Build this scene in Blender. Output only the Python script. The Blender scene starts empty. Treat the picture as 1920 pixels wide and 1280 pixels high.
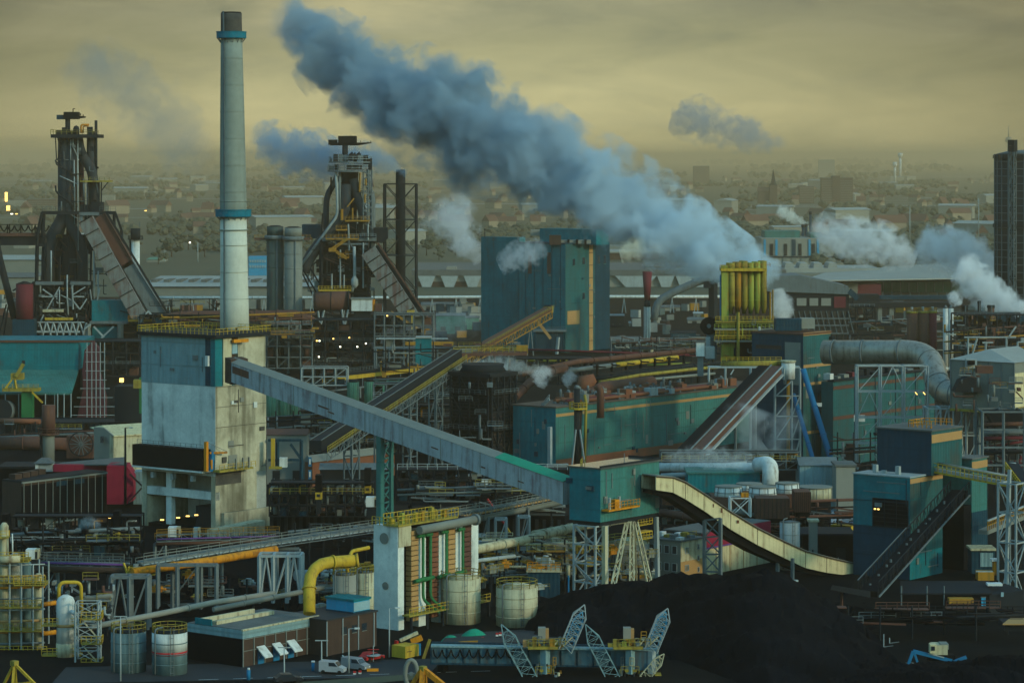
import bpy, math, random
from mathutils import Vector, Matrix, Euler
R = math.radians
random.seed(7)
sc = bpy.context.scene
# ---------------------------------------------------------------- camera
F, H = 5400.0, 80.0           # focal length in photo pixels (1920 wide), eye height in metres
cd = bpy.data.cameras.new('camera'); cam = bpy.data.objects.new('camera', cd)
sc.collection.objects.link(cam); sc.camera = cam
cam.location = (0, 0, H); cam.rotation_euler = (R(90), 0, 0)
cd.sensor_fit = 'HORIZONTAL'; cd.sensor_width = 36; cd.lens = F/1920*36
cd.shift_y = -(640-295)/1920; cd.clip_start = 1; cd.clip_end = 90000
# ---------------------------------------------------------------- world
SUN_EL, SUN_AZ = 19, (0.82, -0.57)      # elevation; horizontal direction towards the sun
wd = bpy.data.worlds.new('World'); sc.world = wd; wd.use_nodes = True
nt = wd.node_tree; nt.nodes.clear()
def N(nt, t, **k):
    n = nt.nodes.new(t)
    for a, v in k.items():
        if a == 'ins':
            for i, x in v.items(): n.inputs[i].default_value = x
        else: setattr(n, a, v)
    return n
def mth(nt, op, a, b=None, c=None, clamp=False):
    n = nt.nodes.new('ShaderNodeMath'); n.operation = op; n.use_clamp = clamp
    for i, v in enumerate((a, b, c)):
        if v is None: continue
        if isinstance(v, (int, float)): n.inputs[i].default_value = v
        else: nt.links.new(v, n.inputs[i])
    return n.outputs[0]
def mixc(nt, f, a, b):
    n = nt.nodes.new('ShaderNodeMix'); n.data_type = 'RGBA'
    for i, v in ((0, f), (6, a), (7, b)):
        if isinstance(v, (int, float)): n.inputs[i].default_value = v
        elif isinstance(v, tuple): n.inputs[i].default_value = (*v[:3], 1)
        else: nt.links.new(v, n.inputs[i])
    return n.outputs[2]
def ramp(nt, f, stops):
    n = nt.nodes.new('ShaderNodeValToRGB'); e = n.color_ramp.elements
    while len(e) < len(stops): e.new(0.5)
    for x, (p, c) in zip(e, stops):
        x.position = p; x.color = (*c, 1) if isinstance(c, tuple) else (c, c, c, 1)
    nt.links.new(f, n.inputs[0]); return n.outputs[0]
tc = N(nt, 'ShaderNodeTexCoord'); sep = N(nt, 'ShaderNodeSeparateXYZ'); nt.links.new(tc.outputs['Generated'], sep.inputs[0])
sx, sy, sz = sep.outputs
sky = N(nt, 'ShaderNodeTexSky', sky_type='NISHITA', sun_disc=False, sun_elevation=R(SUN_EL), sun_rotation=math.atan2(SUN_AZ[0], SUN_AZ[1]), air_density=1.6, dust_density=1.0, ozone_density=3.0)
cmb = N(nt, 'ShaderNodeCombineXYZ'); nt.links.new(mth(nt, 'MULTIPLY', sx, 7.0), cmb.inputs[0]); nt.links.new(mth(nt, 'MULTIPLY', sy, 7.0), cmb.inputs[1]); nt.links.new(mth(nt, 'MULTIPLY', sz, 38.0), cmb.inputs[2])
n1 = N(nt, 'ShaderNodeTexNoise', ins={'Scale': 1.0, 'Detail': 7.0, 'Roughness': 0.55, 'Distortion': 0.3}); nt.links.new(cmb.outputs[0], n1.inputs['Vector'])
# base band: in view, brightest low down in the middle, duller and browner higher and to the sides
zz = mth(nt, 'MULTIPLY_ADD', mth(nt, 'SUBTRACT', n1.outputs[0], 0.5), 0.042, sz)
low = ramp(nt, mth(nt, 'MULTIPLY', zz, 10.0, clamp=True), [(0.0, (.60, .55, .27)), (.10, (.68, .63, .325)), (.24, (.58, .555, .30)), (.38, (.44, .435, .245)), (.5, (.39, .39, .24)), (1.0, (.92, .80, .40))])  # top stop lies above the frame: glow added to brighten the haze
side = mth(nt, 'SUBTRACT', 1.04, mth(nt, 'MULTIPLY', mth(nt, 'POWER', mth(nt, 'ABSOLUTE', mth(nt, 'ADD', sx, 0.01)), 1.5), 6.5), clamp=True)
side = mth(nt, 'MAXIMUM', side, 0.45)
low = mixc(nt, side, (0, 0, 0), low)
cmb2 = N(nt, 'ShaderNodeCombineXYZ'); nt.links.new(mth(nt, 'MULTIPLY', sx, 16.0), cmb2.inputs[0]); nt.links.new(mth(nt, 'MULTIPLY', sy, 16.0), cmb2.inputs[1]); nt.links.new(mth(nt, 'MULTIPLY', sz, 62.0), cmb2.inputs[2])
n2 = N(nt, 'ShaderNodeTexNoise', ins={'Scale': 1.0, 'Detail': 8.0, 'Roughness': 0.62, 'Distortion': 0.6}); nt.links.new(cmb2.outputs[0], n2.inputs['Vector'])
cl = ramp(nt, mth(nt, 'ADD', mth(nt, 'MULTIPLY', n1.outputs[0], .6), mth(nt, 'MULTIPLY', n2.outputs[0], .4)), [(.36, (.74, .77, .86)), (.47, (.98, .98, .98)), (.62, (1.28, 1.24, 1.2))])
mm = N(nt, 'ShaderNodeMix', data_type='RGBA', blend_type='MULTIPLY'); mm.inputs[0].default_value = 1
nt.links.new(low, mm.inputs[6]); nt.links.new(cl, mm.inputs[7])
fwd = mth(nt, 'MULTIPLY_ADD', sy, 0.9, 0.15, clamp=True)     # the yellow overcast glow fills the sky ahead; behind, it is blue down to the ground
up = mth(nt, 'MULTIPLY', mth(nt, 'SUBTRACT', sz, mth(nt, 'MULTIPLY_ADD', fwd, 0.34, 0.04)), 4.0, clamp=True)
skb = N(nt, 'ShaderNodeMix', data_type='RGBA', blend_type='MULTIPLY'); skb.inputs[0].default_value = 1
nt.links.new(sky.outputs[0], skb.inputs[6]); skb.inputs[7].default_value = (.22, .37, .36, 1)
bgc = mixc(nt, up, mm.outputs[2], skb.outputs[2])
bg = N(nt, 'ShaderNodeBackground', ins={'Strength': 1.0}); nt.links.new(bgc, bg.inputs[0])
wo = N(nt, 'ShaderNodeOutputWorld'); nt.links.new(bg.outputs[0], wo.inputs[0])
# ---------------------------------------------------------------- sun
sd = bpy.data.lights.new('sun', 'SUN'); so = bpy.data.objects.new('sun', sd); sc.collection.objects.link(so)
sd.energy = 1.9; sd.angle = R(4); sd.color = (1.0, .86, .55)
ce = math.cos(R(SUN_EL)); so.rotation_euler = Vector((SUN_AZ[0]*ce, SUN_AZ[1]*ce, math.sin(R(SUN_EL)))).to_track_quat('Z', 'Y').to_euler()
sc.view_settings.view_transform = 'Standard'; sc.view_settings.look = 'None'; sc.view_settings.gamma = 1; sc.view_settings.exposure = -0.2
cy = sc.cycles
cy.max_bounces = 5; cy.diffuse_bounces = 2; cy.glossy_bounces = 2; cy.transmission_bounces = 2; cy.volume_bounces = 3; cy.transparent_max_bounces = 12
cy.volume_step_rate = 0.9; cy.volume_max_steps = 220; cy.use_denoising = True; cy.sample_clamp_indirect = 4
# ---------------------------------------------------------------- helpers
def P(px, py, Y): return Vector(((px-960)*Y/F, Y, H-(py-295)*Y/F))
def GY(py): return F*H/(py-295)
def G(px, py): return P(px, py, GY(py))
AX = Vector((.614, .789, 0)); BX = Vector((-.789, .614, 0)); UP = Vector((0, 0, 1))
class MB:
    def __init__(s): s.v, s.f, s.sm = [], [], []
    def face(s, pts, sm=False):
        b = len(s.v); s.v += [Vector(p) for p in pts]; s.f.append(tuple(range(b, b+len(pts)))); s.sm.append(sm)
    def hexa(s, p):      # 8 corners: bottom 4 ccw, top 4 ccw
        b = len(s.v); s.v += [Vector(q) for q in p]
        for q in ((3,2,1,0),(4,5,6,7),(0,1,5,4),(1,2,6,5),(2,3,7,6),(3,0,4,7)): s.f.append(tuple(b+i for i in q)); s.sm.append(False)
        return s
    def obox(s, o, a, b, c):   # corner + 3 edge vectors
        o = Vector(o); return s.hexa([o, o+a, o+a+b, o+b, o+c, o+a+c, o+a+b+c, o+b+c])
    def cbox(s, c, dx, dy, dz, A=AX, B=BX):   # centre of base
        c = Vector(c); return s.obox(c-A*dx/2-B*dy/2, A*dx, B*dy, UP*dz)
    def bar(s, p, q, w, h=None):
        p, q = Vector(p), Vector(q); d = q-p
        if d.length < 1e-4: return s
        h = h or w; z = UP if abs(d.normalized().z) < .95 else AX
        a = d.cross(z).normalized()*w; c = a.cross(d).normalized()*h
        return s.obox(p-a/2-c/2, a, d, c)
    def tube(s, pts, r, n=10, cap=True, r2=None, sm=True):
        pts = [Vector(p) for p in pts]; k = len(pts); rs = r if isinstance(r, (list, tuple)) else [r]*k
        if r2 is not None: rs = [r+(r2-r)*i/(k-1) for i in range(k)]
        b = len(s.v); t0 = (pts[1]-pts[0]).normalized(); ref = UP if abs(t0.z) < .9 else Vector((1, 0, 0))
        a = t0.cross(ref).normalized()
        for i, p in enumerate(pts):
            t = (pts[min(i+1, k-1)]-pts[max(i-1, 0)]).normalized()
            a = (a - t*a.dot(t)).normalized(); c = t.cross(a)
            for j in range(n):
                an = 2*math.pi*j/n; s.v.append(p+(a*math.cos(an)+c*math.sin(an))*rs[i])
        for i in range(k-1):
            for j in range(n):
                j2 = (j+1) % n; s.f.append((b+i*n+j, b+(i+1)*n+j, b+(i+1)*n+j2, b+i*n+j2)); s.sm.append(sm)
        if cap:
            s.f.append(tuple(b+j for j in range(n))); s.sm.append(False)
            s.f.append(tuple(b+(k-1)*n+j for j in reversed(range(n)))); s.sm.append(False)
        return s
    def cyl(s, c, r, h, n=20, r2=None): c = Vector(c); return s.tube([c, c+UP*h], r, n, r2=r if r2 is None else r2)
    def lathe(s, c, prof, n=20):     # prof: [(r, z)]
        c = Vector(c); return s.tube([c+UP*z for r, z in prof], [max(r, .01) for r, z in prof], n) if all(prof[i+1][1] > prof[i][1] for i in range(len(prof)-1)) else s
    def prism(s, poly, d):       # polygon (3-D points) extruded along d
        n = len(poly); b = len(s.v); poly = [Vector(p) for p in poly]; d = Vector(d); s.v += poly+[p+d for p in poly]
        s.f.append(tuple(range(b+n-1, b-1, -1))); s.f.append(tuple(range(b+n, b+2*n)))
        s.sm += [False]*2
        for i in range(n): j = (i+1) % n; s.f.append((b+i, b+j, b+n+j, b+n+i)); s.sm.append(False)
        return s
    def build(s, name, m, parent=None, loc=None, fix=True):
        if not s.v: return None
        me = bpy.data.meshes.new(name)
        if parent is not None: inv = WM(parent).inverted()
        elif loc is not None: inv = Matrix.Translation(Vector(loc)).inverted()
        else:
            lo = [min(v[i] for v in s.v) for i in range(3)]; hi = [max(v[i] for v in s.v) for i in range(3)]
            loc = Vector(((lo[0]+hi[0])/2, (lo[1]+hi[1])/2, lo[2])); inv = Matrix.Translation(loc).inverted()
        me.from_pydata([inv@v for v in s.v], [], s.f); me.polygons.foreach_set('use_smooth', s.sm)
        if fix:
            import bmesh
            bm = bmesh.new(); bm.from_mesh(me); bmesh.ops.recalc_face_normals(bm, faces=bm.faces); bm.to_mesh(me); bm.free()
        me.materials.append(MAT[m] if isinstance(m, str) else m)
        o = bpy.data.objects.new(name, me); sc.collection.objects.link(o)
        if parent is not None: o.parent = parent
        else: o.location = loc
        return o
def WM(o):
    m = Matrix.Translation(o.location) @ o.rotation_euler.to_matrix().to_4x4()
    return WM(o.parent)@m if o.parent else m
def tag(o, label=None, cat=None, group=None, kind=None):
    for k, v in (('label', label), ('category', cat), ('group', group), ('kind', kind)):
        if v: o[k] = v
    return o
def thing(name, label, cat, loc, group=None):
    o = bpy.data.objects.new(name, None); o.empty_display_size = 1; sc.collection.objects.link(o); o.location = loc
    return tag(o, label, cat, group)
def children(o): return list(o.children)
def copy_tree(o, parent=None):
    c = o.copy(); sc.collection.objects.link(c)
    if parent is not None: c.parent = parent
    for ch in list(o.children): copy_tree(ch, c)
    return c
# ---------------------------------------------------------------- materials
MAT = {}
def mat(name, c, c2=None, rough=.75, metal=0, amt=.5, scale=.35, streak=.0, rib=0, rust=None, rustamt=.45, panel=0, emit=None, spec=.12):
    m = bpy.data.materials.new(name); MAT[name] = m; m.use_nodes = True; t = m.node_tree; b = t.nodes['Principled BSDF']
    b.inputs['Roughness'].default_value = rough; b.inputs['Metallic'].default_value = metal; b.inputs['Specular IOR Level'].default_value = spec
    if emit: b.inputs['Emission Color'].default_value = (*emit[0], 1); b.inputs['Emission Strength'].default_value = emit[1]
    x = N(t, 'ShaderNodeTexCoord').outputs['Object']
    c2 = c2 or tuple(v*.62 for v in c)
    n = N(t, 'ShaderNodeTexNoise', ins={'Scale': scale, 'Detail': 6.0, 'Roughness': .62}); t.links.new(x, n.inputs['Vector'])
    col = mixc(t, mth(t, 'MULTIPLY', ramp(t, n.outputs[0], [(.38, 0.0), (.66, 1.0)]), amt), c, c2)
    n2 = N(t, 'ShaderNodeTexNoise', ins={'Scale': scale*9, 'Detail': 3.0, 'Roughness': .7}); t.links.new(x, n2.inputs['Vector'])
    col = mixc(t, mth(t, 'MULTIPLY', ramp(t, n2.outputs[0], [(.42, 0.0), (.7, 1.0)]), amt*.6), col, c2)
    if streak or rust:
        mp = N(t, 'ShaderNodeMapping', ins={'Scale': (1.0, 1.0, .09)}); t.links.new(x, mp.inputs[0])
        n3 = N(t, 'ShaderNodeTexNoise', ins={'Scale': scale*3, 'Detail': 5.0, 'Roughness': .6}); t.links.new(mp.outputs[0], n3.inputs['Vector'])
        if streak: col = mixc(t, mth(t, 'MULTIPLY', ramp(t, n3.outputs[0], [(.45, 0.0), (.7, 1.0)]), streak), col, tuple(v*.35 for v in c))
        if rust:
            s = mth(t, 'ADD', mth(t, 'MULTIPLY', n3.outputs[0], .6), mth(t, 'MULTIPLY', n.outputs[0], .4))
            col = mixc(t, mth(t, 'MULTIPLY', ramp(t, s, [(1-rustamt-.07, 0.0), (1-rustamt+.06, 1.0)]), .85), col, rust)
    if panel:
        mp = N(t, 'ShaderNodeSeparateXYZ'); t.links.new(x, mp.inputs[0])
        fz = mth(t, 'FRACT', mth(t, 'DIVIDE', mth(t, 'ADD', mp.outputs[2], 200.0), float(panel)))
        col = mixc(t, mth(t, 'LESS_THAN', fz, .35/panel), col, tuple(v*.7 for v in c))
    t.links.new(col, b.inputs['Base Color'])
    if rib:
        sp = N(t, 'ShaderNodeSeparateXYZ'); t.links.new(x, sp.inputs[0])
        w = mth(t, 'SINE', mth(t, 'MULTIPLY', mth(t, 'ADD', sp.outputs[0], mth(t, 'MULTIPLY', sp.outputs[1], .35)), 6.283/rib))
        bp = N(t, 'ShaderNodeBump', ins={'Strength': .3, 'Distance': .08}); t.links.new(w, bp.inputs['Height']); t.links.new(bp.outputs[0], b.inputs['Normal'])
    return m
# ---------------------------------------------------------------- air and smoke
def volmat(name, col, dens, aniso=0.2):
    m = bpy.data.materials.new(name); m.use_nodes = True; t = m.node_tree; t.nodes.clear()
    pv = N(t, 'ShaderNodeVolumePrincipled'); pv.inputs['Color'].default_value = (*col, 1); pv.inputs['Density'].default_value = dens; pv.inputs['Anisotropy'].default_value = aniso
    o = N(t, 'ShaderNodeOutputMaterial'); t.links.new(pv.outputs[0], o.inputs['Volume']); m.node_tree.nodes.active = o
    return m, t, pv
def fcurve(t, x, pts):
    n = N(t, 'ShaderNodeFloatCurve'); c = n.mapping.curves[0]
    lo, hi = min(p[1] for p in pts), max(p[1] for p in pts); rg = max(hi-lo, 1e-3)
    while len(c.points) < len(pts): c.points.new(.5, .5)
    for q, (a, b) in zip(c.points, pts): q.location = (a, (b-lo)/rg); q.handle_type = 'AUTO'
    n.mapping.update(); t.links.new(x, n.inputs['Value'])
    return mth(t, 'MULTIPLY_ADD', n.outputs[0], rg, lo)
def plume(name, label, pts, Y, Y2, col, dens, amp=1.3, soft=2.2, scale=1.0, seed=0, fade=0.0, aniso=.2, col2=None):
    """pts: (px, py, radius px) along the plume; a tapering hull of real size holding uneven smoke."""
    k = len(pts); ys = [Y+(Y2-Y)*i/(k-1) for i in range(k)]
    C = [P(px, py, y) for (px, py, r), y in zip(pts, ys)]; RR = [r*y/F for (px, py, r), y in zip(pts, ys)]
    d = C[-1]-C[0]; L = d.length; X = d.normalized(); Yv = UP.cross(X).normalized(); Z = X.cross(Yv)
    M = Matrix((X, Yv, Z)).transposed()
    loc = [M.transposed()@(c-C[0]) for c in C]
    tt = [l.x/L for l in loc]; R0 = sum(RR)/k
    # hull: denser rings
    mb = MB(); m = 24; rings, rad = [], []
    for i in range(m+1):
        u = -0.04+1.08*i/m
        j = max(0, min(k-2, sum(1 for q in tt[1:-1] if q <= u))); w = min(1, max(0, (u-tt[j])/max(tt[j+1]-tt[j], 1e-4)))
        z = loc[j].z*(1-w)+loc[j+1].z*w; r = (RR[j]*(1-w)+RR[j+1]*w)*1.28
        if u < 0 or u > 1: r *= .7
        rings.append(Vector((u*L, 0, z))); rad.append(r)
    mb.tube(rings, rad, 14)
    me_o = mb.build(name, 'plain', None, loc=(0, 0, 0))
    me_o.data.materials.clear(); mt, t, pv = volmat(name+'_smoke', col, dens, aniso)
    me_o.data.materials.append(mt)
    me_o.location = C[0]; me_o.rotation_euler = M.to_euler()
    x = N(t, 'ShaderNodeTexCoord').outputs['Object']; sp = N(t, 'ShaderNodeSeparateXYZ'); t.links.new(x, sp.inputs[0])
    u = mth(t, 'DIVIDE', sp.outputs[0], L, clamp=True)
    cz = fcurve(t, u, [(a, l.z) for a, l in zip(tt, loc)]); rr = fcurve(t, u, list(zip(tt, RR)))
    dz = mth(t, 'SUBTRACT', sp.outputs[2], cz)
    if col2: t.links.new(ramp(t, u, [(0.0, col), (.12, col), (.5, col2)]), pv.inputs['Color'])  # albedo carries light too: pale sunlit source end with fresh steam, bluer beyond
    dist = mth(t, 'SQRT', mth(t, 'ADD', mth(t, 'POWER', sp.outputs[1], 2.0), mth(t, 'POWER', dz, 2.0)))
    n = N(t, 'ShaderNodeTexNoise', ins={'Scale': scale*1.1/R0, 'Detail': 7.0, 'Roughness': .6, 'Distortion': .25})
    mp = N(t, 'ShaderNodeMapping', ins={'Location': (seed*13.7, seed*7.1, 0.0)}); t.links.new(x, mp.inputs[0]); t.links.new(mp.outputs[0], n.inputs['Vector'])
    f = mth(t, 'ADD', mth(t, 'SUBTRACT', 1.0-.06, mth(t, 'DIVIDE', dist, rr)), mth(t, 'MULTIPLY', mth(t, 'SUBTRACT', n.outputs[0], .5), amp*2))
    f = mth(t, 'MULTIPLY', f, soft, clamp=True)
    if fade: f = mth(t, 'MULTIPLY', f, mth(t, 'SUBTRACT', 1.0, mth(t, 'MULTIPLY', u, fade)))
    e = mth(t, 'MULTIPLY', mth(t, 'SUBTRACT', 1.0, sp.outputs[0] if False else u), 12.0, clamp=True)
    f = mth(t, 'MULTIPLY', f, e)
    t.links.new(mth(t, 'MULTIPLY', f, dens), pv.inputs['Density'])
    return tag(me_o, label, 'smoke', None, 'stuff')
def haze(dens, col):
    mb = MB(); mb.obox((-9500, -60, -1.5), Vector((19000, 0, 0)), Vector((0, 46000, 0)), Vector((0, 0, 133)))
    mt, t, pv = volmat('haze_air', col, dens, 0.72)
    o = mb.build('haze', 'plain', None); o.data.materials.clear(); o.data.materials.append(mt); o['kind'] = 'stuff'; o['label'] = 'pale yellowish haze over the whole plant'
    return o
mat('plain', (.3, .3, .3))
# ---------------------------------------------------------------- palette
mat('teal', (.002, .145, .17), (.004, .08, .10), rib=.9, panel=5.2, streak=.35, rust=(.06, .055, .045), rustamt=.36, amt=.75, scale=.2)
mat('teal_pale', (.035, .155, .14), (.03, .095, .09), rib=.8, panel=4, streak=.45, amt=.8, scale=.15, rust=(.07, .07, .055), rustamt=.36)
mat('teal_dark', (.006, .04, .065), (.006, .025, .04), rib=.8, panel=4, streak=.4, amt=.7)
mat('slate_cladding', (.17, .27, .29), (.11, .19, .21), rib=.7, panel=5, streak=.45)
mat('concrete', (.44, .42, .31), (.24, .22, .15), scale=.10, streak=.85, rust=(.09, .08, .05), rustamt=.43, amt=.85)
mat('concrete_grey', (.58, .62, .58), (.34, .38, .37), scale=.16, streak=.35, rust=(.12, .14, .14), rustamt=.38, amt=.8)
mat('furnace_steel', (.020, .032, .042), (.04, .032, .03), streak=.5, rust=(.055, .026, .02), rustamt=.38, spec=.15)
mat('chimney_concrete', (.20, .235, .21), (.14, .16, .14), scale=.10, streak=.4, amt=.6)
mat('soot', (.03, .03, .032), (.10, .09, .07), scale=.3)
mat('cream', (.42, .39, .26), (.29, .27, .18), streak=.6, rust=(.14, .08, .04), rustamt=.40, scale=.5)
mat('cream_panel', (.52, .46, .27), (.38, .33, .2), panel=0, streak=.5, rust=(.20, .10, .05), rustamt=.37, scale=.5)
mat('white_paint', (.52, .55, .53), (.36, .39, .38), streak=.55, rust=(.2, .15, .1), rustamt=.36)
mat('pale_steel', (.28, .32, .32), (.17, .20, .21), streak=.3, rust=(.13, .07, .04), rustamt=.3)
mat('steel', (.12, .145, .15), (.07, .085, .09), streak=.4, rust=(.09, .05, .03), rustamt=.34)
mat('dark_steel', (.009, .014, .020), (.020, .018, .017), rust=(.028, .014, .010), rustamt=.35, spec=.08)
mat('black_steel', (.0025, .003, .005), (.006, .006, .007), spec=.05)
mat('rust', (.10, .045, .032), (.05, .03, .03), streak=.4, rust=(.16, .065, .03), rustamt=.4)
mat('dull_red', (.12, .02, .028), (.075, .018, .022), streak=.3, rust=(.1, .05, .04), rustamt=.34)
mat('ring_teal', (.004, .13, .19), streak=.3)
mat('crimson', (.22, .012, .035), (.16, .012, .03), streak=.2)
mat('gallery_grey', (.30, .34, .355), (.19, .22, .24), streak=.5, rust=(.15, .11, .12), rustamt=.40, scale=.35)
mat('tank_grey', (.10, .16, .17), (.06, .10, .11), streak=.6)
mat('maroon', (.075, .022, .032), (.045, .02, .026), streak=.4)
mat('girder_blue', (.035, .10, .14), (.05, .08, .09), streak=.6, rust=(.06, .05, .045), rustamt=.42)
mat('brick', (.17, .065, .035), (.11, .045, .03), scale=.6)
mat('brown_panel', (.055, .033, .025), (.035, .024, .02), scale=.5, streak=.3)
mat('yellow', (.44, .29, .025), (.30, .20, .03), rough=.6, streak=.4, rust=(.16, .09, .03), rustamt=.40, scale=.6)
mat('yellow_dirty', (.27, .215, .035), (.15, .115, .035), streak=.5, rust=(.14, .07, .02), rustamt=.42)
mat('lime', (.26, .29, .05), (.19, .21, .05), streak=.4, rust=(.30, .15, .02), rustamt=.42)
mat('ochre', (.34, .17, .02), (.22, .11, .02), streak=.5, rust=(.14, .14, .04), rustamt=.4)
mat('orange', (.52, .20, .01), (.34, .13, .015), rough=.6, streak=.5, rust=(.15, .06, .02), rustamt=.40, scale=.6)
mat('green_pipe', (.02, .13, .045), (.015, .08, .03))
mat('silo_green', (.07, .20, .14), (.05, .14, .10), rib=0, streak=.5)
mat('blue', (.01, .13, .26), (.01, .09, .18))
mat('bright_blue', (.02, .24, .42), (.02, .17, .3), rib=.6)
mat('silver', (.34, .31, .26), (.22, .18, .14), rough=.5, metal=.7, streak=.5, rust=(.14, .09, .05), rustamt=.38)
mat('roof_grey', (.105, .115, .11), (.06, .065, .065), scale=.2, amt=.9)
mat('teal_sunside', (.014, .095, .10), (.02, .06, .065), rib=.9, panel=5, streak=.45, amt=.8, scale=.12, rust=(.04, .05, .045), rustamt=.40)  # weathered teal, darkened in colour to offset sun on right-hand faces
mat('skip_panel', (.16, .17, .165), (.10, .105, .10), streak=.5, rust=(.10, .05, .045), rustamt=.44, scale=.3)
mat('chimney_lower', (.44, .46, .40), (.36, .38, .34), scale=.9, streak=.12, amt=.5)
mat('roof_brown', (.06, .045, .04), (.10, .075, .06), scale=.25, amt=.9)
mat('roof_pale', (.26, .27, .25), (.17, .18, .17), scale=.05, streak=.0)
mat('roof_wet', (.05, .06, .06), (.12, .12, .11), rough=.12, scale=.25, spec=.6)
mat('tan', (.34, .20, .08), (.27, .15, .06))
mat('wall_grey', (.16, .17, .15), (.11, .12, .11))
mat('glass_dark', (.012, .02, .03), (.03, .04, .045), rough=.15, spec=.6)
mat('glass_pale', (.22, .34, .38), (.12, .2, .24), rough=.2)
mat('coal', (.0010, .0014, .0028), (.007, .0085, .012), rough=.95, scale=.09, spec=.02)
mat('asphalt', (.028, .03, .034), (.018, .02, .022), scale=.1)
mat('gravelly', (.002, .0024, .0035), (.009, .009, .0085), scale=.06, rough=.95, amt=.8, spec=.04)
mat('earth', (.06, .065, .04), (.04, .045, .03), scale=.006, amt=.9)
mat('foliage', (.068, .070, .046), (.044, .048, .034), scale=.2, rough=.9)
mat('bark', (.05, .035, .02))
mat('silo_dark', (.045, .07, .065), (.03, .045, .045), streak=.5, rust=(.06, .04, .04), rustamt=.40)
mat('car_white', (.30, .32, .34), rough=.3); mat('car_grey', (.18, .2, .22), rough=.3); mat('car_blue', (.03, .12, .28), rough=.3); mat('car_dark', (.02, .022, .028), rough=.3); mat('car_red', (.35, .02, .02), rough=.3)
mat('rubber', (.012, .012, .012)); mat('purple', (.12, .05, .2)); mat('tarp_green', (.01, .22, .13), rough=.6)
mat('house_wall', (.24, .20, .14), (.15, .12, .09), scale=.05); mat('house_roof', (.12, .06, .04), (.07, .05, .04), scale=.05)
mat('pale_wall', (.21, .21, .18), (.15, .15, .13), scale=.05); mat('water_pale', (.5, .48, .34), rough=.1)
mat('far_brick', (.07, .05, .04), scale=.05)
def lampmat(n, c, e): mat(n, c, emit=(c, e))
lampmat('lamp_amber', (1, .6, .15), 3.5); lampmat('lamp_white', (1, .95, .7), 5); lampmat('lamp_green', (.1, 1, .2), 4)
# ---------------------------------------------------------------- thing builder
SEEN = {}
SPLIT = set('column leg frame_leg cabin_leg saddle_leg support trestle wall_post grid_post platform_bracket floor_beam floor cross_beam post trestle_leg beam orange_deck yellow_hopper work_platform window door mullion trolley cooling_fin pipe_joint band strut stay duct_band upper_storey lower_beam hoist_house teal_cabin cast_beam plinth pale_post support_leg roof_plant riser fence_post machine_box bell_house'.split())
class T:
    def __init__(s, name, label, cat, group=None, kind=None, loc=None):
        s.n, s.l, s.c, s.g, s.k, s.loc, s.d = name, label, cat, group, kind, loc, {}
        if label in SEEN and not (group and SEEN[label] == group): print('DUP LABEL', label)
        SEEN[label] = group
    def __call__(s, key, m):
        if key not in s.d: s.d[key] = (MB(), m)
        return s.d[key][0]
    def end(s):
        s.d = {k: v for k, v in s.d.items() if v[0].v}
        if not s.d: print('EMPTY', s.n); return None
        if len(s.d) == 1:
            (mb, m), = s.d.values(); o = mb.build(s.n, m, None, s.loc)
            return tag(o, s.l, s.c, s.g, s.k)
        if s.loc is None:
            vs = [v for mb, m in s.d.values() for v in mb.v]
            s.loc = Vector(((min(v.x for v in vs)+max(v.x for v in vs))/2, (min(v.y for v in vs)+max(v.y for v in vs))/2, min(v.z for v in vs)))
        for k in [k for k in s.d if k.split('#')[0] in SPLIT]:
            mb, m = s.d[k]; par = list(range(len(mb.v)))
            def fd(i):
                while par[i] != i: par[i] = par[par[i]]; i = par[i]
                return i
            for f in mb.f:
                for q in f[1:]: par[fd(q)] = fd(f[0])
            gr = {}
            for f, sm in zip(mb.f, mb.sm): gr.setdefault(fd(f[0]), []).append((f, sm))
            if 1 < len(gr) <= 100:
                del s.d[k]
                for i, fs in enumerate(gr.values()):
                    ids = sorted({q for f, _ in fs for q in f}); mp = {q: j for j, q in enumerate(ids)}; nb = MB(); nb.v = [mb.v[q] for q in ids]; nb.f = [tuple(mp[q] for q in f) for f, _ in fs]; nb.sm = [x for _, x in fs]
                    s.d['%s#%s_%d' % (k.split('#')[0], k, i)] = (nb, m)
        r = thing(s.n, s.l, s.c, s.loc, s.g); made = {}
        if s.k: r['kind'] = s.k
        for k, (mb, m) in s.d.items():
            par = r
            if '/' in k: par = made.get(k.split('/')[0], r)
            made[k] = mb.build(k.split('/')[-1].split('#')[0], m, par)
        return r
def corner(pxl, pxc, pxr, pyt, Y, z0=0.0):
    """grid-aligned block whose near corner stands at pixel column pxc and depth Y"""
    X = (pxc-960)*Y/F; kl, kr = (pxl-960)/F, (pxr-960)/F
    lb = (kl*Y-X)/(BX.x-kl*BX.y); la = (kr*Y-X)/(AX.x-kr*AX.y)
    return Vector((X, Y, z0)), la, lb, P(pxc, pyt, Y).z
def blk(mb, pxl, pxc, pxr, pyt, Y, z0=0.0):
    C, la, lb, z1 = corner(pxl, pxc, pxr, pyt, Y, z0); mb.obox(C, AX*la, BX*lb, UP*(z1-z0)); return C, la, lb, z1
def fr(mb, px0, px1, py0, py1, Y, d=3.0):
    """block facing the camera: pixel rectangle at depth Y, d metres deep"""
    a, b = P(px0, py1, Y), P(px1, py0, Y); mb.obox(a, Vector((b.x-a.x, 0, 0)), Vector((0, d, 0)), UP*(b.z-a.z)); return mb
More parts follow.
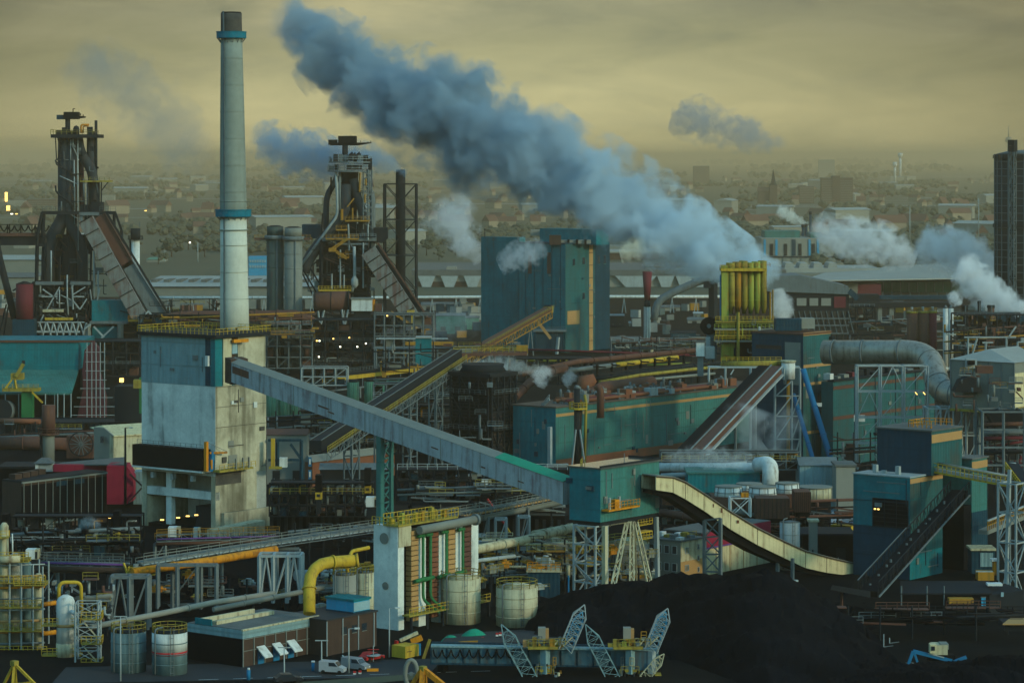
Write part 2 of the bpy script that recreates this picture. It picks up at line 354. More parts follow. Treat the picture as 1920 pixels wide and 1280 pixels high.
def rail(mb, pts, h=1.15, step=1.6, w=.09, closed=False):
    pts = [Vector(p) for p in pts]; pts += [pts[0]] if closed else []
    for p, q in zip(pts, pts[1:]):
        for z in (h, h*.55): mb.bar(p+UP*z, q+UP*z, w)
        n = max(1, int((q-p).length/step))
        for i in range(n+1): a = p+(q-p)*i/n; mb.bar(a, a+UP*h, w)
    return mb
def deck(mb, rmb, o, a, b, h=1.15, w=.09, t=.25, step=1.6):
    o = Vector(o); mb.obox(o, a, b, UP*t); rail(rmb, [o+UP*t, o+a+UP*t, o+a+b+UP*t, o+b+UP*t], h, step, w, True)
def lattice(mb, c, dx, dy, h, n, t=.3, A=AX, B=BX, top=1.0, hb=True, xb=True):
    """four-legged braced tower, c = base centre"""
    c = Vector(c)
    def cr(i, z): s = 1+(top-1)*z/h; sx, sy = ((-1, -1), (1, -1), (1, 1), (-1, 1))[i % 4]; return c+A*dx/2*sx*s+B*dy/2*sy*s+UP*z
    for i in range(4):
        mb.bar(cr(i, 0), cr(i, h), t)
        for k in range(n):
            z0, z1 = h*k/n, h*(k+1)/n
            if hb: mb.bar(cr(i, z1), cr(i+1, z1), t*.7)
            if xb:
                if (k+i) % 2 or xb == 2: mb.bar(cr(i, z0), cr(i+1, z1), t*.55)
                if not (k+i) % 2 or xb == 2: mb.bar(cr(i+1, z0), cr(i, z1), t*.55)
    return mb
def truss(mb, p, q, h, n, t=.2, side=None, w=0):
    """flat truss (or box truss if w) from p to q, depth h downwards"""
    p, q = Vector(p), Vector(q); d = (q-p)/n; offs = [Vector((0, 0, 0))]
    if w: s = d.cross(UP).normalized()*w; offs.append(s)
    for o in offs:
        mb.bar(p+o, q+o, t); mb.bar(p+o-UP*h, q+o-UP*h, t)
        for i in range(n+1):
            a = p+d*i+o; mb.bar(a, a-UP*h, t*.7)
            if i < n: mb.bar(a-(UP*h if i % 2 else Vector()), a+d-(Vector() if i % 2 else UP*h), t*.6)
    if w:
        for i in range(n+1): a = p+d*i; mb.bar(a, a+offs[1], t*.7)
    return mb
def gallery(t, pts, w, hgt, side='gallery_grey', roof='roof_grey', ribs=True, under=None):
    """covered conveyor gallery: pts = centre line of its floor"""
    pts = [Vector(p) for p in pts]
    for p, q in zip(pts, pts[1:]):
        d = q-p; s = Vector((d.y, -d.x, 0)).normalized()*w/2
        t('casing', side).hexa([p+s, q+s, q-s, p-s, p+s+UP*hgt, q+s+UP*hgt, q-s+UP*hgt, p-s+UP*hgt])
        e = UP*(hgt+.02); s2 = s*1.06
        t('roof', roof).prism([p+s2+e, p+e+UP*w*.16, p-s2+e], d)
        if ribs:
            n = max(1, int(d.length/11))
            for i in range(n+1):
                a = p+d*i/n; t('joint_rib', 'wall_grey').bar(a+s*1.01, a+s*1.01+UP*hgt, .1)
                t('joint_rib', 'wall_grey').bar(a-s*1.01, a-s*1.01+UP*hgt, .1)
        if under: truss(t('under_truss', 'dark_steel'), p+s*.9, q+s*.9, under, max(2, int(d.length/4)), .28, None, w*.9)
def pipe(t, key, m, pts, r, n=10, flange=0):
    t(key, m).tube(pts, r, n)
    if flange:
        for p, q in zip(pts, pts[1:]):
            p, q = Vector(p), Vector(q); L = (q-p).length; k = int(L/flange); u = (q-p).normalized()
            for i in range(1, k+1): c = p+u*L*i/(k+1); t(key+'/flange' if False else 'flange', m).tube([c-u*.15, c+u*.15], r*1.13, n)
def arc(a, b, c, n=6):
    a, b, c = map(Vector, (a, b, c)); return [a*(1-u)**2+b*2*u*(1-u)+c*u*u for u in [i/n for i in range(n+1)]]
def bend(pts, rad, n=6):
    pts = [Vector(p) for p in pts]; out = [pts[0]]
    for a, b, c in zip(pts, pts[1:], pts[2:]):
        u, v = (a-b), (c-b); r = min(rad, u.length*.48, v.length*.48)
        out += arc(b+u.normalized()*r, b, b+v.normalized()*r, n)
    return out+[pts[-1]]
def tank(name, label, px, pyb, rpx, pyt, m='cream', roof='cream', Y=None, railm='yellow_dirty', cone=.16, band=None, group=None, ladder=True, z0=0):
    Y = Y or GY(pyb); c = P(px, pyb, Y); c.z = z0; r = rpx*Y/F; h = P(px, pyt, Y).z-z0
    t = T(name, label, 'tank', group, loc=c)
    t('shell', m).cyl(c, r, h, 28)
    t('roof', roof).tube([c+UP*h, c+UP*(h+r*cone)], [r*1.01, r*.12], 28)
    for k in range(1, 4): z = c+UP*h*k/4; t('hoop', m).tube([z-UP*.08, z+UP*.08], r*1.015, 28)
    if band: z = c+UP*h*band[0]; t('painted_band', band[2]).tube([z, z+UP*h*band[1]], r*1.008, 28)
    if railm:
        ring = [c+UP*h+Vector((math.cos(a), math.sin(a), 0))*r*.98 for a in [2*math.pi*i/14 for i in range(14)]]; rail(t('railing', railm), ring, 1.2, 9, .1, True)
    if ladder:
        a = Vector((.25, -.97, 0)); s = Vector((.97, .25, 0))*.25
        for q in (s, -s): t('ladder', 'steel').bar(c+a*(r+.25)+q, c+a*(r+.25)+q+UP*(h+1), .07)
        for k in range(int(h/.9)): z = c+a*(r+.25)+UP*(k*.9+.5); t('ladder', 'steel').bar(z-s, z+s, .06)
        pipe(t, 'inlet_pipe', 'steel', bend([c+Vector((-.6, -.8, 0))*(r+.5)+UP*.3, c+Vector((-.6, -.8, 0))*(r+.5)+UP*(h+.8), c+Vector((-.3, -.4, 0))*r+UP*(h+.8)], .6, 3), .14, 6)
    return t.end()
def lampmast(label, px, py_t, py_b, Y, head=True, m='pale_steel', w=.16, name='lamp_mast'):
    a, b = P(px, py_b, Y), P(px, py_t, Y); t = T(name, label, 'lamp post', loc=a); t('pole', m).tube([a, b], [w, w*.6], 6)
    if head:
        t('arm', m).bar(b, b+Vector((1.2, -.3, .15)), .1); t('lamp_head', 'lamp_white' if head == 2 else 'white_paint').cbox(b+Vector((1.3, -.3, .0)), .8, .4, .22, Vector((1, 0, 0)), Vector((0, 1, 0)))
    else: t('cross_arm', m).bar(b-Vector((1, 0, 0)), b+Vector((1, 0, 0)), .15)
    return t.end()
def windows(t, C, la, ztop, cols, rows, w, h, face='A', m='glass_dark', x0=1.5, dx=3, z0=1.0, dz=3, key='window', L=None, inset=.06):
    """separate windows on the right (A) or left (B) face of a grid block at corner C"""
    u, nrm = (AX, -BX) if face == 'A' else (BX, -AX)
    i = 0
    for r in range(rows):
        for c in range(cols):
            o = C+u*(x0+dx*c)+UP*(z0+dz*r)+nrm*.05; t('%s#%d%d%s' % (key, r, c, face), m).obox(o, u*w, nrm*-.2, UP*h)
            fm = t('%s#%d%d%s/frame' % (key, r, c, face), 'pale_steel')
            for p, q in ((o, o+u*w), (o+UP*h, o+u*w+UP*h), (o, o+UP*h), (o+u*w, o+u*w+UP*h)): fm.bar(p+nrm*.04, q+nrm*.04, .1)
def stripes(t, key, m, C, L, z, h, face='A', out=.06):
    u, nrm = (AX, -BX) if face == 'A' else (BX, -AX); t(key, m).obox(C+u*.05+nrm*out+UP*(z-C.z), u*(L-.1), nrm*-.1, UP*h)
def greeble(t, x0, x1, y0, y1, Y, n, seed, ms=('dark_steel', 'steel', 'dark_steel', 'rust'), deck_m='ochre', d=5):
    """small real fittings scattered through a block of plant: pipes, decks, ladders, boxes, braces"""
    g = random.Random(seed)
    for k in range(n):
        x, y, yy = g.uniform(x0, x1), g.uniform(y0, y1), Y+g.uniform(-d, d); w, h = g.uniform(.06, .3)*(x1-x0), g.uniform(.05, .25)*(y1-y0); m = g.choice(ms); c = g.random()
        if c < .25: t('fitting_pipe#%d' % k, m).tube([P(x, y, yy), P(x, min(y+h*1.6, y1), yy)], g.uniform(.15, .4), 6)
        elif c < .42: t('fitting_pipe#%d' % k, m).tube(bend([P(x, y, yy), P(x, y+h, yy), P(min(x+w, x1), y+h, yy)], .5, 3), g.uniform(.12, .3), 6)
        elif c < .62: fr(t('fitting_deck#%d' % k, m), x, min(x+w, x1), y, y+1.3, yy, 2); rail(t('fitting_rail#%d' % k, g.choice((deck_m, 'steel', m))), [P(x, y, yy), P(min(x+w, x1), y, yy)], 1.2, 1.6, .1)
        elif c < .82: fr(t('fitting_box#%d' % k, m), x, x+w*.35, y, y+h*.5, yy, 2)
        else: t('fitting_brace#%d' % k, m).bar(P(x, y, yy), P(min(x+w, x1), min(y+h, y1), yy), .3)
def wallfit(t, C, L, z1, n, seed, face='A', ms=('teal_dark', 'steel', 'wall_grey')):
    u, nrm = (AX, -BX) if face == 'A' else (BX, -AX); g = random.Random(seed)
    for k in range(n):
        a, z = g.uniform(.03, .93)*L, g.uniform(.05, .85)*z1; c = g.random(); m = g.choice(ms); q = C+u*a+UP*z+nrm*.05; kk = '%s%d' % (face, k)
        if c < .35: t('wall_vent#'+kk, m).obox(q, u*g.uniform(.5, 1.6), nrm*.25, UP*g.uniform(.4, 1.3))
        elif c < .6: t('wall_pipe#'+kk, m).bar(q, q+UP*min(g.uniform(2, 9), z1*.95-z), .16)
        elif c < .8: t('cable_tray#'+kk, m).bar(q, q+u*min(g.uniform(2, 9), L-a), .16)
        elif c < .86: t('patched_sheet#'+kk, 'wall_grey').obox(q, u*g.uniform(1, 3), nrm*.03, UP*g.uniform(.8, 2.4))
# ================================================================ ground
b = MB(); b.obox((-9000, -300, -.5), Vector((18000, 0, 0)), Vector((0, 45500, 0)), UP*.5); tag(b.build('ground', 'earth'), 'wide flat land reaching to the hazy horizon', None, None, 'structure')
b = MB(); b.face([(-190, 60, .05), (260, 60, .05), (330, 1650, .05), (-340, 1650, .05)]); tag(b.build('plant_yard', 'gravelly', None), 'dark cinder yard under the whole plant', None, None, 'structure')
b = MB(); b.face([(-160, 560, .06), (60, 520, .06), (95, 700, .06), (-110, 980, .06)]); b.build('coal_yard', 'coal')['kind'] = 'structure'
b = MB()
for i, (y0, y1, x0, x1) in enumerate([(438, 452, -70, -13)]): b.face([(x0, y0, .07), (x1, y0+6, .07), (x1+2, y1+8, .07), (x0, y1, .07)])
tag(b.build('road', 'asphalt'), 'dark service road with parked vans in front of the brown works', None, None, 'structure')
b = MB()
for k in range(9):
    a = Vector((-48+k*5.2, 441.0+k*.9, .075)); b.face([a, a+Vector((3, .5, 0)), a+Vector((3, .68, 0)), a+Vector((0, .18, 0))])
tag(b.build('road_marking', 'white_paint'), 'white dashed line along the service road', None, None, 'structure')
rnd = random.Random(3)
b = MB()
for i in range(70):        # pale fields, glasshouses and wet strips far away
    Y = rnd.uniform(3200, 12500); X = rnd.uniform(-.19, .19)*Y; w = rnd.uniform(60, 520)*Y/6000; d = rnd.uniform(10, 130)*Y/6000
    b.face([(X, Y, .2+i*.012), (X+w, Y+rnd.uniform(-20, 20), .2+i*.012), (X+w, Y+d, .2+i*.012), (X, Y+d, .2+i*.012)])
tag(b.build('far_fields', 'pale_wall'), 'pale strips of field and roofs far off in the haze', None, None, 'structure')
b = MB()
Y = GY(352.5); b.face([P(308, 353, Y), P(470, 353, Y), P(470, 351.6, Y+180)-UP*0, P(300, 351.6, Y+180)]); b.v = [Vector((v.x, v.y, .3)) for v in b.v]
tag(b.build('canal_water', 'water_pale'), 'pale strip of water far behind the tall chimney', None, None, 'structure')
# ---------------------------------------------------------------- woods and trees
def crown(mb, c, r, n=3, rg=rnd):
    for _ in range(n):
        o = Vector(c)+Vector((rg.uniform(-.6, .6), rg.uniform(-.6, .6), rg.uniform(-.35, .45)))*r; q = r*rg.uniform(.4, .72)
        top = o+UP*q*rg.uniform(.8, 1.2); bot = o-UP*q*.8; k = 6; ring = []
        for z in (.45, -.25):
            ring.append([o+Vector((math.cos(a+z), math.sin(a+z), 0))*q*rg.uniform(.75, 1.15)+UP*q*(z+rg.uniform(-.15, .15)) for a in [6.283*i/k for i in range(k)]])
        for i in range(k):
            j = (i+1) % k; mb.face([top, ring[0][i], ring[0][j]]); mb.face([ring[0][i], ring[1][i], ring[1][j], ring[0][j]]); mb.face([bot, ring[1][j], ring[1][i]])
belts = [(2350, 2700, -.105, -.045, 150, 8), (2550, 3000, -.04, .035, 160, 8), (2250, 2800, .10, .182, 330, 9), (2500, 3100, .055, .10, 150, 8), (3000, 3600, -.18, .18, 420, 9),
         (3900, 4700, -.18, .18, 420, 10), (5200, 6200, -.18, .18, 420, 12), (7000, 8500, -.18, .18, 380, 14), (10000, 12500, -.18, .18, 330, 20), (15000, 22000, -.18, .18, 330, 34), (26000, 38000, -.18, .18, 240, 55)]
for bi, (y0, y1, x0, x1, n, r) in enumerate(belts):
    b = MB(); cl = [(rnd.uniform(x0, x1), rnd.uniform(y0, y1)) for _ in range(max(5, n//14))]
    for i in range(n):
        cx, cyy = rnd.choice(cl); Y = cyy+rnd.gauss(0, (y1-y0)*.12); X = (cx+rnd.gauss(0, .006))*Y; q = r*rnd.uniform(.5, 1.1)
        for _ in range(2 if Y < 9000 else 1): crown(b, (X+rnd.uniform(-r, r)*2, Y+rnd.uniform(-r, r)*3, q*.6), q*.72, 4)
    b.build('woodland', 'foliage', fix=False)['kind'] = 'stuff'
def tree(label, px, Y, h, group):
    c = P(px, 500, Y); c.z = 0; t = T('tree', label, 'tree', group, loc=c); t('trunk', 'bark').tube([c, c+UP*h*.6], h*.035, 6, r2=h*.012)
    for k in range(4): a = rnd.uniform(0, 6.28); t('trunk', 'bark').bar(c+UP*h*.35, c+Vector((math.cos(a)*h*.25, math.sin(a)*h*.25, h*.6)), h*.012)
    
    for k in range(11): a = rnd.uniform(0, 6.28); q = rnd.uniform(0, .42); crown(t('crown', 'foliage'), c+Vector((math.cos(a)*q*h*1.3, math.sin(a)*q*h, h*rnd.uniform(.3, .9-q*.7))), h*rnd.uniform(.13, .22), 3)
    return t.end()
ZN = ((140, 'behind the first blast furnace'), (400, 'just left of the tall chimney'), (600, 'right of the tall chimney'), (900, 'behind the second furnace'), (1150, 'over the tall teal tower'), (1400, 'left of the church'), (1650, 'around the brown flats'), (9999, 'left of the gasholder'))
def zone(px): return [n for x, n in ZN if px < x][0]
for i, px in enumerate([1312, 1326, 1338, 1350, 1362, 1376, 1392, 1246, 1262, 1560, 1590, 1612, 1640, 1668, 1700, 1735, 1765, 1800, 225, 245, 300, 322, 350, 380, 520, 545, 800, 822, 850, 880]):
    tree('dark bushy tree at the edge of the town '+zone(px), px+rnd.uniform(-4, 4), rnd.uniform(2150, 2500), rnd.uniform(11, 19), 'trees at the edge of the far town')
# ---------------------------------------------------------------- far town
def house(X, Y, kind, g):
    w, d, h, rh = ((9, 9, 6, 4), (22, 9, 6, 4), (40, 16, 10, 1.5))[kind]
    a = rnd.uniform(-.7, .7); A, B = Vector((math.cos(a), math.sin(a), 0)), Vector((-math.sin(a), math.cos(a), 0)); c = Vector((X, Y, 0))
    lab = ('small gabled house in the hazy town beyond the steelworks', 'long terrace of houses in the hazy town beyond the steelworks', 'low pale industrial shed in the haze beyond the steelworks')[kind]
    t = T(('house', 'terrace_house', 'shed')[kind], lab, ('house', 'house', 'shed')[kind], g+str(kind) if False else ('gabled houses of the far town', 'terraces of the far town', 'pale sheds of the far town')[kind], loc=c)
    t('wall', ('house_wall', 'house_wall', 'pale_wall')[kind]).cbox(c, w, d, h, A, B); e = c+UP*h
    t('roof', ('house_roof', 'house_roof', 'roof_pale')[kind]).prism([e-A*w/2*1.04-B*d/2*1.08, e-A*w/2*1.04+UP*rh, e-A*w/2*1.04+B*d/2*1.08], A*w*1.08)
    return t.end()
protos = [house(-300, 3300, 0, ''), house(-200, 3400, 1, ''), house(280, 2900, 2, '')]
for i in range(290):
    k = rnd.choices((0, 1, 2), (4, 4, 2))[0]; Y = 2500+7500*rnd.random()**1.3; X = rnd.uniform(-.18, .18)*Y
    if Y < 2900 and abs(X/Y) < .15 and k < 2: Y += 900; 
    c = copy_tree(protos[k]); c.location = (X, Y, 0); c.rotation_euler = (0, 0, rnd.uniform(-1.4, 1.4)); s = rnd.uniform(.8, 1.6); c.scale = (s, s, s*rnd.uniform(.9, 1.5)); c['label'] = ('small gabled house', 'long terrace of houses', 'low pale industrial shed')[k]+' in the '+('nearer' if Y < 4500 else 'farther')+' haze '+zone(960+X/Y*F)
def tower_block(label, px0, px1, pt, Y, m='far_brick', step=None):
    t = T('apartment_block', label, 'building'); a, bb = P(px0, 400, Y), P(px1, pt, Y); a.z = 0; w = bb.x-a.x
    t('wall', m).obox(a, Vector((w, 0, 0)), Vector((0, 18, 0)), UP*bb.z)
    if step: t('stair_tower', m).obox(a+Vector((w*.35, -1.5, 0)), Vector((w*.25, 0, 0)), Vector((0, 20, 0)), UP*(bb.z+4))
    for z in range(3, int(bb.z)-1, 3): t('balcony_band', 'pale_wall').obox(a+Vector((1, -.5, z)), Vector((w-2, 0, 0)), Vector((0, .6, 0)), UP*.6)
    t('roof', 'roof_grey').obox(a+Vector((0, 0, bb.z)), Vector((w, 0, 0)), Vector((0, 18, 0)), UP*.8); t.end()
tower_block('wide brown apartment block right of the church on the skyline', 1540, 1599, 334, 5000, step=1)
tower_block('small brown tower block between the church and the wide block', 1499, 1526, 350, 5000)
tower_block('grey flats at the far left edge of the town', 14, 46, 376, 4300, 'pale_wall')
tower_block('long low brown flats left of the first blast furnace', 50, 105, 374, 4400)
tower_block('pale flats behind the first blast furnace', 190, 214, 366, 4700, 'pale_wall')
tower_block('distant grey block under the smoke plume', 1300, 1330, 312, 8200)
tower_block('distant block near the horizon above the church', 1535, 1565, 300, 10500, 'pale_wall')
t = T('church', 'dark church with a tall pointed spire on the hazy skyline', 'church'); Y = 5000; c = P(1450, 380, Y); c.z = 0; s = Y/F
A1, B1 = Vector((1, 0, 0)), Vector((0, 1, 0))
t('tower', 'far_brick').cbox(c, 14*s, 14*s, P(0, 347, Y).z, A1, B1); zt = P(0, 347, Y).z
t('spire', 'dark_steel').tube([c+UP*zt, c+UP*(zt+4), c+UP*P(0, 318, Y).z], [7.4*s, 4.6*s, .2], 8, sm=False)
e = P(1422, 380, Y); e.z = 0; t('nave', 'far_brick').obox(e, Vector((24*s, 0, 0)), Vector((0, 22, 0)), UP*P(0, 358, Y).z)
zz2 = P(0, 358, Y).z; t('nave_roof', 'house_roof').prism([e+UP*zz2+Vector((0, -1, 0)), e+UP*(zz2+7)+Vector((0, 11, 0)), e+UP*zz2+Vector((0, 23, 0))], Vector((22*s, 0, 0))); t.end()
t = T('television_tower', 'slim television tower on the horizon behind the gasholder', 'tower'); c = P(1891, 300, 9500); c.z = 0
t('shaft', 'wall_grey').tube([c, c+UP*P(0, 262, 9500).z], 7, 8, r2=4); z = P(0, 262, 9500).z; t('pod', 'wall_grey').tube([c+UP*(z-12), c+UP*(z-6), c+UP*(z+8)], [5, 12, 9], 10); t('antenna', 'wall_grey').tube([c+UP*z, c+UP*P(0, 236, 9500).z], 2.5, 6, r2=.6); t.end()
for lab, px, pt, Y, w in (('slim white tower near the horizon', 1688, 288, 9800, 8), ('short white tower below the slim one', 1678, 305, 9000, 7)):
    c = P(px, 300, Y); c.z = 0; t = T('water_tower', lab, 'tower'); z = P(0, pt, Y).z; t('shaft', 'white_paint').tube([c, c+UP*z], w*.55, 8); t('head', 'white_paint').tube([c+UP*(z-14), c+UP*(z-8), c+UP*(z+2)], [w*.6, w, w], 10); t.end()
for lab, px, pt, pb, Y in (('thin dark mast standing above the woods', 1648, 345, 376, 4600), ('tall pale lamp mast left of the steam', 1706, 388, 452, 2200), ('tall pale lamp mast beside the gasholder', 1835, 372, 445, 2250),
        ('pale lamp mast left of the tall chimney', 309, 470, 500, 2200), ('second pale lamp mast left of the tall chimney', 371, 455, 496, 2200), ('thin mast over the white hall', 1353, 405, 445, 2600), ('mast by the pale sheds on the left', 86, 356, 378, 5200)):
    lampmast(lab, px, pt, pb, Y, False, 'dark_steel' if 'dark' in lab else 'pale_steel', .45)
for lab, px, py, Y, w, h, m in (('lit upright sign at the left edge of the town', 9, 378, 4300, 4, 14, 'lamp_amber'), ('small orange lit sign under the upright one', 12, 395, 4000, 5, 7, 'lamp_amber')):
    t = T('lit_sign', lab, 'sign'); c = P(px, py, Y); t('sign_panel', m).obox(c, Vector((w, 0, 0)), Vector((0, .5, 0)), UP*h); t('post', 'steel').bar(Vector((c.x+w/2, c.y+.6, 0)), c+Vector((w/2, .6, 0)), .5); t.end()
for i, (px, py) in enumerate([(22, 402), (31, 402), (273, 396), (356, 456), (373, 342), (577, 334), (593, 367), (1401, 321), (1315, 323), (1697, 322), (800, 385)]):
    Y = GY(py)*.97; c = P(px, py, Y); t = T('floodlight', 'small bright floodlight shining in the hazy town', 'lamp post', 'floodlights in the far town'); t('post', 'steel').bar(Vector((c.x, c.y, 0)), c, .4); t('lamp_head', 'lamp_amber' if i % 3 else 'lamp_white').cbox(c, 3.2, 1, 1.3, A1, B1); t.end()
# ================================================================ works halls behind (Y 1500-2200)
def ridge_hall(name, label, px0, px1, pe, pr, Y, depth, wall, roof, cat='building', skew=0.0):
    """hall along the picture: eaves row pe at depth Y, roof rises to row pr at its back"""
    t = T(name, label, cat); a, c = P(px0, pe, Y), P(px1, pe-skew, Y+skew*0); h = a.z
    a.z = 0; W = Vector((P(px1, pe, Y).x-a.x, skew, 0)); D = Vector((depth*.12, depth, 0)); rz = max(1.5, P(0, pr, Y+depth/2).z-h)
    t('wall', wall).obox(a, W, D, UP*h)
    e = a+UP*(h+.03)-D*.02; t('roof', roof).prism([e, e+D*.52+UP*rz, e+D*1.04], W)
    return t, a, W, D, h
t, a, W, D, h = ridge_hall('rolling_hall', 'long grey rolling hall with a pale roof behind the tall chimney', 262, 640, 537, 517, 1520, 90, 'wall_grey', 'roof_pale')
for k in range(16): t('rooflight#%d' % k, 'roof_grey').obox(a+W*(k+.3)/16+D*.18+UP*(h+1.6), W*.028, D*.18, UP*1.4)
for k in range(9): t('door#%d' % k, 'dark_steel').obox(a+W*(k*.11+.03)-Vector((0, .3, 0)), W*.02, Vector((0, .5, 0)), UP*5)
t.end()
t, a, W, D, h = ridge_hall('warehouse', 'pale roofed warehouse behind the red tank at the left edge', -30, 78, 487, 478, 2000, 60, 'wall_grey', 'roof_pale'); t.end()
t, a, W, D, h = ridge_hall('warehouse', 'grey low warehouse between the red tank and the furnace', -40, 66, 520, 511, 1700, 60, 'wall_grey', 'roof_grey'); t.end()
t, a, W, D, h = ridge_hall('shed', 'small green roofed shed left of the tall chimney', 274, 300, 487, 482, 2200, 25, 'wall_grey', 'silo_green'); t.end()
t = T('office_block', 'pale blue office block just right of the tall chimney', 'building'); fr(t('wall', 'bright_blue'), 466, 502, 481, 520, 1950, 14)
for k in range(2):
    for j in range(7): fr(t('window#%d%d' % (k, j), 'glass_pale'), 468+j*4.6, 471+j*4.6, 487+k*10, 492+k*10, 1949.6, .4)
t.end()
t = T('melt_shop', 'long melt shop hall with pale bays between red flared pillars', 'building'); Y = 1780
fr(t('wall', 'pale_wall'), 776, 1470, 517, 600, Y, 120); fr(t('roof', 'roof_grey'), 772, 1474, 506, 517, Y-2, 126)
for k, px in enumerate([800, 843, 886, 1192, 1370, 1404, 1438, 1248, 1283, 1314, 1345]):
    m = 'pale_wall' if px < 900 else 'dull_red'; x, z0, z1 = P(px, 570, Y).x, P(0, 578, Y).z, P(0, 517, Y).z; w = 3.4 if px != 1192 else 8
    t('pillar#%d' % k, m).obox((x-w/2, Y-2.5, z0), Vector((w, 0, 0)), Vector((0, 2.4, 0)), UP*(z1-z0-9)); 
    t('pillar_head#%d' % k, 'pale_steel').prism([(x-w/2, Y-2.6, z1-9.2), (x+w/2, Y-2.6, z1-9.2), (x+w*1.6, Y-2.6, z1), (x-w*1.6, Y-2.6, z1)], (0, 2.5, 0))
for k, (p0, p1) in enumerate([(783, 800), (805, 840), (848, 884)]): fr(t('bay_opening#%d' % k, 'brown_panel'), p0, p1, 528, 556, Y-.5, .4)
fr(t('plinth', 'dull_red'), 1262, 1352, 548, 566, Y-3, 2.8); fr(t('plinth', 'dull_red'), 1360, 1470, 552, 566, Y-3, 2.8)
for k in range(5): t('roof_vent#%d' % k, 'pale_wall').prism([P(832+k*0, 515, Y+5), P(860, 515, Y+5), P(855, 500, Y+5), P(838, 500, Y+5)], (0, 12, 0)) if k == 0 else fr(t('roof_vent#%d' % k, 'roof_grey'), 1150+k*60, 1180+k*60, 499, 507, Y+30, 12)
t.end()
t = T('pipeline', 'long white pipeline on trestles crossing behind the furnaces', 'pipeline'); Y = 1480
pipe(t, 'pipe', 'white_paint', [P(px, 558-(px > 700)*2, Y) for px in (250, 700, 1000, 1352)], .75, 8, 24)
for px in range(270, 1350, 45): q = P(px, 558, Y); t('trestle', 'pale_steel').bar(Vector((q.x-1, q.y, 0)), q, .3).bar(Vector((q.x+1, q.y, 0)), q, .3)
t.end()
t = T('stockyard_shed', 'dark flat shed with a bright roof edge right of the teal tower', 'building'); fr(t('wall', 'brown_panel'), 1130, 1236, 474, 498, 2250, 60); fr(t('roof_edge', 'roof_pale'), 1128, 1240, 471, 474, 2249, 62); fr(t('upper_hall', 'wall_grey'), 1142, 1182, 461, 470, 2300, 30); t.end()
t = T('rolling_mill', 'pale mill building with blue stripes and dark doors behind the yellow stacks', 'building'); Y = 2120
fr(t('wall', 'pale_wall'), 1428, 1600, 447, 500, Y, 60)
fr(t('upper_storey', 'teal_pale'), 1434, 1500, 433, 447, Y+20, 30); fr(t('upper_storey', 'teal_pale'), 1520, 1536, 437, 447, Y+20, 30)
for k, px in enumerate([1432, 1454, 1485, 1516, 1532]): fr(t('blue_stripe#%d' % k, 'teal_dark' if px == 1485 else 'bright_blue'), px, px+(7 if px == 1485 else 4), 449, 479, Y-.6, .5)
for k, px in enumerate([1444, 1470, 1497, 1522]): fr(t('door#%d' % k, 'dark_steel'), px, px+6, 457, 479, Y-.6, .5)
fr(t('window_band', 'glass_dark'), 1430, 1590, 480, 483, Y-.7, .5)
for k in range(8): fr(t('bay#%d' % k, 'wall_grey'), 1468+k*17, 1476+k*17, 484, 492, Y-.8, .5)
t.end()
for lab, px, pt, w in (('tall dark chimney behind the blue striped mill', 1519.5, 397, 2.4), ('short dark chimney behind the blue striped mill', 1506, 421, 3.0), ('second short dark chimney beside the first', 1511.5, 420, 2.6)):
    c = P(px, 470, 2190); c.z = 0; t = T('chimney', lab, 'chimney'); z = P(0, pt, 2190).z; t('shaft', 'teal_dark').cyl(c, w*.4, z, 10); t('rim', 'dark_steel').cyl(c+UP*(z-2), w*.48, 2.2, 10); t.end()
t = T('finishing_hall', 'white hall with a row of trapezoid rooflights right of the yellow stacks', 'building'); Y = 1900
fr(t('wall', 'wall_grey'), 1430, 1640, 512, 545, Y, 60); fr(t('roof', 'roof_pale'), 1428, 1650, 503, 512, Y+10, 60)
for k in range(5): x = P(1442+k*27, 500, Y+14).x; z = P(0, 510, Y+14).z; t('rooflight#%d' % k, 'roof_pale').prism([(x, Y+14, z), (x+8, Y+14, z), (x+6.4, Y+14, z+6), (x+1.6, Y+14, z+6)], (0, 25, 0))
t.end()
t = T('strip_mill', 'long hall with a broad pale roof and green wall under the steam', 'building'); Y = 1640
A0, A2, A3, A4 = P(1558, 530, Y), P(1835, 524, Y+60), P(1838, 494, Y+420), P(1500, 505, Y+330)
t('roof', 'roof_pale').hexa([P(1500, 528, Y-40), P(1880, 522, Y+60), P(1850, 490, Y+500), P(1562, 508, Y+400), P(1500, 526, Y-40), P(1880, 520, Y+60), P(1850, 488, Y+500), P(1562, 506, Y+400)])
fr(t('wall', 'silo_green'), 1652, 1880, 528, 556, Y+70, 60); fr(t('red_wall', 'dull_red'), 1608, 1652, 533, 558, Y, 60); fr(t('end_wall', 'wall_grey'), 1500, 1608, 529, 560, Y, 60)
for k in range(14): fr(t('wall_post', 'pale_steel'), 1656+k*16, 1657+k*16, 530, 553, Y+69, .6)
t.end()
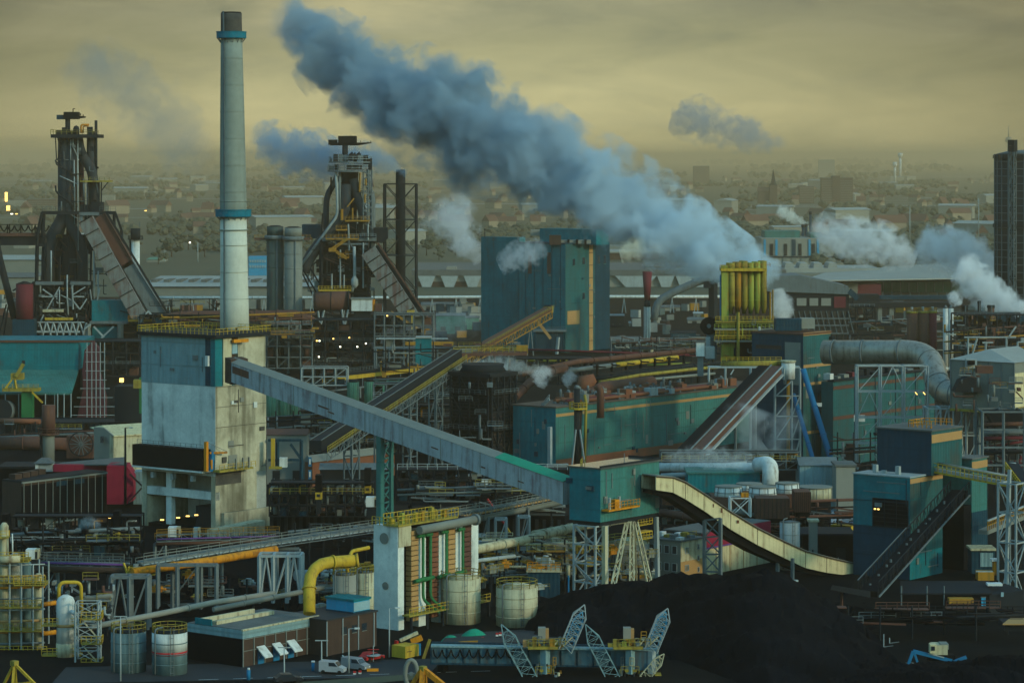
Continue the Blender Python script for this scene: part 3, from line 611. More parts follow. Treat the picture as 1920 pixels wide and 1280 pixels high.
# gasholder
t = T('gasholder', 'huge dark ribbed gasholder at the right edge of the plant', 'gasholder'); Y = 1230; r = 13.5; c = Vector((P(1925, 0, Y).x, Y, 0)); h = P(0, 289, Y).z
t('shell', 'dark_steel').cyl(c, r, h, 40); t('dome_roof', 'steel').tube([c+UP*h, c+UP*(h+1.4), c+UP*(h+1.8)], [r*.98, r*.55, r*.1], 40)
for k in range(26): z = c+UP*h*k/26; t('ring_rib', 'steel').tube([z-UP*.13, z+UP*.13], r*1.008, 40)
for k in range(24): a = 6.283*k/24; q = c+Vector((math.cos(a), math.sin(a), 0))*r*1.012; t('column_rib#%d' % k, 'steel').bar(q, q+UP*h, .32)
for z in (h*.34, h*.62, h*.98):
    ring = [c+UP*z+Vector((math.cos(a), math.sin(a), 0))*r*1.05 for a in [6.283*i/30 for i in range(30)]]; t('gallery', 'dark_steel').tube([c+UP*(z-.2), c+UP*z], r*1.07, 30); rail(t('railing', 'dark_steel'), ring, 1.2, 5, .12, True)
q = c+Vector((-.55, -.83, 0))*(r+1.3); lattice(t('stair_tower', 'steel'), q, 2.2, 2.2, h+1, 17, .35, xb=True); t('lift_head', 'dark_steel').cbox(q+UP*(h+1), 3, 3, 5); t('lift_head', 'dark_steel').bar(q+UP*(h+3.5)-AX*3, q+UP*(h+3.5)+AX*3, .3)
t.end()
# ================================================================ blast furnaces
def PP(pts, Y): return [P(x, y, Y) for x, y in pts]
def fbars(mb, segs, Y, w):
    for x0, y0, x1, y1 in segs: mb.bar(P(x0, y0, Y), P(x1, y1, Y), w)
Y = 1080; s = Y/F
t = T('blast_furnace', 'tall dark blast furnace tower at the far left with forked gas pipes', 'blast furnace')
# throat machinery
fr(t('crane_cab', 'black_steel'), 119, 146, 210, 223.5, Y-2, 5); fr(t('counterweight', 'teal_dark'), 106, 120, 215.5, 224, Y-1.5, 4)
t('crane_jib', 'black_steel').hexa([P(144, 223, Y-1), P(161, 221, Y-1), P(161, 221, Y+1), P(144, 223, Y+1), P(144, 217, Y-1), P(161, 218.5, Y-1), P(161, 218.5, Y+1), P(144, 217, Y+1)])
fbars(t('crane_jib', 'black_steel'), [(137, 210, 137, 204), (137, 204, 141, 204), (151, 217, 151, 213), (156, 218, 156, 215)], Y, .25)
t('crane_post', 'dark_steel').tube([P(127, 252, Y), P(127, 223, Y)], .95, 8)
fr(t('top_platform', 'dark_steel'), 95, 184, 252, 258.5, Y-7, 15); rail(t('top_railing', 'yellow_dirty'), PP([(95, 252, ), (184, 252)], Y-7), 1.6, 1.8, .12); fbars(t('top_railing', 'yellow_dirty'), [(95, 252, 95, 243), (95, 243, 100, 243), (100, 243, 100, 252)], Y-7, .15)
for k, (a, b_, c_, d_) in enumerate([(104, 116, 244.5, 252), (116, 126, 239, 252), (163, 172, 238, 252), (172, 178, 246, 252), (126, 136, 245, 252)]): fr(t('hoist_house#%d' % k, 'dark_steel'), a, b_, c_, d_, Y-5+k, 3)
t('bleeder_dome', 'dark_steel').lathe(P(143, 252, Y-3), [(1.2, 0), (1.2, 2), (.9, 2.9), (.1, 3.3)], 12)
t('orange_vent_pipe', 'orange').tube(bend(PP([(152, 250, ), (152, 234), (167, 234)], Y-2), .8, 4), .35, 8)
t('orange_vent_pipe', 'orange').tube(bend(PP([(156, 250), (156, 236.5), (166, 236.5)], Y-1), .8, 4), .25, 8)
t('flare_pipe', 'dark_steel').tube(PP([(180, 345), (180, 226)], Y+2), .55, 8)
# gas uptakes
t('uptake_pipe#0', 'furnace_steel').tube(bend(PP([(124, 258), (123, 300), (121, 330), (121, 405), (94, 450), (90, 475), (90, 560)], Y), 3, 4), [2.3]*27 if False else 2.5, 14)
t('uptake_pipe#1', 'furnace_steel').tube(bend(PP([(134, 258), (133, 330), (129, 400), (133, 425), (152, 458), (155, 480), (155, 585)], Y-1), 3, 4), 2.0, 14)
t('uptake_pipe#2', 'furnace_steel').tube(bend(PP([(146, 258), (150, 285), (172, 318), (176, 345), (176, 385)], Y+1), 4, 5), 1.9, 14)
t('uptake_pipe#3', 'furnace_steel').tube(PP([(170, 258), (170, 300), (172, 318)], Y+2), 1.5, 12)
t('uptake_pipe#4', 'furnace_steel').tube(bend(PP([(117, 258), (116, 300), (118, 420), (104, 460), (103, 600)], Y+4), 3, 4), 1.6, 12)
t('uptake_pipe#5', 'dull_red').tube(PP([(152, 300), (154, 400)], Y+5), 1.0, 8)
for k, pts in enumerate([[(146, 258), (146, 360), (147, 470)], [(137, 260), (137, 275), (146, 295)], [(112, 330), (145, 345)], [(133, 262), (132, 300)], [(163, 345), (164, 440)], [(139, 300), (140, 420)]]): t('service_pipe#%d' % k, 'pale_steel').tube(PP(pts, Y-3.4), .22, 6)
fr(t('core_casing', 'black_steel'), 124, 142, 262, 440, Y+3, 3); fr(t('core_casing_low', 'dark_steel'), 100, 160, 440, 530, Y+5, 5); fr(t('hoist_casing', 'dark_steel'), 158, 186, 398, 470, Y+2, 4)
# platforms and braces
fr(t('mid_platform', 'yellow_dirty'), 150, 205, 338.5, 341.5, Y-5, 9); rail(t('mid_railing', 'yellow_dirty'), PP([(150, 338.5), (205, 338.5)], Y-5), 1.2, 1.6)
fbars(t('platform_bracket', 'dark_steel'), [(203, 341, 190, 358), (190, 341, 190, 382), (165, 341, 165, 400), (186, 341, 186, 400), (158, 345, 158, 395)], Y-4, .35)
fbars(t('platform_bracket', 'dark_steel'), [(104, 258, 106, 300), (108, 258, 116, 290), (117, 262, 108, 300), (104, 300, 117, 300), (104, 300, 112, 312)], Y-2, .3)
t('spiral_stair', 'dark_steel').tube(PP([(104, 300), (106, 308), (113, 314), (128, 320), (142, 330)], Y-4), .3, 6); t('spiral_stair', 'steel').tube(PP([(104, 348), (105, 358), (112, 367), (125, 375), (138, 388)], Y-4), .35, 6)
fr(t('frame_beam', 'dark_steel'), 78, 217, 396, 402, Y-6, 1.2); fr(t('frame_beam', 'dark_steel'), 78, 217, 396, 402, Y+6, 1.2)
fbars(t('frame_leg#0', 'dark_steel'), [(80, 398, 70, 440), (82, 398, 80, 445), (70, 440, 67, 620), (84, 445, 83, 620), (67, 460, 83, 460)], Y-5, 1.0)
fbars(t('frame_leg#1', 'dark_steel'), [(216, 398, 228, 432), (214, 398, 214, 430), (228, 432, 229, 470)], Y-5, .8)
fbars(t('frame_leg#2', 'dark_steel'), [(172, 400, 168, 620), (180, 400, 170, 460), (129, 440, 128, 600), (140, 500, 140, 610), (112, 480, 112, 610)], Y-4, .55)
rail(t('railing', 'steel'), PP([(80, 396), (112, 396)], Y-6), 1.8, 1.5); rail(t('railing', 'steel'), PP([(187, 396), (217, 396)], Y-6), 1.8, 1.5)
fr(t('bell_house', 'dark_steel'), 170, 191, 379, 396, Y-5, 6); fr(t('bell_house', 'dark_steel'), 150, 172, 384, 400, Y-4, 6); fr(t('cross_beam', 'steel'), 148, 186, 398, 404, Y-6.3, 1)
# hearth frame
lattice(t('hearth_frame', 'dark_steel'), Vector((P(117, 0, Y).x, Y, 0)), 20, 12, P(0, 528, Y).z, 5, .75, Vector((1, 0, 0)), Vector((0, 1, 0)), xb=2)
fr(t('furnace_shell', 'black_steel'), 104, 150, 470, 640, Y+2, 9); t('furnace_belly', 'dark_steel').lathe(Vector((P(130, 0, Y).x, Y+4, 8)), [(6, 0), (7, 8), (6, 18), (4, 30), (3.4, 42)], 18)
fbars(t('pale_brace', 'pale_steel'), [(80, 542, 100, 556), (112, 538, 85, 585), (136, 562, 150, 580), (150, 580, 163, 560), (78, 556, 108, 556), (137, 556, 158, 556), (137, 552, 160, 538), (82, 590, 72, 612), (135, 530, 137, 580), (140, 530, 134, 540)], Y-7.5, .45)
fr(t('cast_beam', 'steel'), 66, 118, 528, 534, Y-8, 1.5); fr(t('cast_beam', 'pale_steel'), 132, 170, 528, 534, Y-8, 1.5); fr(t('pale_beam', 'cream'), 80, 118, 580, 585, Y-8, 2); fr(t('yellow_beam', 'yellow'), 84, 136, 595.5, 600, Y-9, 1.5)
for k, x in enumerate([74, 88, 100, 112, 124, 136, 150]): fbars(t('cast_truss', 'pale_steel'), [(x, 605, x+7, 628), (x+12, 605, x+6, 628)], Y-9.2, .5)
fr(t('cast_truss', 'pale_steel'), 66, 150, 620, 623.5, Y-9.4, .6); fr(t('cast_truss', 'pale_steel'), 70, 158, 603, 605, Y-9.4, .6)
fr(t('cast_house', 'dark_steel'), 55, 260, 606, 700, Y+4, 18); fr(t('teal_cabin', 'teal'), 172, 240, 563, 602, Y-8, 9); fr(t('cabin_base', 'steel'), 168, 240, 602, 607, Y-9, 11); fr(t('teal_cabin', 'teal'), 173, 222, 612, 640, Y-6, 9)
for x in (165, 226): t('cabin_leg', 'wall_grey').bar(P(x, 640, Y-9), P(x, 607, Y-9), 1.6)
fbars(t('cabin_brace', 'pale_steel'), [(176, 612, 195, 632), (213, 612, 190, 634), (158, 617, 170, 608)], Y-10, .6)
for k, pts in enumerate([[(184, 508), (184, 560)], [(187, 540), (181, 570)], [(126, 515), (126, 560), (128, 590)], [(176, 470), (177, 560)], [(96, 470), (96, 530)]]): t('riser_pipe#%d' % k, 'pale_steel').tube(PP(pts, Y-7), .3, 6)
fr(t('stair_landing', 'steel'), 176, 192, 502, 512, Y-6, 3)
greeble(t, 110, 184, 262, 395, Y-3, 34, 1, ms=('dark_steel', 'black_steel', 'steel', 'furnace_steel'), d=2); greeble(t, 68, 200, 400, 530, Y, 60, 2, d=6); greeble(t, 66, 172, 530, 632, Y-5, 55, 3, ms=('dark_steel', 'pale_steel', 'steel', 'black_steel'), d=3); t.end()
for lab, x0, pts, m, w, h in ():
    pass
t = T('skip_bridge', 'grey panelled skip bridge slanting down from the left blast furnace', 'conveyor'); 
def slab(key, m, a, b_, hw, Yc, d):
    """inclined box: centre line a-b_ in pixels, half width hw px measured square to it"""
    a, b_ = Vector(a), Vector(b_); n = (b_-a).normalized(); n = Vector((-n.y, n.x))*hw
    t(key, m).prism([P(*(a+n), Yc), P(*(b_+n), Yc), P(*(b_-n), Yc), P(*(a-n), Yc)], (0, d, 0))
slab('panelled_side', 'skip_panel', (160, 412), (262, 596), 14, Y-12, 4)
for k in range(8):
    u = k/8; a = Vector((160, 412))*(1-u)+Vector((262, 596))*u; n = Vector((184, -102)).normalized()*14.2
    t('panel_joint#%d' % k, 'dark_steel').bar(P(*(a+n), Y-12.15), P(*(a-n), Y-12.15), .35)
slab('skip_track', 'rust', (186, 405), (240, 500), 12, Y-8, 4); slab('skip_track_lower', 'steel', (236, 494), (318, 622), 13, Y-8, 4)
fbars(t('edge_beam', 'dark_steel'), [(199, 398, 330, 612), (176, 415, 296, 618)], Y-9, .8)
fbars(t('support_frame', 'pale_steel'), [(278, 583, 300, 610), (278, 583, 262, 606), (268, 606, 280, 622), (262, 596, 262, 640)], Y-13, .6); fr(t('foot_platform', 'ochre'), 240, 305, 599, 603, Y-13, 5); rail(t('foot_railing', 'orange'), PP([(240, 599), (280, 599)], Y-13), 1.3, 1.4); t.end()
t = T('charging_gantry', 'rusty gantry bridge reaching in from the left edge to the furnace', 'bridge')
fr(t('girder', 'dark_steel'), -30, 83, 442, 460, Y-3, 6); fr(t('walkway', 'rust'), -30, 80, 437, 443, Y-4, 7)
for k in range(8): x = -12+k*13; t('cable_loop', 'black_steel').tube(PP([(x, 423), (x+3, 430), (x+6.5, 434), (x+10, 430), (x+13, 423)], Y-4), .28, 6)
fbars(t('cable_rail', 'black_steel'), [(-30, 421, 80, 421)]+[(x, 420, x, 437) for x in (-8, 14, 18, 39, 60, 66)], Y-4, .3); t.end()
t = T('inclined_pipe', 'dark sloping downpipe at the left edge beside the red tank', 'pipe'); t('pipe', 'dark_steel').tube(PP([(-10, 440), (0, 488), (16, 550), (27, 598)], Y-10), 1.3, 10); fbars(t('trestle', 'dark_steel'), [(12, 570, 0, 620), (16, 572, 6, 632)], Y-10, .4); t.end()
t = T('red_tank', 'rusty red upright tank left of the first blast furnace', 'tank'); c = P(46, 598, Y-14)
t('shell', 'dull_red').cyl(c, 3.2, 13, 20); t('roof', 'dark_steel').tube([c+UP*13, c+UP*14], [3.2, .5], 20); t('skirt', 'teal_dark').obox((c.x-4, c.y-3, 0), Vector((8, 0, 0)), Vector((0, 6, 0)), UP*c.z)
t('pipe', 'dark_steel').tube(PP([(24, 545), (32, 540), (36, 530)], Y-15), .3, 6); t.end()
def small_stack(label, px, Y, r, pt, pb, m='white_paint', cap='dark_steel', caph=18):
    t = T('vent_stack', label, 'chimney'); c = P(px, pb, Y); c.z = 0; z = P(0, pt, Y).z; t('shaft', m).cyl(c, r, z, 16); z2 = P(0, pt+caph, Y).z; t('head', cap).cyl(c+UP*z2, r*1.12, z-z2+.4, 16)
    ring = [c+UP*z2+Vector((math.cos(a), math.sin(a), 0))*r*1.7 for a in [6.283*i/12 for i in range(12)]]; t('platform', cap).tube([c+UP*(z2-.3), c+UP*z2], r*1.8, 14); rail(t('railing', cap), ring, 1.3, 3, .12, True); t('lightning_rod', 'steel').bar(c+UP*z+Vector((r, 0, 0)), c+UP*(z+3)+Vector((r, 0, 0)), .15)
    t('ladder', 'dark_steel').bar(c+Vector((-r-.3, -.5, 0)), c+Vector((-r-.3, -.5, z2)), .5); return t.end()
small_stack('small pale stack with a dark head just right of the skip bridge', 254, 1160, 1.75, 430, 600)
# ---------------------------------------------------------------- second furnace
Y = 1120
t = T('blast_furnace', 'tall dark blast furnace with orange platforms right of the tall chimney', 'blast furnace')
fr(t('crane_cab', 'black_steel'), 634, 668, 255, 269, Y-2, 5); fr(t('counterweight', 'black_steel'), 615.5, 632, 262, 272, Y-1.5, 4)
t('crane_jib', 'black_steel').hexa([P(619, 273, Y-1), P(672, 273, Y-1), P(672, 273, Y+1), P(619, 273, Y+1), P(619, 267.5, Y-1), P(672, 267.5, Y-1), P(672, 267.5, Y+1), P(619, 267.5, Y+1)])
t('crane_jib', 'black_steel').hexa([P(672, 273, Y-1), P(697, 268.5, Y-1), P(697, 268.5, Y+1), P(672, 273, Y+1), P(672, 267.5, Y-1), P(697, 267, Y-1), P(697, 267, Y+1), P(672, 267.5, Y+1)])
fbars(t('crane_jib', 'black_steel'), [(676, 267, 676, 264), (690, 267, 690, 265), (695, 267, 695, 264), (658, 255, 658, 253)], Y, .2)
t('crane_post', 'dark_steel').tube(PP([(647, 304), (647, 273)], Y), 1.15, 10); t('crane_post_foot', 'steel').tube(PP([(648, 302), (647, 290)], Y), [2.4, 1.1], 10)
def ringdeck(key, rk, m, rm, px, py, rp, hh=1.3, th=.5):
    c = P(px, py, Y); r = rp*Y/F; t(key, m).tube([c-UP*th, c], r, 20, sm=False); rail(t(rk, rm), [c+Vector((math.cos(a), math.sin(a), 0))*r*.98 for a in [6.283*i/18 for i in range(18)]], hh, 2, .13, True)
ringdeck('top_deck', 'top_railing', 'steel', 'pale_steel', 657, 303, 41, 2.0); ringdeck('second_deck', 'second_railing', 'steel', 'pale_steel', 655, 320, 41, 2.2)
for k, (a, b_, c_, d_) in enumerate([(625, 633, 289, 303), (635, 642, 289, 303), (655, 662, 288, 302), (662, 669, 292, 303), (671, 680, 291, 302), (681, 690, 291, 308), (690, 697, 297, 318), (617, 625, 311, 319), (627, 634, 308, 319), (650, 678, 309, 318), (618, 622, 296, 303)]): fr(t('bell_hoist#%d' % k, ('dark_steel', 'steel', 'black_steel')[k % 3]), a, b_, c_, d_, Y-5+k % 4, 3.2)
for k in range(9): x = 655+k*2.6; t('bleeder_valve#%d' % k, 'dark_steel').tube(PP([(x, 300), (x, 289-(k*7) % 5)], Y-4), .35, 6)
t('throat', 'black_steel').tube(PP([(655, 322), (655, 400)], Y+2), [3.6, 2.9], 16)
t('uptake_pipe#0', 'furnace_steel').tube(bend(PP([(632, 330), (628, 342), (613, 366), (611, 400), (612, 450)], Y), 3, 5), 1.15, 12)
t('uptake_pipe#1', 'furnace_steel').tube(bend(PP([(648, 345), (646, 395), (625, 428), (595, 462), (578, 486), (570, 510)], Y-3), 3, 5), [2.2]*2+[2.4]*40 if False else 2.3, 14)
t('uptake_pipe#2', 'furnace_steel').tube(bend(PP([(663, 335), (670, 372), (680, 395), (680, 470)], Y-2), 3, 5), 1.7, 12)
t('uptake_pipe#3', 'steel').tube(bend(PP([(692, 318), (692, 355), (698, 366), (699, 470), (699, 520)], Y-1), 2, 4), 1.1, 12)
t('downpipe', 'pale_steel').tube(bend(PP([(629.5, 322), (632, 360), (633, 404), (565, 497)], Y-5), 2, 5), .55, 10); t('downpipe#1', 'steel').tube(PP([(637, 322), (637, 395)], Y-5), .5, 8)
fbars(t('hoist_tower', 'steel'), [(681, 318, 681, 430), (690, 318, 690, 430), (697, 318, 697, 430)]+[(681, y, 697, y+8) for y in range(322, 425, 12)]+[(697, y, 681, y+8) for y in range(328, 420, 12)], Y-5, .4)
fbars(t('yellow_ladder', 'ochre'), [(675, 324, 674, 360), (664, 372, 651, 388), (661, 390, 661, 412), (686, 335, 686, 348), (684, 365, 684, 380), (640, 392, 640, 413), (642, 392, 642, 413)], Y-6, .45)
for k, (a, b_, y_) in enumerate([(647, 692, 413), (627, 672, 447), (611, 630, 447), (630, 650, 430), (634, 654, 482)]):
    fr(t('orange_deck#%d' % k, 'ochre'), a, b_, y_, y_+2.4, Y-9, 7); rail(t('orange_railing', 'ochre'), PP([(a, y_), (b_, y_)], Y-9), 1.5, 1.5, .14)
fbars(t('orange_stair', 'ochre'), [(650, 447, 618, 468), (652, 449, 620, 471), (631, 470, 652, 483), (630, 473, 650, 486)], Y-9.5, .5); fr(t('orange_deck#9', 'ochre'), 616, 630, 465, 472, Y-10, 2)
fr(t('stove_cabin', 'teal_dark'), 566, 601, 421, 447, Y+4, 9); fr(t('cabin_beam', 'ochre'), 566, 585, 445, 450, Y+2, 3); fr(t('grey_cabin', 'dark_steel'), 701, 726, 427, 448, Y-3, 9); t('grey_cabin', 'dark_steel').prism([P(701, 448, Y-3), P(726, 448, Y-3), P(716, 456, Y-3), P(703, 454, Y-3)], (0, 9, 0))
fr(t('main_deck', 'steel'), 604, 705, 446, 452, Y-7, 16); fr(t('main_deck', 'steel'), 628, 690, 456, 459, Y-8, 12); rail(t('main_railing', 'pale_steel'), PP([(655, 446), (705, 446)], Y-7), 1.5, 1.4)
fr(t('core_casing', 'dark_steel'), 630, 668, 400, 470, Y+3, 5); fr(t('core_casing_right', 'black_steel'), 668, 700, 420, 470, Y+2, 5); lattice(t('furnace_frame', 'dark_steel'), Vector((P(648, 0, Y).x, Y, 0)), 18, 12, P(0, 450, Y).z, 7, .8, Vector((1, 0, 0)), Vector((0, 1, 0)), xb=2)
fr(t('furnace_shell', 'black_steel'), 607, 628, 458, 545, Y+1, 8); fr(t('furnace_shell', 'black_steel'), 668, 690, 455, 560, Y, 8); fr(t('furnace_shell', 'dark_steel'), 628, 668, 470, 560, Y+4, 8)
fbars(t('frame_brace', 'dark_steel'), [(606, 400, 601, 460), (565, 500, 600, 560), (574, 490, 598, 530), (575, 505, 620, 470), (600, 455, 600, 560), (565, 508, 590, 560), (596, 500, 604, 470)], Y-4, .6)
fbars(t('pale_post', 'pale_steel'), [(638, 468, 638, 540), (653, 420, 655, 470), (681, 455, 681, 540), (622, 513, 622, 545), (645, 515, 645, 540), (690, 420, 690, 450)], Y-8, .45)
t('gas_washer', 'pale_steel').tube(bend(PP([(664, 462), (665, 500), (665, 530), (660, 546)], Y-9), 1, 3), [.6]*9 if False else .6, 10); t('gas_washer_bulb', 'pale_steel').tube(PP([(665, 518), (665, 524), (665, 534), (665, 540)], Y-9), [.6, 1.4, 1.4, .6], 12)
fr(t('yellow_deck', 'yellow'), 597, 658, 543, 546, Y-10, 9); rail(t('yellow_railing', 'yellow'), PP([(597, 543), (658, 543)], Y-10), 1.4, 1.2, .14)
fr(t('cast_house', 'dark_steel'), 575, 715, 590, 640, Y-2, 20)
greeble(t, 612, 700, 325, 440, Y, 30, 4, ms=('dark_steel', 'black_steel', 'steel', 'rust'), d=4); greeble(t, 575, 708, 440, 600, Y-3, 85, 5, ms=('dark_steel', 'pale_steel', 'steel', 'black_steel', 'rust'), d=6); t.end()
t = T('skip_bridge', 'grey panelled skip bridge slanting down right of the second blast furnace', 'conveyor')
slab('panelled_side', 'skip_panel', (690, 470), (775, 600), 15, Y-14, 4)
for k in range(1, 8):
    u = k/8; a = Vector((690, 470))*(1-u)+Vector((775, 600))*u; n = Vector((130, -85)).normalized()*15.2; t('panel_joint#%d' % k, 'black_steel').bar(P(*(a+n), Y-14.15), P(*(a-n), Y-14.15), .35)
slab('skip_track', 'dark_steel', (703, 462), (806, 620), 9, Y-11, 4); fbars(t('edge_beam', 'rust'), [(708, 455, 818, 618)], Y-12, .6)
fbars(t('walkway', 'ochre'), [(735, 587, 800, 628), (733, 583, 798, 624)], Y-15, .45); fr(t('yellow_hopper', 'yellow'), 763, 777, 582, 589, Y-17, 3); fr(t('yellow_hopper', 'yellow'), 771, 775, 589, 617, Y-16, 1.5); t.end()
# hot stoves
for i, (px, x0, x1, pt, pb, m, lab) in enumerate([(516, 500, 532, 425, 584, 'silo_dark', 'greenish hot stove cylinder nearest the tall chimney'), (550, 533, 567, 427, 586, 'wall_grey', 'brownish hot stove cylinder beside the greenish one')]):
    Yq = 1090-i*4; r = (x1-x0)/2*Yq/F; c = P(px, pb, Yq); c.z = 0; z = P(0, pt+22, Yq).z; zt = P(0, pt, Yq).z
    t = T('hot_stove', lab, 'hot stove'); t('shell', m).cyl(c, r, z, 28); t('collar', 'steel').cyl(c+UP*(z-.3), r*1.22, 1.5, 28); t('head', m).cyl(c+UP*(z+1.2), r*.97, zt-z-1.2, 28); t('cover', 'dark_steel').tube([c+UP*zt, c+UP*(zt+.5)], [r*.97, r*.5], 28)
    fr(t('platform', 'rust'), (477, 533)[i], (502, 582)[i], 446, 450, Yq-1, 5); rail(t('railing', 'ochre'), PP([((477, 533)[i], 446), ((502, 582)[i], 446)], Yq-1), 1.2, 1.4)
    for k in range(1, 9): q = c+UP*z*k/9; t('hoop#%d' % k, m).tube([q-UP*.1, q+UP*.1], r*1.015, 28)
    t('riser', 'steel').tube([c+Vector((r*.3, -r-.2, 0)), c+Vector((r*.3, -r-.2, z))], .22, 6); t.end()
# lattice chimney
Y = 1130; t = T('guyed_chimney', 'slim dark chimney standing inside an open lattice frame', 'chimney'); c = Vector((P(751, 0, Y).x, Y, 0)); zt = P(0, 318, Y).z
t('shaft', 'dark_steel').tube([c, c+UP*(zt-1.5), c+UP*zt], [2.0, 1.9, 1.75], 16); lattice(t('lattice_frame', 'dark_steel'), c, 12.4, 12.4, P(0, 345, Y).z, 5, .55, Vector((1, 0, 0)), Vector((0, 1, 0)), xb=2)
for k in range(1, 6): q = c+UP*P(0, 345, Y).z*k/5; [t('tie', 'steel').bar(q, q+Vector((sx*6.2, sy*6.2, 0)), .25) for sx in (-1, 1) for sy in (-1, 1)]
t.end()
# furnace-side plant
Y = 1085
t = T('gas_main', 'thick rusty gas main bending down between the stoves and the green silos', 'pipe')
t('pipe', 'rust').tube(bend(PP([(300, 600), (345, 592), (470, 592), (560, 590), (590, 605), (612, 640), (642, 702)], Y-20), 9, 6), 1.9, 16)
for x, y in ((340, 594), (480, 592), (520, 591)): t('pipe_joint', 'rust').tube(PP([(x-1.5, y), (x+1.5, y)], Y-20), 2.25, 16)
for x in (370, 500, 540): t('trestle', 'steel').bar(P(x, 600, Y-20), Vector((P(x, 0, Y-20).x, Y-20, 0)), .7)
t.end()
t = T('dust_catcher', 'fat brown horizontal vessel under the second furnace', 'vessel'); t('drum', 'rust').tube([P(588, 566, Y-6), P(592, 566, Y-6), P(652, 563, Y-4), P(657, 563, Y-4)], [2.4, 3.6, 3.6, 2.4], 18)
for x in (590, 621, 654): t('band', 'dark_steel').tube(PP([(x-1, 566-(x-588)*.045), (x+1, 566-(x-588)*.045)], Y-5), 3.75, 18)
for x in (600, 645): fbars(t('saddle_leg', 'pale_steel'), [(x-4, 580, x, 612), (x+8, 580, x+1, 612)], Y-7, .5)
t.end()
t = T('control_cabin', 'white control cabin with a rusty end under the second furnace', 'cabin'); fr(t('wall', 'white_paint'), 659, 698, 561, 583, Y-8, 6); fr(t('end_wall', 'orange'), 698, 702, 562, 583, Y-7.5, 5); fr(t('roof', 'wall_grey'), 657, 700, 559, 561, Y-8.5, 7); fr(t('machine', 'rust'), 703, 715, 570, 583, Y-8, 4); fr(t('leg', 'dark_steel'), 664, 694, 583, 600, Y-6, 2); t.end()
def frame_block(name, label, px0, px1, pt, pb, Y, nb, nl, m='steel', fill='black_steel', d=10, cat='structure', extra=None, wt=.4):
    """open multi-storey steel frame with floors, dark plant inside and pipes"""
    t = T(name, label, cat); rg = random.Random(int(px0*7+pt)); a, bb = P(px0, pb, Y), P(px1, pt, Y); w, h = bb.x-a.x, bb.z-a.z
    for k in range(nb+1):
        for dd in (0, d): q = a+Vector((w*k/nb, dd, 0)); t('column', m).bar(q, q+UP*h, wt)
    for k in range(nl+1):
        z = h*k/nl
        for dd in (0, d): t('floor_beam', m).bar(a+Vector((0, dd, z)), a+Vector((w, dd, z)), wt*.9)
        if 0 < k: t('floor', 'dark_steel').obox(a+Vector((0, .3, z-.3)), Vector((w, 0, 0)), Vector((0, d-.6, 0)), UP*.15)
    for k in range(nb):
        j = rg.randrange(nl); x0, x1, z0, z1 = w*k/nb, w*(k+1)/nb, h*j/nl, h*(j+1)/nl
        t('brace', m).bar(a+Vector((x0, -.1, z0)), a+Vector((x1, -.1, z1)), wt*.5)
    for k in range(nb*nl):
        i, j = k % nb, k//nb; o = a+Vector((w*(i+.12)/nb, d*rg.uniform(.15, .4), h*j/nl)); ww, hh = w/nb*rg.uniform(.4, .78), h/nl*rg.uniform(.4, .85)
        mm = rg.choice([fill, fill, 'dark_steel', 'rust', 'wall_grey', 'dark_steel', 'teal_dark'])
        if rg.random() < .35: t('vessel#%d' % k, mm).cyl(o+Vector((ww/2, 2, 0)), ww*.33, hh, 12)
        elif rg.random() < .5: t('machine#%d' % k, mm).obox(o, Vector((ww, 0, 0)), Vector((0, d*.5, 0)), UP*hh)
        else: t('pipework#%d' % k, rg.choice(['pale_steel', 'rust', 'steel', 'ochre'])).tube(bend([o, o+UP*hh, o+UP*hh+Vector((ww, 0, 0))], .5, 3), rg.uniform(.15, .4), 6)
    for k in range(max(1, nl//2)): z = h*rg.randrange(1, nl+1)/nl; rail(t('railing', rg.choice(['yellow_dirty', 'steel', 'pale_steel'])), [a+Vector((0, -.2, z)), a+Vector((w, -.2, z))], 1.2, 2, .1)
    if extra: extra(t, a, w, h, d)
    return t.end()
frame_block('plant_structure', 'dark open frame building under the gas main next to the tall chimney', 497, 585, 608, 690, 1050, 4, 4, d=14)
frame_block('plant_structure', 'dark open frame building below the second blast furnace', 585, 705, 600, 700, 1055, 5, 5, 'dark_steel', d=14)
frame_block('plant_structure', 'open frame with pale beams between the furnace and the teal box', 702, 812, 590, 690, 1050, 6, 5, d=12)
frame_block('plant_structure', 'low dark frame under the left blast furnace', 60, 262, 640, 705, 1020, 8, 3, 'dark_steel', d=16)
frame_block('plant_structure', 'dark plant frame right of the skip bridge foot', 262, 412, 590, 640, 1060, 6, 3, 'dark_steel', d=12)
frame_block('plant_structure', 'pale frame with pipes under the grey gallery by the silos', 565, 650, 690, 722, 930, 4, 2, 'pale_steel', d=8)
for i, (px, py) in enumerate([(655, 634), (638, 651), (670, 651), (594, 640), (599, 640), (598, 670), (625, 636), (739, 659), (686, 645), (726, 593)]):
    Yq = 1046; c = P(px, py, Yq); t = T('work_lamp', 'small bright work lamp glowing inside the dark frames', 'lamp', 'work lamps in the furnace frames'); t('lamp_head', 'lamp_white' if i % 3 else 'lamp_amber').cbox(c, .5, .4, .45, A1, B1); t('bracket', 'steel').bar(c+UP*.5, c+Vector((0, 2.5, .5)), .12); t.end()
t = T('hopper_box', 'upright teal hopper box left of the cooling tower', 'hopper'); fr(t('casing', 'teal'), 779, 808, 634, 684, 960, 7); fr(t('roof', 'roof_pale'), 779, 809, 632, 634, 959.5, 8); t('chute', 'teal_dark').prism([P(779, 684, 960), P(808, 684, 960), P(800, 700, 960), P(795, 700, 960)], (0, 6, 0)); t.end()
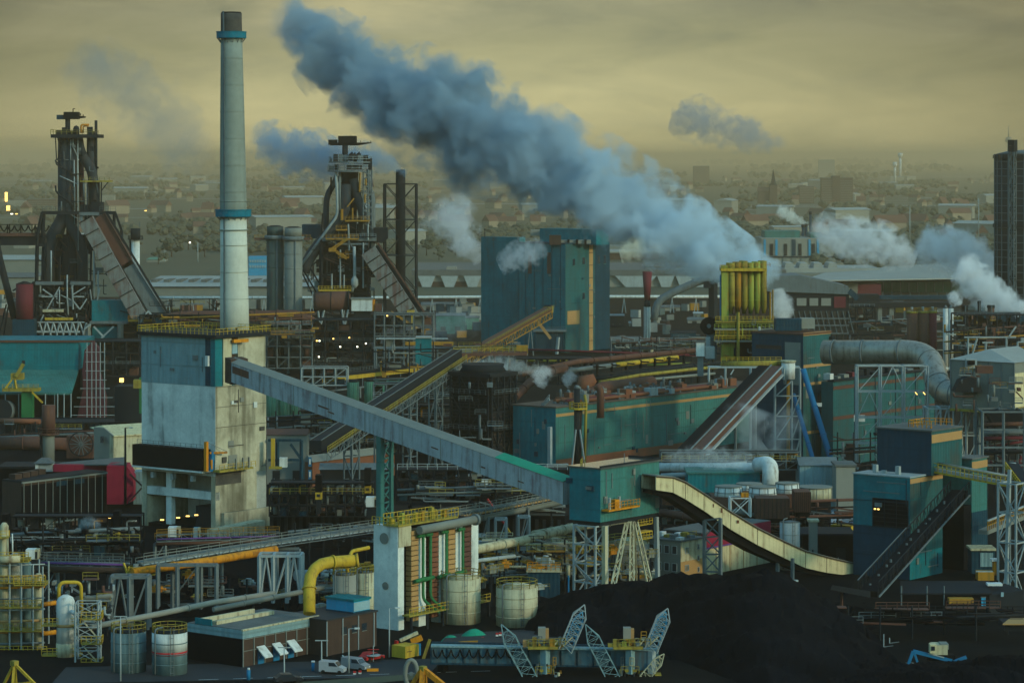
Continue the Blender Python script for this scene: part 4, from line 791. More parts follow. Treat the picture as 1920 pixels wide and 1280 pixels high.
t = T('ochre_beam_bridge', 'orange crane beam running behind the teal hopper box', 'bridge'); fr(t('beam', 'ochre'), 760, 850, 641, 647, 985, 2); fr(t('beam_lower', 'pale_steel'), 705, 840, 634, 636, 1000, 2); fr(t('deck', 'steel'), 700, 855, 652, 654, 990, 3); fbars(t('post', 'steel'), [(x, 654, x, 690) for x in (705, 730, 765, 820, 845)], 990, .5); t.end()
t = T('yellow_conveyor', 'open conveyor with a bright yellow side plate in front of the furnace frames', 'conveyor')
a, c2 = P(604, 712, 930), P(796, 690, 1010); t('side_plate', 'yellow').prism([a-UP*.9, c2-UP*.9, c2+UP*.4, a+UP*.4], (0, .5, 0)); t('belt_frame', 'dark_steel').prism([a+UP*.5, c2+UP*.5, c2+UP*1.6, a+UP*1.6], (0, 3, 0)); rail(t('railing', 'steel'), [a+UP*1.6, c2+UP*1.6], 1.2, 2.5)
t('lower_beam', 'steel').prism([a-UP*4.2, c2-UP*4.2, c2-UP*3.7, a-UP*3.7], (0, 1, 0))
for k in range(9): q = a+(c2-a)*k/8; t('leg', 'steel').bar(q-UP*.9, q-UP*4, .25)
for k in range(4): q = a+(c2-a)*(k+.4)/4; t('support', 'steel').bar(q-UP*4, Vector((q.x, q.y+.5, 0)), .6)
t.end()
for grp, xs, pt, pb, Yq, r in (('left', (510, 531, 552), 735, 812, 890, 1.8), ('right', (662, 694, 716, 737, 758), 716, 772, 930, 1.85)):
    for i, px in enumerate(xs):
        c = P(px, pb, Yq+i*2.2); c.z = 0; t = T('bunker_silo', ('green ribbed bunker silo behind the concrete coal tower', 'green ribbed bunker silo in the row under the yellow conveyor')[grp == 'right'], 'silo', ('green silos by the coal tower', 'green silos under the yellow conveyor')[grp == 'right']); z = P(0, pt, Yq).z
        t('shell', 'silo_green').cyl(c, r, z, 20); t('head', 'dark_steel').cyl(c+UP*z, r*.8, .9, 16)
        for k in range(18): a = 6.283*k/18; q = c+Vector((math.cos(a), math.sin(a), 0))*r; t('shell', 'silo_green').bar(q, q+UP*z, .16)
        t('riser', 'steel').tube([c+Vector((r*.9, -r*.6, 0)), c+Vector((r*.9, -r*.6, z))], .1, 5); t.end()
# left works
Y = 900
t = T('stock_house', 'long teal roofed stock house with a rusty gridded end wall', 'building')
a, e = P(-40, 637, Y), P(158, 637, Y); z1, z2, z3, z4 = a.z, P(0, 693, Y-12).z, P(0, 736, Y-26).z, 0
t('upper_wall', 'teal').obox(Vector((a.x, Y-12, z2)), Vector((e.x-a.x, 0, 0)), Vector((0, 34, 0)), UP*(z1-z2)); t('ridge_beam', 'rust').obox(Vector((a.x, Y-12.5, z1)), Vector((e.x-a.x+5, 0, 0)), Vector((0, 1.2, 0)), UP*.6)
t('lean_to_roof', 'teal_pale').prism([(a.x, Y-12, z2), (a.x, Y-26, z3), (a.x, Y-26, z3-.6), (a.x, Y-12, z2-.8)], Vector((e.x-a.x, 0, 0)))
t('inner_wall', 'black_steel').obox(Vector((a.x, Y-8, 0)), Vector((e.x-a.x, 0, 0)), Vector((0, 26, 0)), UP*(z2-.5))
pl = [P(158, 690, Y-10), P(162, 655, Y-10), P(178, 637, Y-8), P(194, 650, Y-4), P(197, 690, Y), P(214, 735, Y+6), P(214, 790, Y+6), P(138, 790, Y-20), P(150, 735, Y-20)]
t('end_wall', 'maroon').prism([Vector((p.x, Y-14, p.z)) for p in pl], (0, 4, 0))
for x in (154, 163, 172, 180, 188, 196, 205): t('grid_post', 'pale_steel').bar(P(x, 786, Y-14.3-6), P(x, max(640, 737-abs(x-178)*-2.2 if x > 197 or x < 160 else 642), Y-20.3), .2)
for y in (660, 678, 695, 712, 728, 745, 762, 778): w = 18 if y < 700 else 18+(y-700)*.35; t('grid_rail', 'pale_steel').bar(P(178-w, y, Y-20.5), P(178+w, y, Y-20.5), .16)
for x in (10, 35, 85, 108, 120, 133): t('wall_post', 'pale_steel').bar(P(x, 790, Y-27), P(x, 738, Y-27), .25)
t.end()
t = T('lime_crane', 'yellow and green jib crane standing at the stock house eaves', 'crane'); fr(t('cab', 'green_pipe'), 40, 60, 735, 785, Y-32, 4); fr(t('platform', 'yellow_dirty'), 4, 72, 728, 734, Y-33, 5); fr(t('machine_house', 'yellow_dirty'), 20, 42, 700, 712, Y-33, 4); t('jib', 'yellow_dirty').bar(P(30, 706, Y-33), P(44, 682, Y-33), 1.0); fr(t('jib_head', 'dark_steel'), 41, 46, 676, 682, Y-33, 1); fbars(t('stay', 'yellow'), [(22, 712, 10, 728), (28, 712, 30, 728), (60, 735, 80, 755)], Y-33, .5); rail(t('railing', 'yellow'), PP([(4, 728), (72, 728)], Y-33), 1.2, 1.4); t.end()
t = T('drum_screen', 'pale round drum half hidden at the left edge', 'drum'); t('shell', 'steel').tube([P(2, 770, Y-34), P(12, 770, Y-28)], 3.2, 20); t('rim', 'dark_steel').tube([P(1, 770, Y-34.5), P(2, 770, Y-34)], 3.5, 20); t.end()
c = P(228, 716, 880); t = T('yard_lamp', 'bright yellow lamp glowing beside the gridded end wall', 'lamp'); t('lamp_head', 'lamp_amber').cbox(c, 1.2, .8, 1.2, A1, B1); t('post', 'steel').bar(Vector((c.x, c.y+.6, 0)), c+UP*1.4+Vector((0, .6, 0)), .25); t('hood', 'dark_steel').cbox(c+UP*1.25, 1.6, 1.2, .2, A1, B1); t.end()
t = T('green_frame', 'green post with a yellow box squeezed left of the coal tower', 'structure'); fr(t('post', 'green_pipe'), 261, 266, 708, 775, 800, 2); fr(t('box', 'yellow_dirty'), 250, 264, 712, 728, 799, 3); fr(t('base', 'dark_steel'), 215, 264, 724, 790, 806, 8); t.end()
# ================================================================ tall teal tower
t = T('sinter_tower', 'very tall teal clad tower block with an ochre stripe in the middle of the plant', 'building'); Y = 1180
C, la, lb, z1 = blk(t('main_block', 'teal'), 974, 1060, 1143, 458, Y)
blk(t('side_block', 'teal'), 902, 974, 985, 445, Y+22); blk(t('upper_block', 'teal'), 1012, 1118, 1141, 430, Y+6, P(0, 460, Y).z)
fr(t('olive_cabin', 'brown_panel'), 1030, 1052, 441, 459, Y+1, 4); fr(t('roof_gap', 'pale_wall'), 1052, 1108, 450, 457, Y+4, 3); fr(t('rail_box', 'pale_wall'), 995, 1013, 431, 442, Y+30, 6)
for i in range(3): fr(t('gap_post#%d' % i, 'black_steel'), 1064+i*16, 1068+i*16, 449, 458, Y+3, 1)
t('right_cladding', 'teal_sunside').obox(C-BX*.05, AX*la, BX*.04, UP*z1); t('edge_trim', 'teal_dark').obox(C+UP*z1-AX*.2-BX*.2, AX*(la+.3), BX*(lb+.4), UP*.5)  # sunlit right face sheeted in the darkened teal
t('ochre_stripe', 'tan').obox(C+AX*(la*.53)-BX*.12, AX*2.6, BX*.1, UP*(P(0, 458, Y).z)); 
t('right_bay', 'teal_dark').obox(C+AX*(la*.66)-BX*.14, AX*(la*.335), BX*.1, UP*(z1-.5))
for k in range(9): t('stripe_joint#%d' % k, 'brown_panel').obox(C+AX*la*.53-BX*.16+UP*(4+5.2*k), AX*2.6, BX*.1, UP*.25)
for i, (u, py, w, h) in enumerate([(.16, 492, 1.5, 2.6), (.38, 491, 1.5, 2.8), (.38, 557, 1.5, 2.6), (.72, 492, 1.6, 3.6), (.86, 492, 1.4, 3.6), (.78, 452, 1.2, 2.4)]): o = C+AX*la*u-BX*.22+UP*P(0, py+6, Y).z; t('window#%d' % i, 'glass_dark').obox(o, AX*w, BX*.2, UP*h); t('window#%d/sill' % i, 'teal_pale').obox(o-UP*.2-BX*.1-AX*.1, AX*(w+.2), BX*.3, UP*.2)
t('ochre_panel', 'tan').obox(C+AX*la*.04-BX*.18+UP*P(0, 609, Y).z, AX*la*.27, BX*.1, UP*5.6)
for i, (px, pt, pb) in enumerate([(1033, 474, 514), (997, 480, 515)]): o = C+BX*((1060-px)/86*lb)-AX*.15; o.z = P(0, pb, Y).z; t('loading_door#%d' % i, 'rust').obox(o, BX*1.8, AX*.3, UP*(P(0, pt, Y).z-o.z))
fr(t('work_platform', 'steel'), 1000, 1062, 619, 622, Y-8, 8); rail(t('railing', 'steel'), PP([(1000, 619), (1062, 619)], Y-8), 1.3, 2); fr(t('lower_door', 'teal_dark'), 1004, 1056, 622, 655, Y-6.5, 5); t('pale_chute', 'pale_steel').bar(P(1047, 632, Y-9), P(1044, 664, Y-9), 1.0)
for k in range(5): q = C+BX*lb*(.1+.19*k)-AX*.12; t('cladding_joint', 'teal_dark').bar(q, q+UP*z1, .14)
q = P(909, 445, Y+20); t('aircraft_lamp', 'dark_steel').bar(q, q+UP*3.2, .2); t('aircraft_lamp', 'dark_steel').cbox(q+UP*3, .7, .5, .5); wallfit(t, C, la, z1, 16, 6); wallfit(t, C, lb, z1, 14, 7, 'B'); t.end()
t = T('inclined_conveyor', 'yellow and brown open conveyor rising to the teal tower', 'conveyor'); a, e = P(838, 690, 1000), P(1028, 583, 1150); d = e-a; sd_ = Vector((d.y, -d.x, 0)).normalized()
t('belt', 'rust').hexa([a-sd_*1.6, e-sd_*1.6, e+sd_*1.6, a+sd_*1.6, a-sd_*1.6+UP*1.6, e-sd_*1.6+UP*1.6, e+sd_*1.6+UP*1.6, a+sd_*1.6+UP*1.6]); truss(t('side_truss', 'ochre'), a+sd_*1.7, e+sd_*1.7, 2.6, 30, .3); rail(t('railing', 'yellow_dirty'), [a+sd_*2.4+UP*1.2, e+sd_*2.4+UP*1.2], 1.2, 3, .12)
t('head_pulley', 'dark_steel').tube([e-sd_*1.5+UP*1.2, e+sd_*1.5+UP*1.2], 1.3, 12); t('drive_house', 'yellow_dirty').cbox(e-UP*.6, 3.5, 2.5, 2.4); t('drop_chute', 'tan').bar(e-UP*1+Vector((-6, 0, -1)), e+Vector((1, 0, -11)), 1.1)
for k in range(1, 5): q = a+d*k/5; t('trestle', 'steel').bar(q-UP*1, Vector((q.x-1.5, q.y, 0)), .4).bar(q-UP*1, Vector((q.x+1.5, q.y, 0)), .4)
t.end()
# red funnel stack and curved duct
t = T('funnel_stack', 'dark red flaring stack on a ribbed grey shaft', 'chimney'); Y = 1168; c = Vector((P(1213.5, 0, Y).x, Y, 0)); zs = [P(0, y, Y).z for y in (666, 645, 575, 563, 509)]
t('footing', 'cream').cbox(c, 3.6, 3.6, zs[1]); t('ribbed_shaft', 'pale_steel').cyl(c+UP*zs[1], 1.1, zs[2]-zs[1], 10); t('dark_band', 'dark_steel').cyl(c+UP*zs[2], 1.25, zs[3]-zs[2], 14); t('red_funnel', 'dull_red').tube([c+UP*zs[3], c+UP*zs[4]], 1.15, 16, r2=1.95)
for k in range(8): a = 6.283*k/8; q = c+Vector((math.cos(a), math.sin(a), 0))*1.25; t('shaft_rib', 'white_paint').bar(q+UP*zs[1], q+UP*zs[2], .18)
t('collar', 'steel').cyl(c+UP*(zs[1]-.3), 1.8, .6, 14); t.end()
t = T('curved_gallery', 'dark arched conveyor duct climbing from the red funnel stack to the yellow stacks', 'conveyor'); t('duct', 'steel').tube(bend(PP([(1226, 600), (1232, 565), (1262, 548), (1318, 524), (1358, 521)], 1150), 8, 6), 1.6, 10); t('end_tower', 'dark_steel').bar(P(1337, 610, 1150), P(1337, 522, 1150), 2.6); t('handrail', 'steel').tube(bend(PP([(1240, 556), (1320, 519), (1358, 516)], 1149), 4, 3), .12, 5); fr(t('head_box', 'dark_steel'), 1320, 1334, 527, 540, 1148, 3); t.end()
# mid yard buildings
def shed(label, px0, px1, pt, pb, m='wall_grey', rm='roof_grey', d=None, Y=None, doors=2, name='shed', gable=True):
    Y = Y or GY(pb); a, bb = P(px0, pb, Y), P(px1, pt, Y); a.z = 0 if pb else a.z; h = bb.z; w = bb.x-a.x; d = d or max(6, w*.6)
    t = T(name, label, 'shed'); t('wall', m).obox(a, Vector((w, 0, 0)), Vector((0, d, 0)), UP*h)
    e = a+UP*h+Vector((-.3, -.4, .02))
    if gable: t('roof', rm).prism([e, e+Vector((0, (d+.8)/2, d*.14)), e+Vector((0, d+.8, 0))], Vector((w+.6, 0, 0)))
    else: t('roof', rm).obox(e, Vector((w+.6, 0, 0)), Vector((0, d+.8, 0)), UP*.4)
    for i in range(doors): x = w*(i+.3)/max(doors, 1); t('door#%d' % i, 'dark_steel').obox(a+Vector((x, -.1, 0)), Vector((min(w*.18, 3.2), 0, 0)), Vector((0, .2, 0)), UP*min(3.4, h*.7)); t('door#%d/handle' % i, 'pale_steel').obox(a+Vector((x+.3, -.18, 1.1)), Vector((.15, 0, 0)), Vector((0, .1, 0)), UP*.4)
    return t.end()
for a in [('dark shed with a pitched roof right of the teal tower', 1144, 1170, 592, 613, 'dark_steel', 'steel'), ('tiny house with a white gable behind the yellow stacks', 1301, 1318, 588, 598, 'wall_grey', 'roof_pale'), ('low pale shed in the middle yard', 1180, 1200, 606, 612, 'pale_wall', 'roof_pale'),
          ('dark blue low building left of the black fan', 1258, 1305, 624, 646, 'teal_dark', 'dark_steel'), ('orange brown container in the middle yard', 1225, 1258, 612, 620, 'brick', 'rust'), ('long grey shed beside the funnel stack', 1146, 1202, 636, 652, 'wall_grey', 'roof_grey'), ('pale flat shed far behind the funnel stack', 1230, 1275, 576, 583, 'pale_wall', 'roof_grey'),
          ('long teal shed left of the tall teal tower', 818, 872, 592, 626, 'teal_pale', 'steel'), ('pale low shed by the white pipeline', 790, 850, 572, 582, 'wall_grey', 'roof_grey'), ('dim teal shed behind the skip bridge foot', 862, 898, 596, 618, 'silo_green', 'roof_grey'), ('small grey shed under the white pipeline', 1290, 1340, 600, 606, 'pale_wall', 'roof_grey')]: shed(*a)
rnd = random.Random(11)
kinds = [('container', 'steel container standing in the busy middle yard', 'container', (6, 2.5, 2.6), ['rust', 'wall_grey', 'teal_dark', 'pale_wall', 'ochre'])]
protos = {}
for m in ('rust', 'wall_grey', 'teal_dark', 'pale_wall', 'ochre', 'roof_pale'):
    nm = {'rust': 'rusty brown', 'wall_grey': 'dull grey', 'teal_dark': 'dark teal', 'pale_wall': 'pale grey', 'ochre': 'ochre', 'roof_pale': 'whitish'}[m]
    first = None
    for i in range(18):
        px, py = rnd.choice([(rnd.uniform(1146, 1340), rnd.uniform(575, 655)), (rnd.uniform(820, 900), rnd.uniform(565, 640)), (rnd.uniform(1560, 1900), rnd.uniform(575, 620)), (rnd.uniform(0, 60), rnd.uniform(540, 600)), (rnd.uniform(300, 410), rnd.uniform(560, 585))])
        c = G(px, py)
        if first is None:
            t = T('container', nm+' container standing in the yards behind the furnaces', 'container', nm+' containers of the back yards', loc=c); t('body', m).cbox(c, 7, 3, 2.9, A1, B1); t('roof', 'roof_grey').cbox(c+UP*2.92, 7.2, 3.2, .15, A1, B1)
            for k in range(6): t('body', m).cbox(c+Vector((-3.1+k*1.2, -1.55, .1)), .15, .12, 2.7, A1, B1)
            first = t.end()
        else: o = copy_tree(first); o['label'] = nm+' container in the yard '+[n for x, n in ((70, 'by the red tank'), (420, 'left of the tall chimney'), (905, 'left of the tall teal tower'), (1240, 'around the red funnel stack'), (1345, 'left of the black fan'), (1700, 'by the elevated track'), (9999, 'near the brown drums')) if px < x][0]; o.location = c; o.rotation_euler = (0, 0, rnd.choice([.9, -.66, .2])); f = rnd.uniform(.45, .95); o.scale = (f, f, rnd.uniform(.8, 1.5))
# dark hall behind yellow stacks
t = T('ore_hall', 'dark rusty trestle hall with pale panels behind the yellow stacks', 'building'); Y = 1240
fr(t('wall', 'dark_steel'), 1442, 1592, 545, 583, Y, 24); t('roof', 'steel').prism([P(1438, 546, Y-1), P(1596, 552, Y-1), P(1590, 536, Y-1), P(1500, 516, Y-1), P(1440, 518, Y-1)], (0, 26, 0))
for k, (x0, x1) in enumerate([(1494, 1512), (1518, 1534), (1540, 1558)]): fr(t('pale_panel#%d' % k, 'pale_wall'), x0, x1, 559, 573, Y-.4, .3)
fr(t('red_panel', 'dull_red'), 1564, 1586, 556, 577, Y-.4, .3)
for k in range(15): x = 1446+k*10.3; t('column#%d' % k, 'dark_steel').bar(P(x, 583, Y), Vector((P(x, 0, Y).x, Y, 0)), .6); t('brace', 'steel').bar(P(x, 583, Y-.5), P(x+10.3, 625, Y-.5), .3)
for y in (596, 609, 624): fr(t('girder', 'steel'), 1444, 1592, y, y+2, Y-.8, .8)
t('link_conveyor', 'teal_dark').bar(P(1592, 545, Y), P(1608, 560, Y), 2.4); t.end()
t = T('elevated_road', 'dark elevated track on broad piers right of the ore hall', 'bridge'); Y = 1340
fr(t('deck', 'dark_steel'), 1600, 1790, 567, 577, Y, 9); fr(t('pipe_deck', 'teal_dark'), 1650, 1795, 554, 561, Y+30, 5); fr(t('upper_plant', 'dark_steel'), 1600, 1648, 552, 568, Y+4, 8)
for x in (1612, 1646, 1668, 1700, 1745, 1780): fr(t('pier#%d' % x, 'wall_grey'), x, x+8, 577, 601, Y+1, 4)
for i in range(8): fr(t('railing_panel', 'steel'), 1655+i*17, 1656+i*17, 548, 554, Y+30, .3)
t.end()
frame_block('plant_structure', 'hazy dark frame beside the elevated track', 1592, 1640, 575, 618, 1260, 3, 3, 'dark_steel', d=8)
for i, (px, r, m, lab) in enumerate([(1710, 10, 'rust', 'brown drum with a yellow rim, first of three'), (1731, 10, 'rust', 'brown drum with a yellow rim, middle of three'), (1750, 8, 'dull_red', 'redder narrow drum with a yellow rim, last of three')]):
    Y = 1090; c = Vector((P(px, 0, Y).x, Y+i, 0)); z = P(0, 587, Y).z; t = T('slurry_drum', lab, 'tank'); t('shell', m).cyl(c, r*Y/F, z, 20); t('rim', 'yellow_dirty').cyl(c+UP*z, r*Y/F*1.1, .7, 20)
    rail(t('railing', 'ochre'), [c+UP*(z+.7)+Vector((math.cos(a), math.sin(a), 0))*r*Y/F for a in [6.283*j/10 for j in range(10)]], 1.3, 2, .12, True); t('valve', 'pale_steel').cyl(c+UP*(z+.7), .5, 1.6, 8); t.end()
for lab, px, r, pt, m in (('white ribbed silo pair piece left of the steaming stacks', 1773, 5, 578, 'white_paint'), ('white ribbed silo beside its twin', 1783, 5, 578, 'white_paint')):
    Y = 1080; c = Vector((P(px, 0, Y).x, Y, 0)); z = P(0, pt, Y).z; t = T('white_silo', lab, 'silo'); t('shell', m).cyl(c, r*Y/F, z, 14); t('cap', 'steel').tube([c+UP*z, c+UP*(z+1.2)], [r*Y/F, .2], 14); t('cone_foot', m).cyl(c, r*Y/F*1.15, 1.4, 14); t.end()
for lab, px, r, pt in (('black steaming stack left of the dark cooling hall', 1809, 6, 573), ('dark red steaming stack amid the right steam', 1858, 6.5, 573), ('thin black stack by the gasholder', 1836, 3, 565)):
    Y = 1060; c = Vector((P(px, 0, Y).x, Y, 0)); z = P(0, pt, Y).z; t = T('steam_stack', lab, 'chimney'); t('shaft', 'rust' if 'red' in lab else 'black_steel').cyl(c, r*Y/F, z, 18); t('rim', 'dark_steel').cyl(c+UP*(z-.8), r*Y/F*1.12, 1, 18); t('ladder', 'steel').bar(c+Vector((0, -r*Y/F-.3, 0)), c+Vector((0, -r*Y/F-.3, z)), .3); t.end()
frame_block('plant_structure', 'dark machinery frame under the steaming stacks on the right', 1795, 1925, 590, 660, 1040, 7, 3, 'dark_steel', d=14)
t = T('cooling_hall', 'long dark green roofed hall under the right hand steam', 'building'); Y = 1070; fr(t('roof', 'teal_dark'), 1842, 1930, 588, 603, Y, 20); fr(t('wall', 'black_steel'), 1846, 1930, 603, 660, Y+2, 16); fr(t('brick_panel', 'brick'), 1860, 1876, 608, 628, Y+1.5, 1); t.end()
t = T('pipe_portal', 'pale steel pipe portal in front of the steaming stacks', 'structure'); Y = 1000
fbars(t('beam', 'pale_steel'), [(1808, 632, 1905, 632), (1815, 632, 1815, 665), (1887, 632, 1887, 665), (1842, 642, 1862, 642), (1908, 641, 1925, 641), (1848, 642, 1848, 665), (1908, 641, 1908, 665), (1890, 634, 1905, 612), (1823, 665, 1832, 634)], Y, .5); t.end()
# ================================================================ cooling / quench structure and diagonal conveyors
t = T('cooling_tower', 'broad dark lattice sided cooling tower with a steaming top', 'cooling tower'); Y = 745
C, la, lb, z1 = blk(t('casing', 'black_steel'), 848, 918, 963, 706, Y); t('brown_bay', 'brown_panel').obox(C-BX*.1-AX*0, AX*la, -BX*.15, UP*(z1-9))
for face, L in (('A', la), ('B', lb)):
    u, nrm = (AX, -BX) if face == 'A' else (BX, -AX)
    for i in range(5): q = C+nrm*.7+u*L*i/4; t('corner_column', 'dark_steel').bar(q, q+UP*z1, .42)
    for k in range(5): t('ring_beam', 'steel' if k % 2 else 'dark_steel').bar(C+nrm*.7+UP*z1*(k+1)/5, C+nrm*.7+u*L+UP*z1*(k+1)/5, .4)
    for k in range(5):
        for i in range(4):
            a, e = C+nrm*.75+u*L*i/4+UP*z1*k/5, C+nrm*.75+u*L*(i+1)/4+UP*z1*(k+1)/5
            if (i+k) % 2: a.z, e.z = e.z, a.z
            t('cross_brace', 'dark_steel').bar(a, e, .22)
    for k in range(26): z = z1*(k+.5)/26; t('louvre_'+('right' if face == 'A' else 'left')+'#%d' % k, 'dark_steel' if k % 3 else 'black_steel').obox(C+nrm*.1+UP*z, u*L, nrm*.35, UP*.45)
    for k in (2, 4): z = z1*k/5; t('walkway', 'dark_steel').obox(C+nrm*.6+UP*z, u*L, nrm*1.1, UP*.15); rail(t('walkway_railing', 'steel'), [C+nrm*1.7+UP*z, C+nrm*1.7+u*L+UP*z], 1.2, 1.6, .09)
t('top_rim', 'dark_steel').obox(C+UP*z1-AX*.8-BX*.8, AX*(la+1.6), BX*(lb+1.6), UP*.8); greeble(t, 850, 960, 715, 845, Y-4, 12, 14, ms=('dark_steel', 'steel', 'black_steel'), deck_m='steel', d=3); t('fan_cowl', 'dark_steel').lathe(C+AX*la*.5+BX*lb*.5+UP*(z1+.8), [(6.2, 0), (5.4, 1.2), (5.6, 2)], 24)
t.end()
t = T('conveyor_junction', 'ochre railed junction platform above the cooling tower', 'platform'); Y = 780
a = P(850, 668, Y); deck(t('deck', 'rust'), t('railing', 'yellow_dirty'), a, Vector((20, 4, 0)), Vector((0, 7, 0)), 1.3, .12, .8); fr(t('drive_cabin', 'wall_grey'), 862, 885, 655, 668, Y+2, 4); fr(t('drive_cabin_small', 'ochre'), 968, 990, 648, 662, Y+9, 3); fbars(t('post', 'steel'), [(855, 674, 855, 706), (880, 674, 880, 706), (905, 674, 905, 706), (950, 674, 950, 706)], Y+3, .5); t.end()
t = T('inclined_conveyor', 'long dark conveyor with yellow railings crossing behind the grey gallery', 'conveyor'); a, e = P(598, 846, 640), P(862, 672, 775); d = e-a; sd_ = Vector((d.y, -d.x, 0)).normalized()
t('gallery_box', 'dark_steel').hexa([a-sd_*2.2, e-sd_*2.2, e+sd_*.6, a+sd_*.6, a-sd_*2.2+UP*2.4, e-sd_*2.2+UP*2.4, e+sd_*.6+UP*2.4, a+sd_*.6+UP*2.4])
for o in (-2.1, .5): t('roof_edge', 'steel').bar(a+sd_*o+UP*2.5, e+sd_*o+UP*2.5, .14)
t('walkway', 'dark_steel').hexa([a+sd_*.7-UP*.4, e+sd_*.7-UP*.4, e+sd_*1.9-UP*.4, a+sd_*1.9-UP*.4, a+sd_*.7-UP*.2, e+sd_*.7-UP*.2, e+sd_*1.9-UP*.2, a+sd_*1.9-UP*.2]); rail(t('railing', 'yellow_dirty'), [a+sd_*2+UP*-.2, e+sd_*2-UP*.2], 1.3, 1.3, .13)
truss(t('under_truss', 'steel'), a+sd_*1.9-UP*.3, e+sd_*1.9-UP*.3, 1.8, 40, .2)
for k in (1, 2, 3, 4): q = a+d*k/5; lattice(t('trestle_leg#%d' % k, 'steel'), Vector((q.x, q.y, 0)), 2.5, 2.5, q.z-.5, max(2, int(q.z/5)), .3)
t.end()
# ================================================================ long teal hall and its clutter
t = T('pellet_hall', 'long teal hall with an ochre stripe under the roof pipes', 'building'); Y = 740
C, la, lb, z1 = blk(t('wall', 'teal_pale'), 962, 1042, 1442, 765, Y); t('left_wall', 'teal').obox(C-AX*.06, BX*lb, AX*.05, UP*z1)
t('roof', 'roof_brown').obox(C+UP*z1-AX*.3-BX*.3, AX*(la+.6), BX*(lb+.6), UP*.35); stripes(t, 'ochre_stripe', 'tan', C, la*.83, z1-2.3, .75)
stripes(t, 'brick_plinth', 'brick', C, la*.62, .1, 2.2); t('wall_pipe', 'pale_steel').bar(P(1031, 880, 737), P(1031, 800, 737), .9)
t('outside_stair', 'pale_steel').bar(P(966, 812, 752), P(1030, 748, 742), .25, .8); rail(t('outside_stair_railing', 'pale_steel'), [P(966, 810, 751), P(985, 792, 749), P(1000, 785, 747), P(1030, 748, 741)], 1.2, 1.2, .1)
fr(t('brown_annex', 'brick'), 972, 998, 845, 885, 748, 4); fr(t('plant_door', 'teal_dark'), 980, 990, 828, 838, 752, 1); wallfit(t, C, la*.8, z1, 46, 8); wallfit(t, C, lb, z1, 14, 9, 'B'); t.end()
rnd = random.Random(5)
t = T('waste_gas_duct', 'fat reddish duct lying along the teal hall roof', 'pipe'); t('duct', 'rust').tube([P(1085, 745, 772), P(1130, 727, 778), P(1222, 716, 800)], 1.7, 14); t('end_bell', 'brick').tube(PP([(1092, 735), (1098, 716), (1116, 708)], 776), [1.9, 2.4, 1.2], 14); t('stub_pipe', 'rust').tube(bend(PP([(1118, 722), (1126, 730), (1126, 783)], 745), 2, 4), .95, 12); t.end()
t = T('waste_gas_duct', 'thin red duct parallel to the roof edge of the teal hall', 'pipe'); t('duct', 'rust').tube([P(1110, 760, 760), P(1200, 748, 782), P(1300, 733, 808)], .9, 10)
for k in range(8): q = P(1120+k*24, 762-k*3.4, 762+k*6.4); t('saddle#%d' % k, 'steel').cbox(q-UP*1.6, 1, 1, 1.4)
t.end()
for k, (v, m) in enumerate(((1.2, 'brick'), (2.6, 'dull_red'), (4.2, 'rust'), (6.4, 'brick'))): 
    t = T('roof_pipe', ('brick red pipe nearest the front edge of the teal hall roof', 'dull red pipe second from the roof edge of the teal hall', 'rusty pipe third from the roof edge of the teal hall', 'brick red pipe farthest back on the teal hall roof')[k], 'pipe'); a = C+AX*la*.08+BX*v+UP*(z1+1.0); t('pipe', m).tube([a, a+AX*la*(.72-.06*k)], .45+.1*(k % 2), 10)
    for j in range(9): t('saddle#%d' % j, 'steel').cbox(a+AX*la*.07*j-UP*.65, .5, .9, .5)
    t.end()
for i in range(40):
    u = rnd.uniform(.03, .85); v = rnd.uniform(1, lb-4); q = C+AX*la*u+BX*v+UP*(z1+.35)
    t = T('roof_unit', 'small roof plant unit among the pipes on the teal hall', 'roof unit', 'roof plant on the teal hall', loc=q); m = rnd.choice(['wall_grey', 'rust', 'pale_steel', 'brick']); t('casing', m).cbox(q, rnd.uniform(1.5, 4), rnd.uniform(1.5, 3), rnd.uniform(.9, 2.4)); t('vent', 'steel').cyl(q+UP*.8, .3, rnd.uniform(1.4, 2.6), 8); t('lid', 'roof_grey').cbox(q+UP*2.3, .9, .9, .12); t.end()
t = T('process_stack', 'slim dark process stack with a yellow ring platform against the teal hall', 'chimney'); Y = 715; a = P(1082, 875, Y)
t('stack_pipe', 'dark_steel').tube([a, P(1082, 728, Y)], .75, 12); t('second_pipe', 'rust').tube([P(1087, 872, Y+1), P(1087, 800, Y+1), P(1088, 765, Y+1)], .5, 10); t('bypass_pipe', 'yellow_dirty').tube(PP([(1096, 875), (1099, 755), (1096, 740)], Y), .35, 8)
for dx, k in ((-9, 0), (12, 1)): t('stay#%d' % k, 'pale_steel').bar(P(1083+dx*1.2, 876, Y-1), P(1083+dx*.35, 805, Y-1), .3)
q = P(1084, 767, Y); t('ring_platform', 'yellow').tube([q, q+UP*.4], 2.3, 14, sm=False); rail(t('ring_railing', 'yellow'), [q+UP*.4+Vector((math.cos(x), math.sin(x), 0))*2.2 for x in [6.283*j/12 for j in range(12)]], 1.3, 2, .13, True); t('tip', 'steel').tube([P(1082, 728, Y), P(1082, 722, Y)], [.9, .5], 10); t.end()
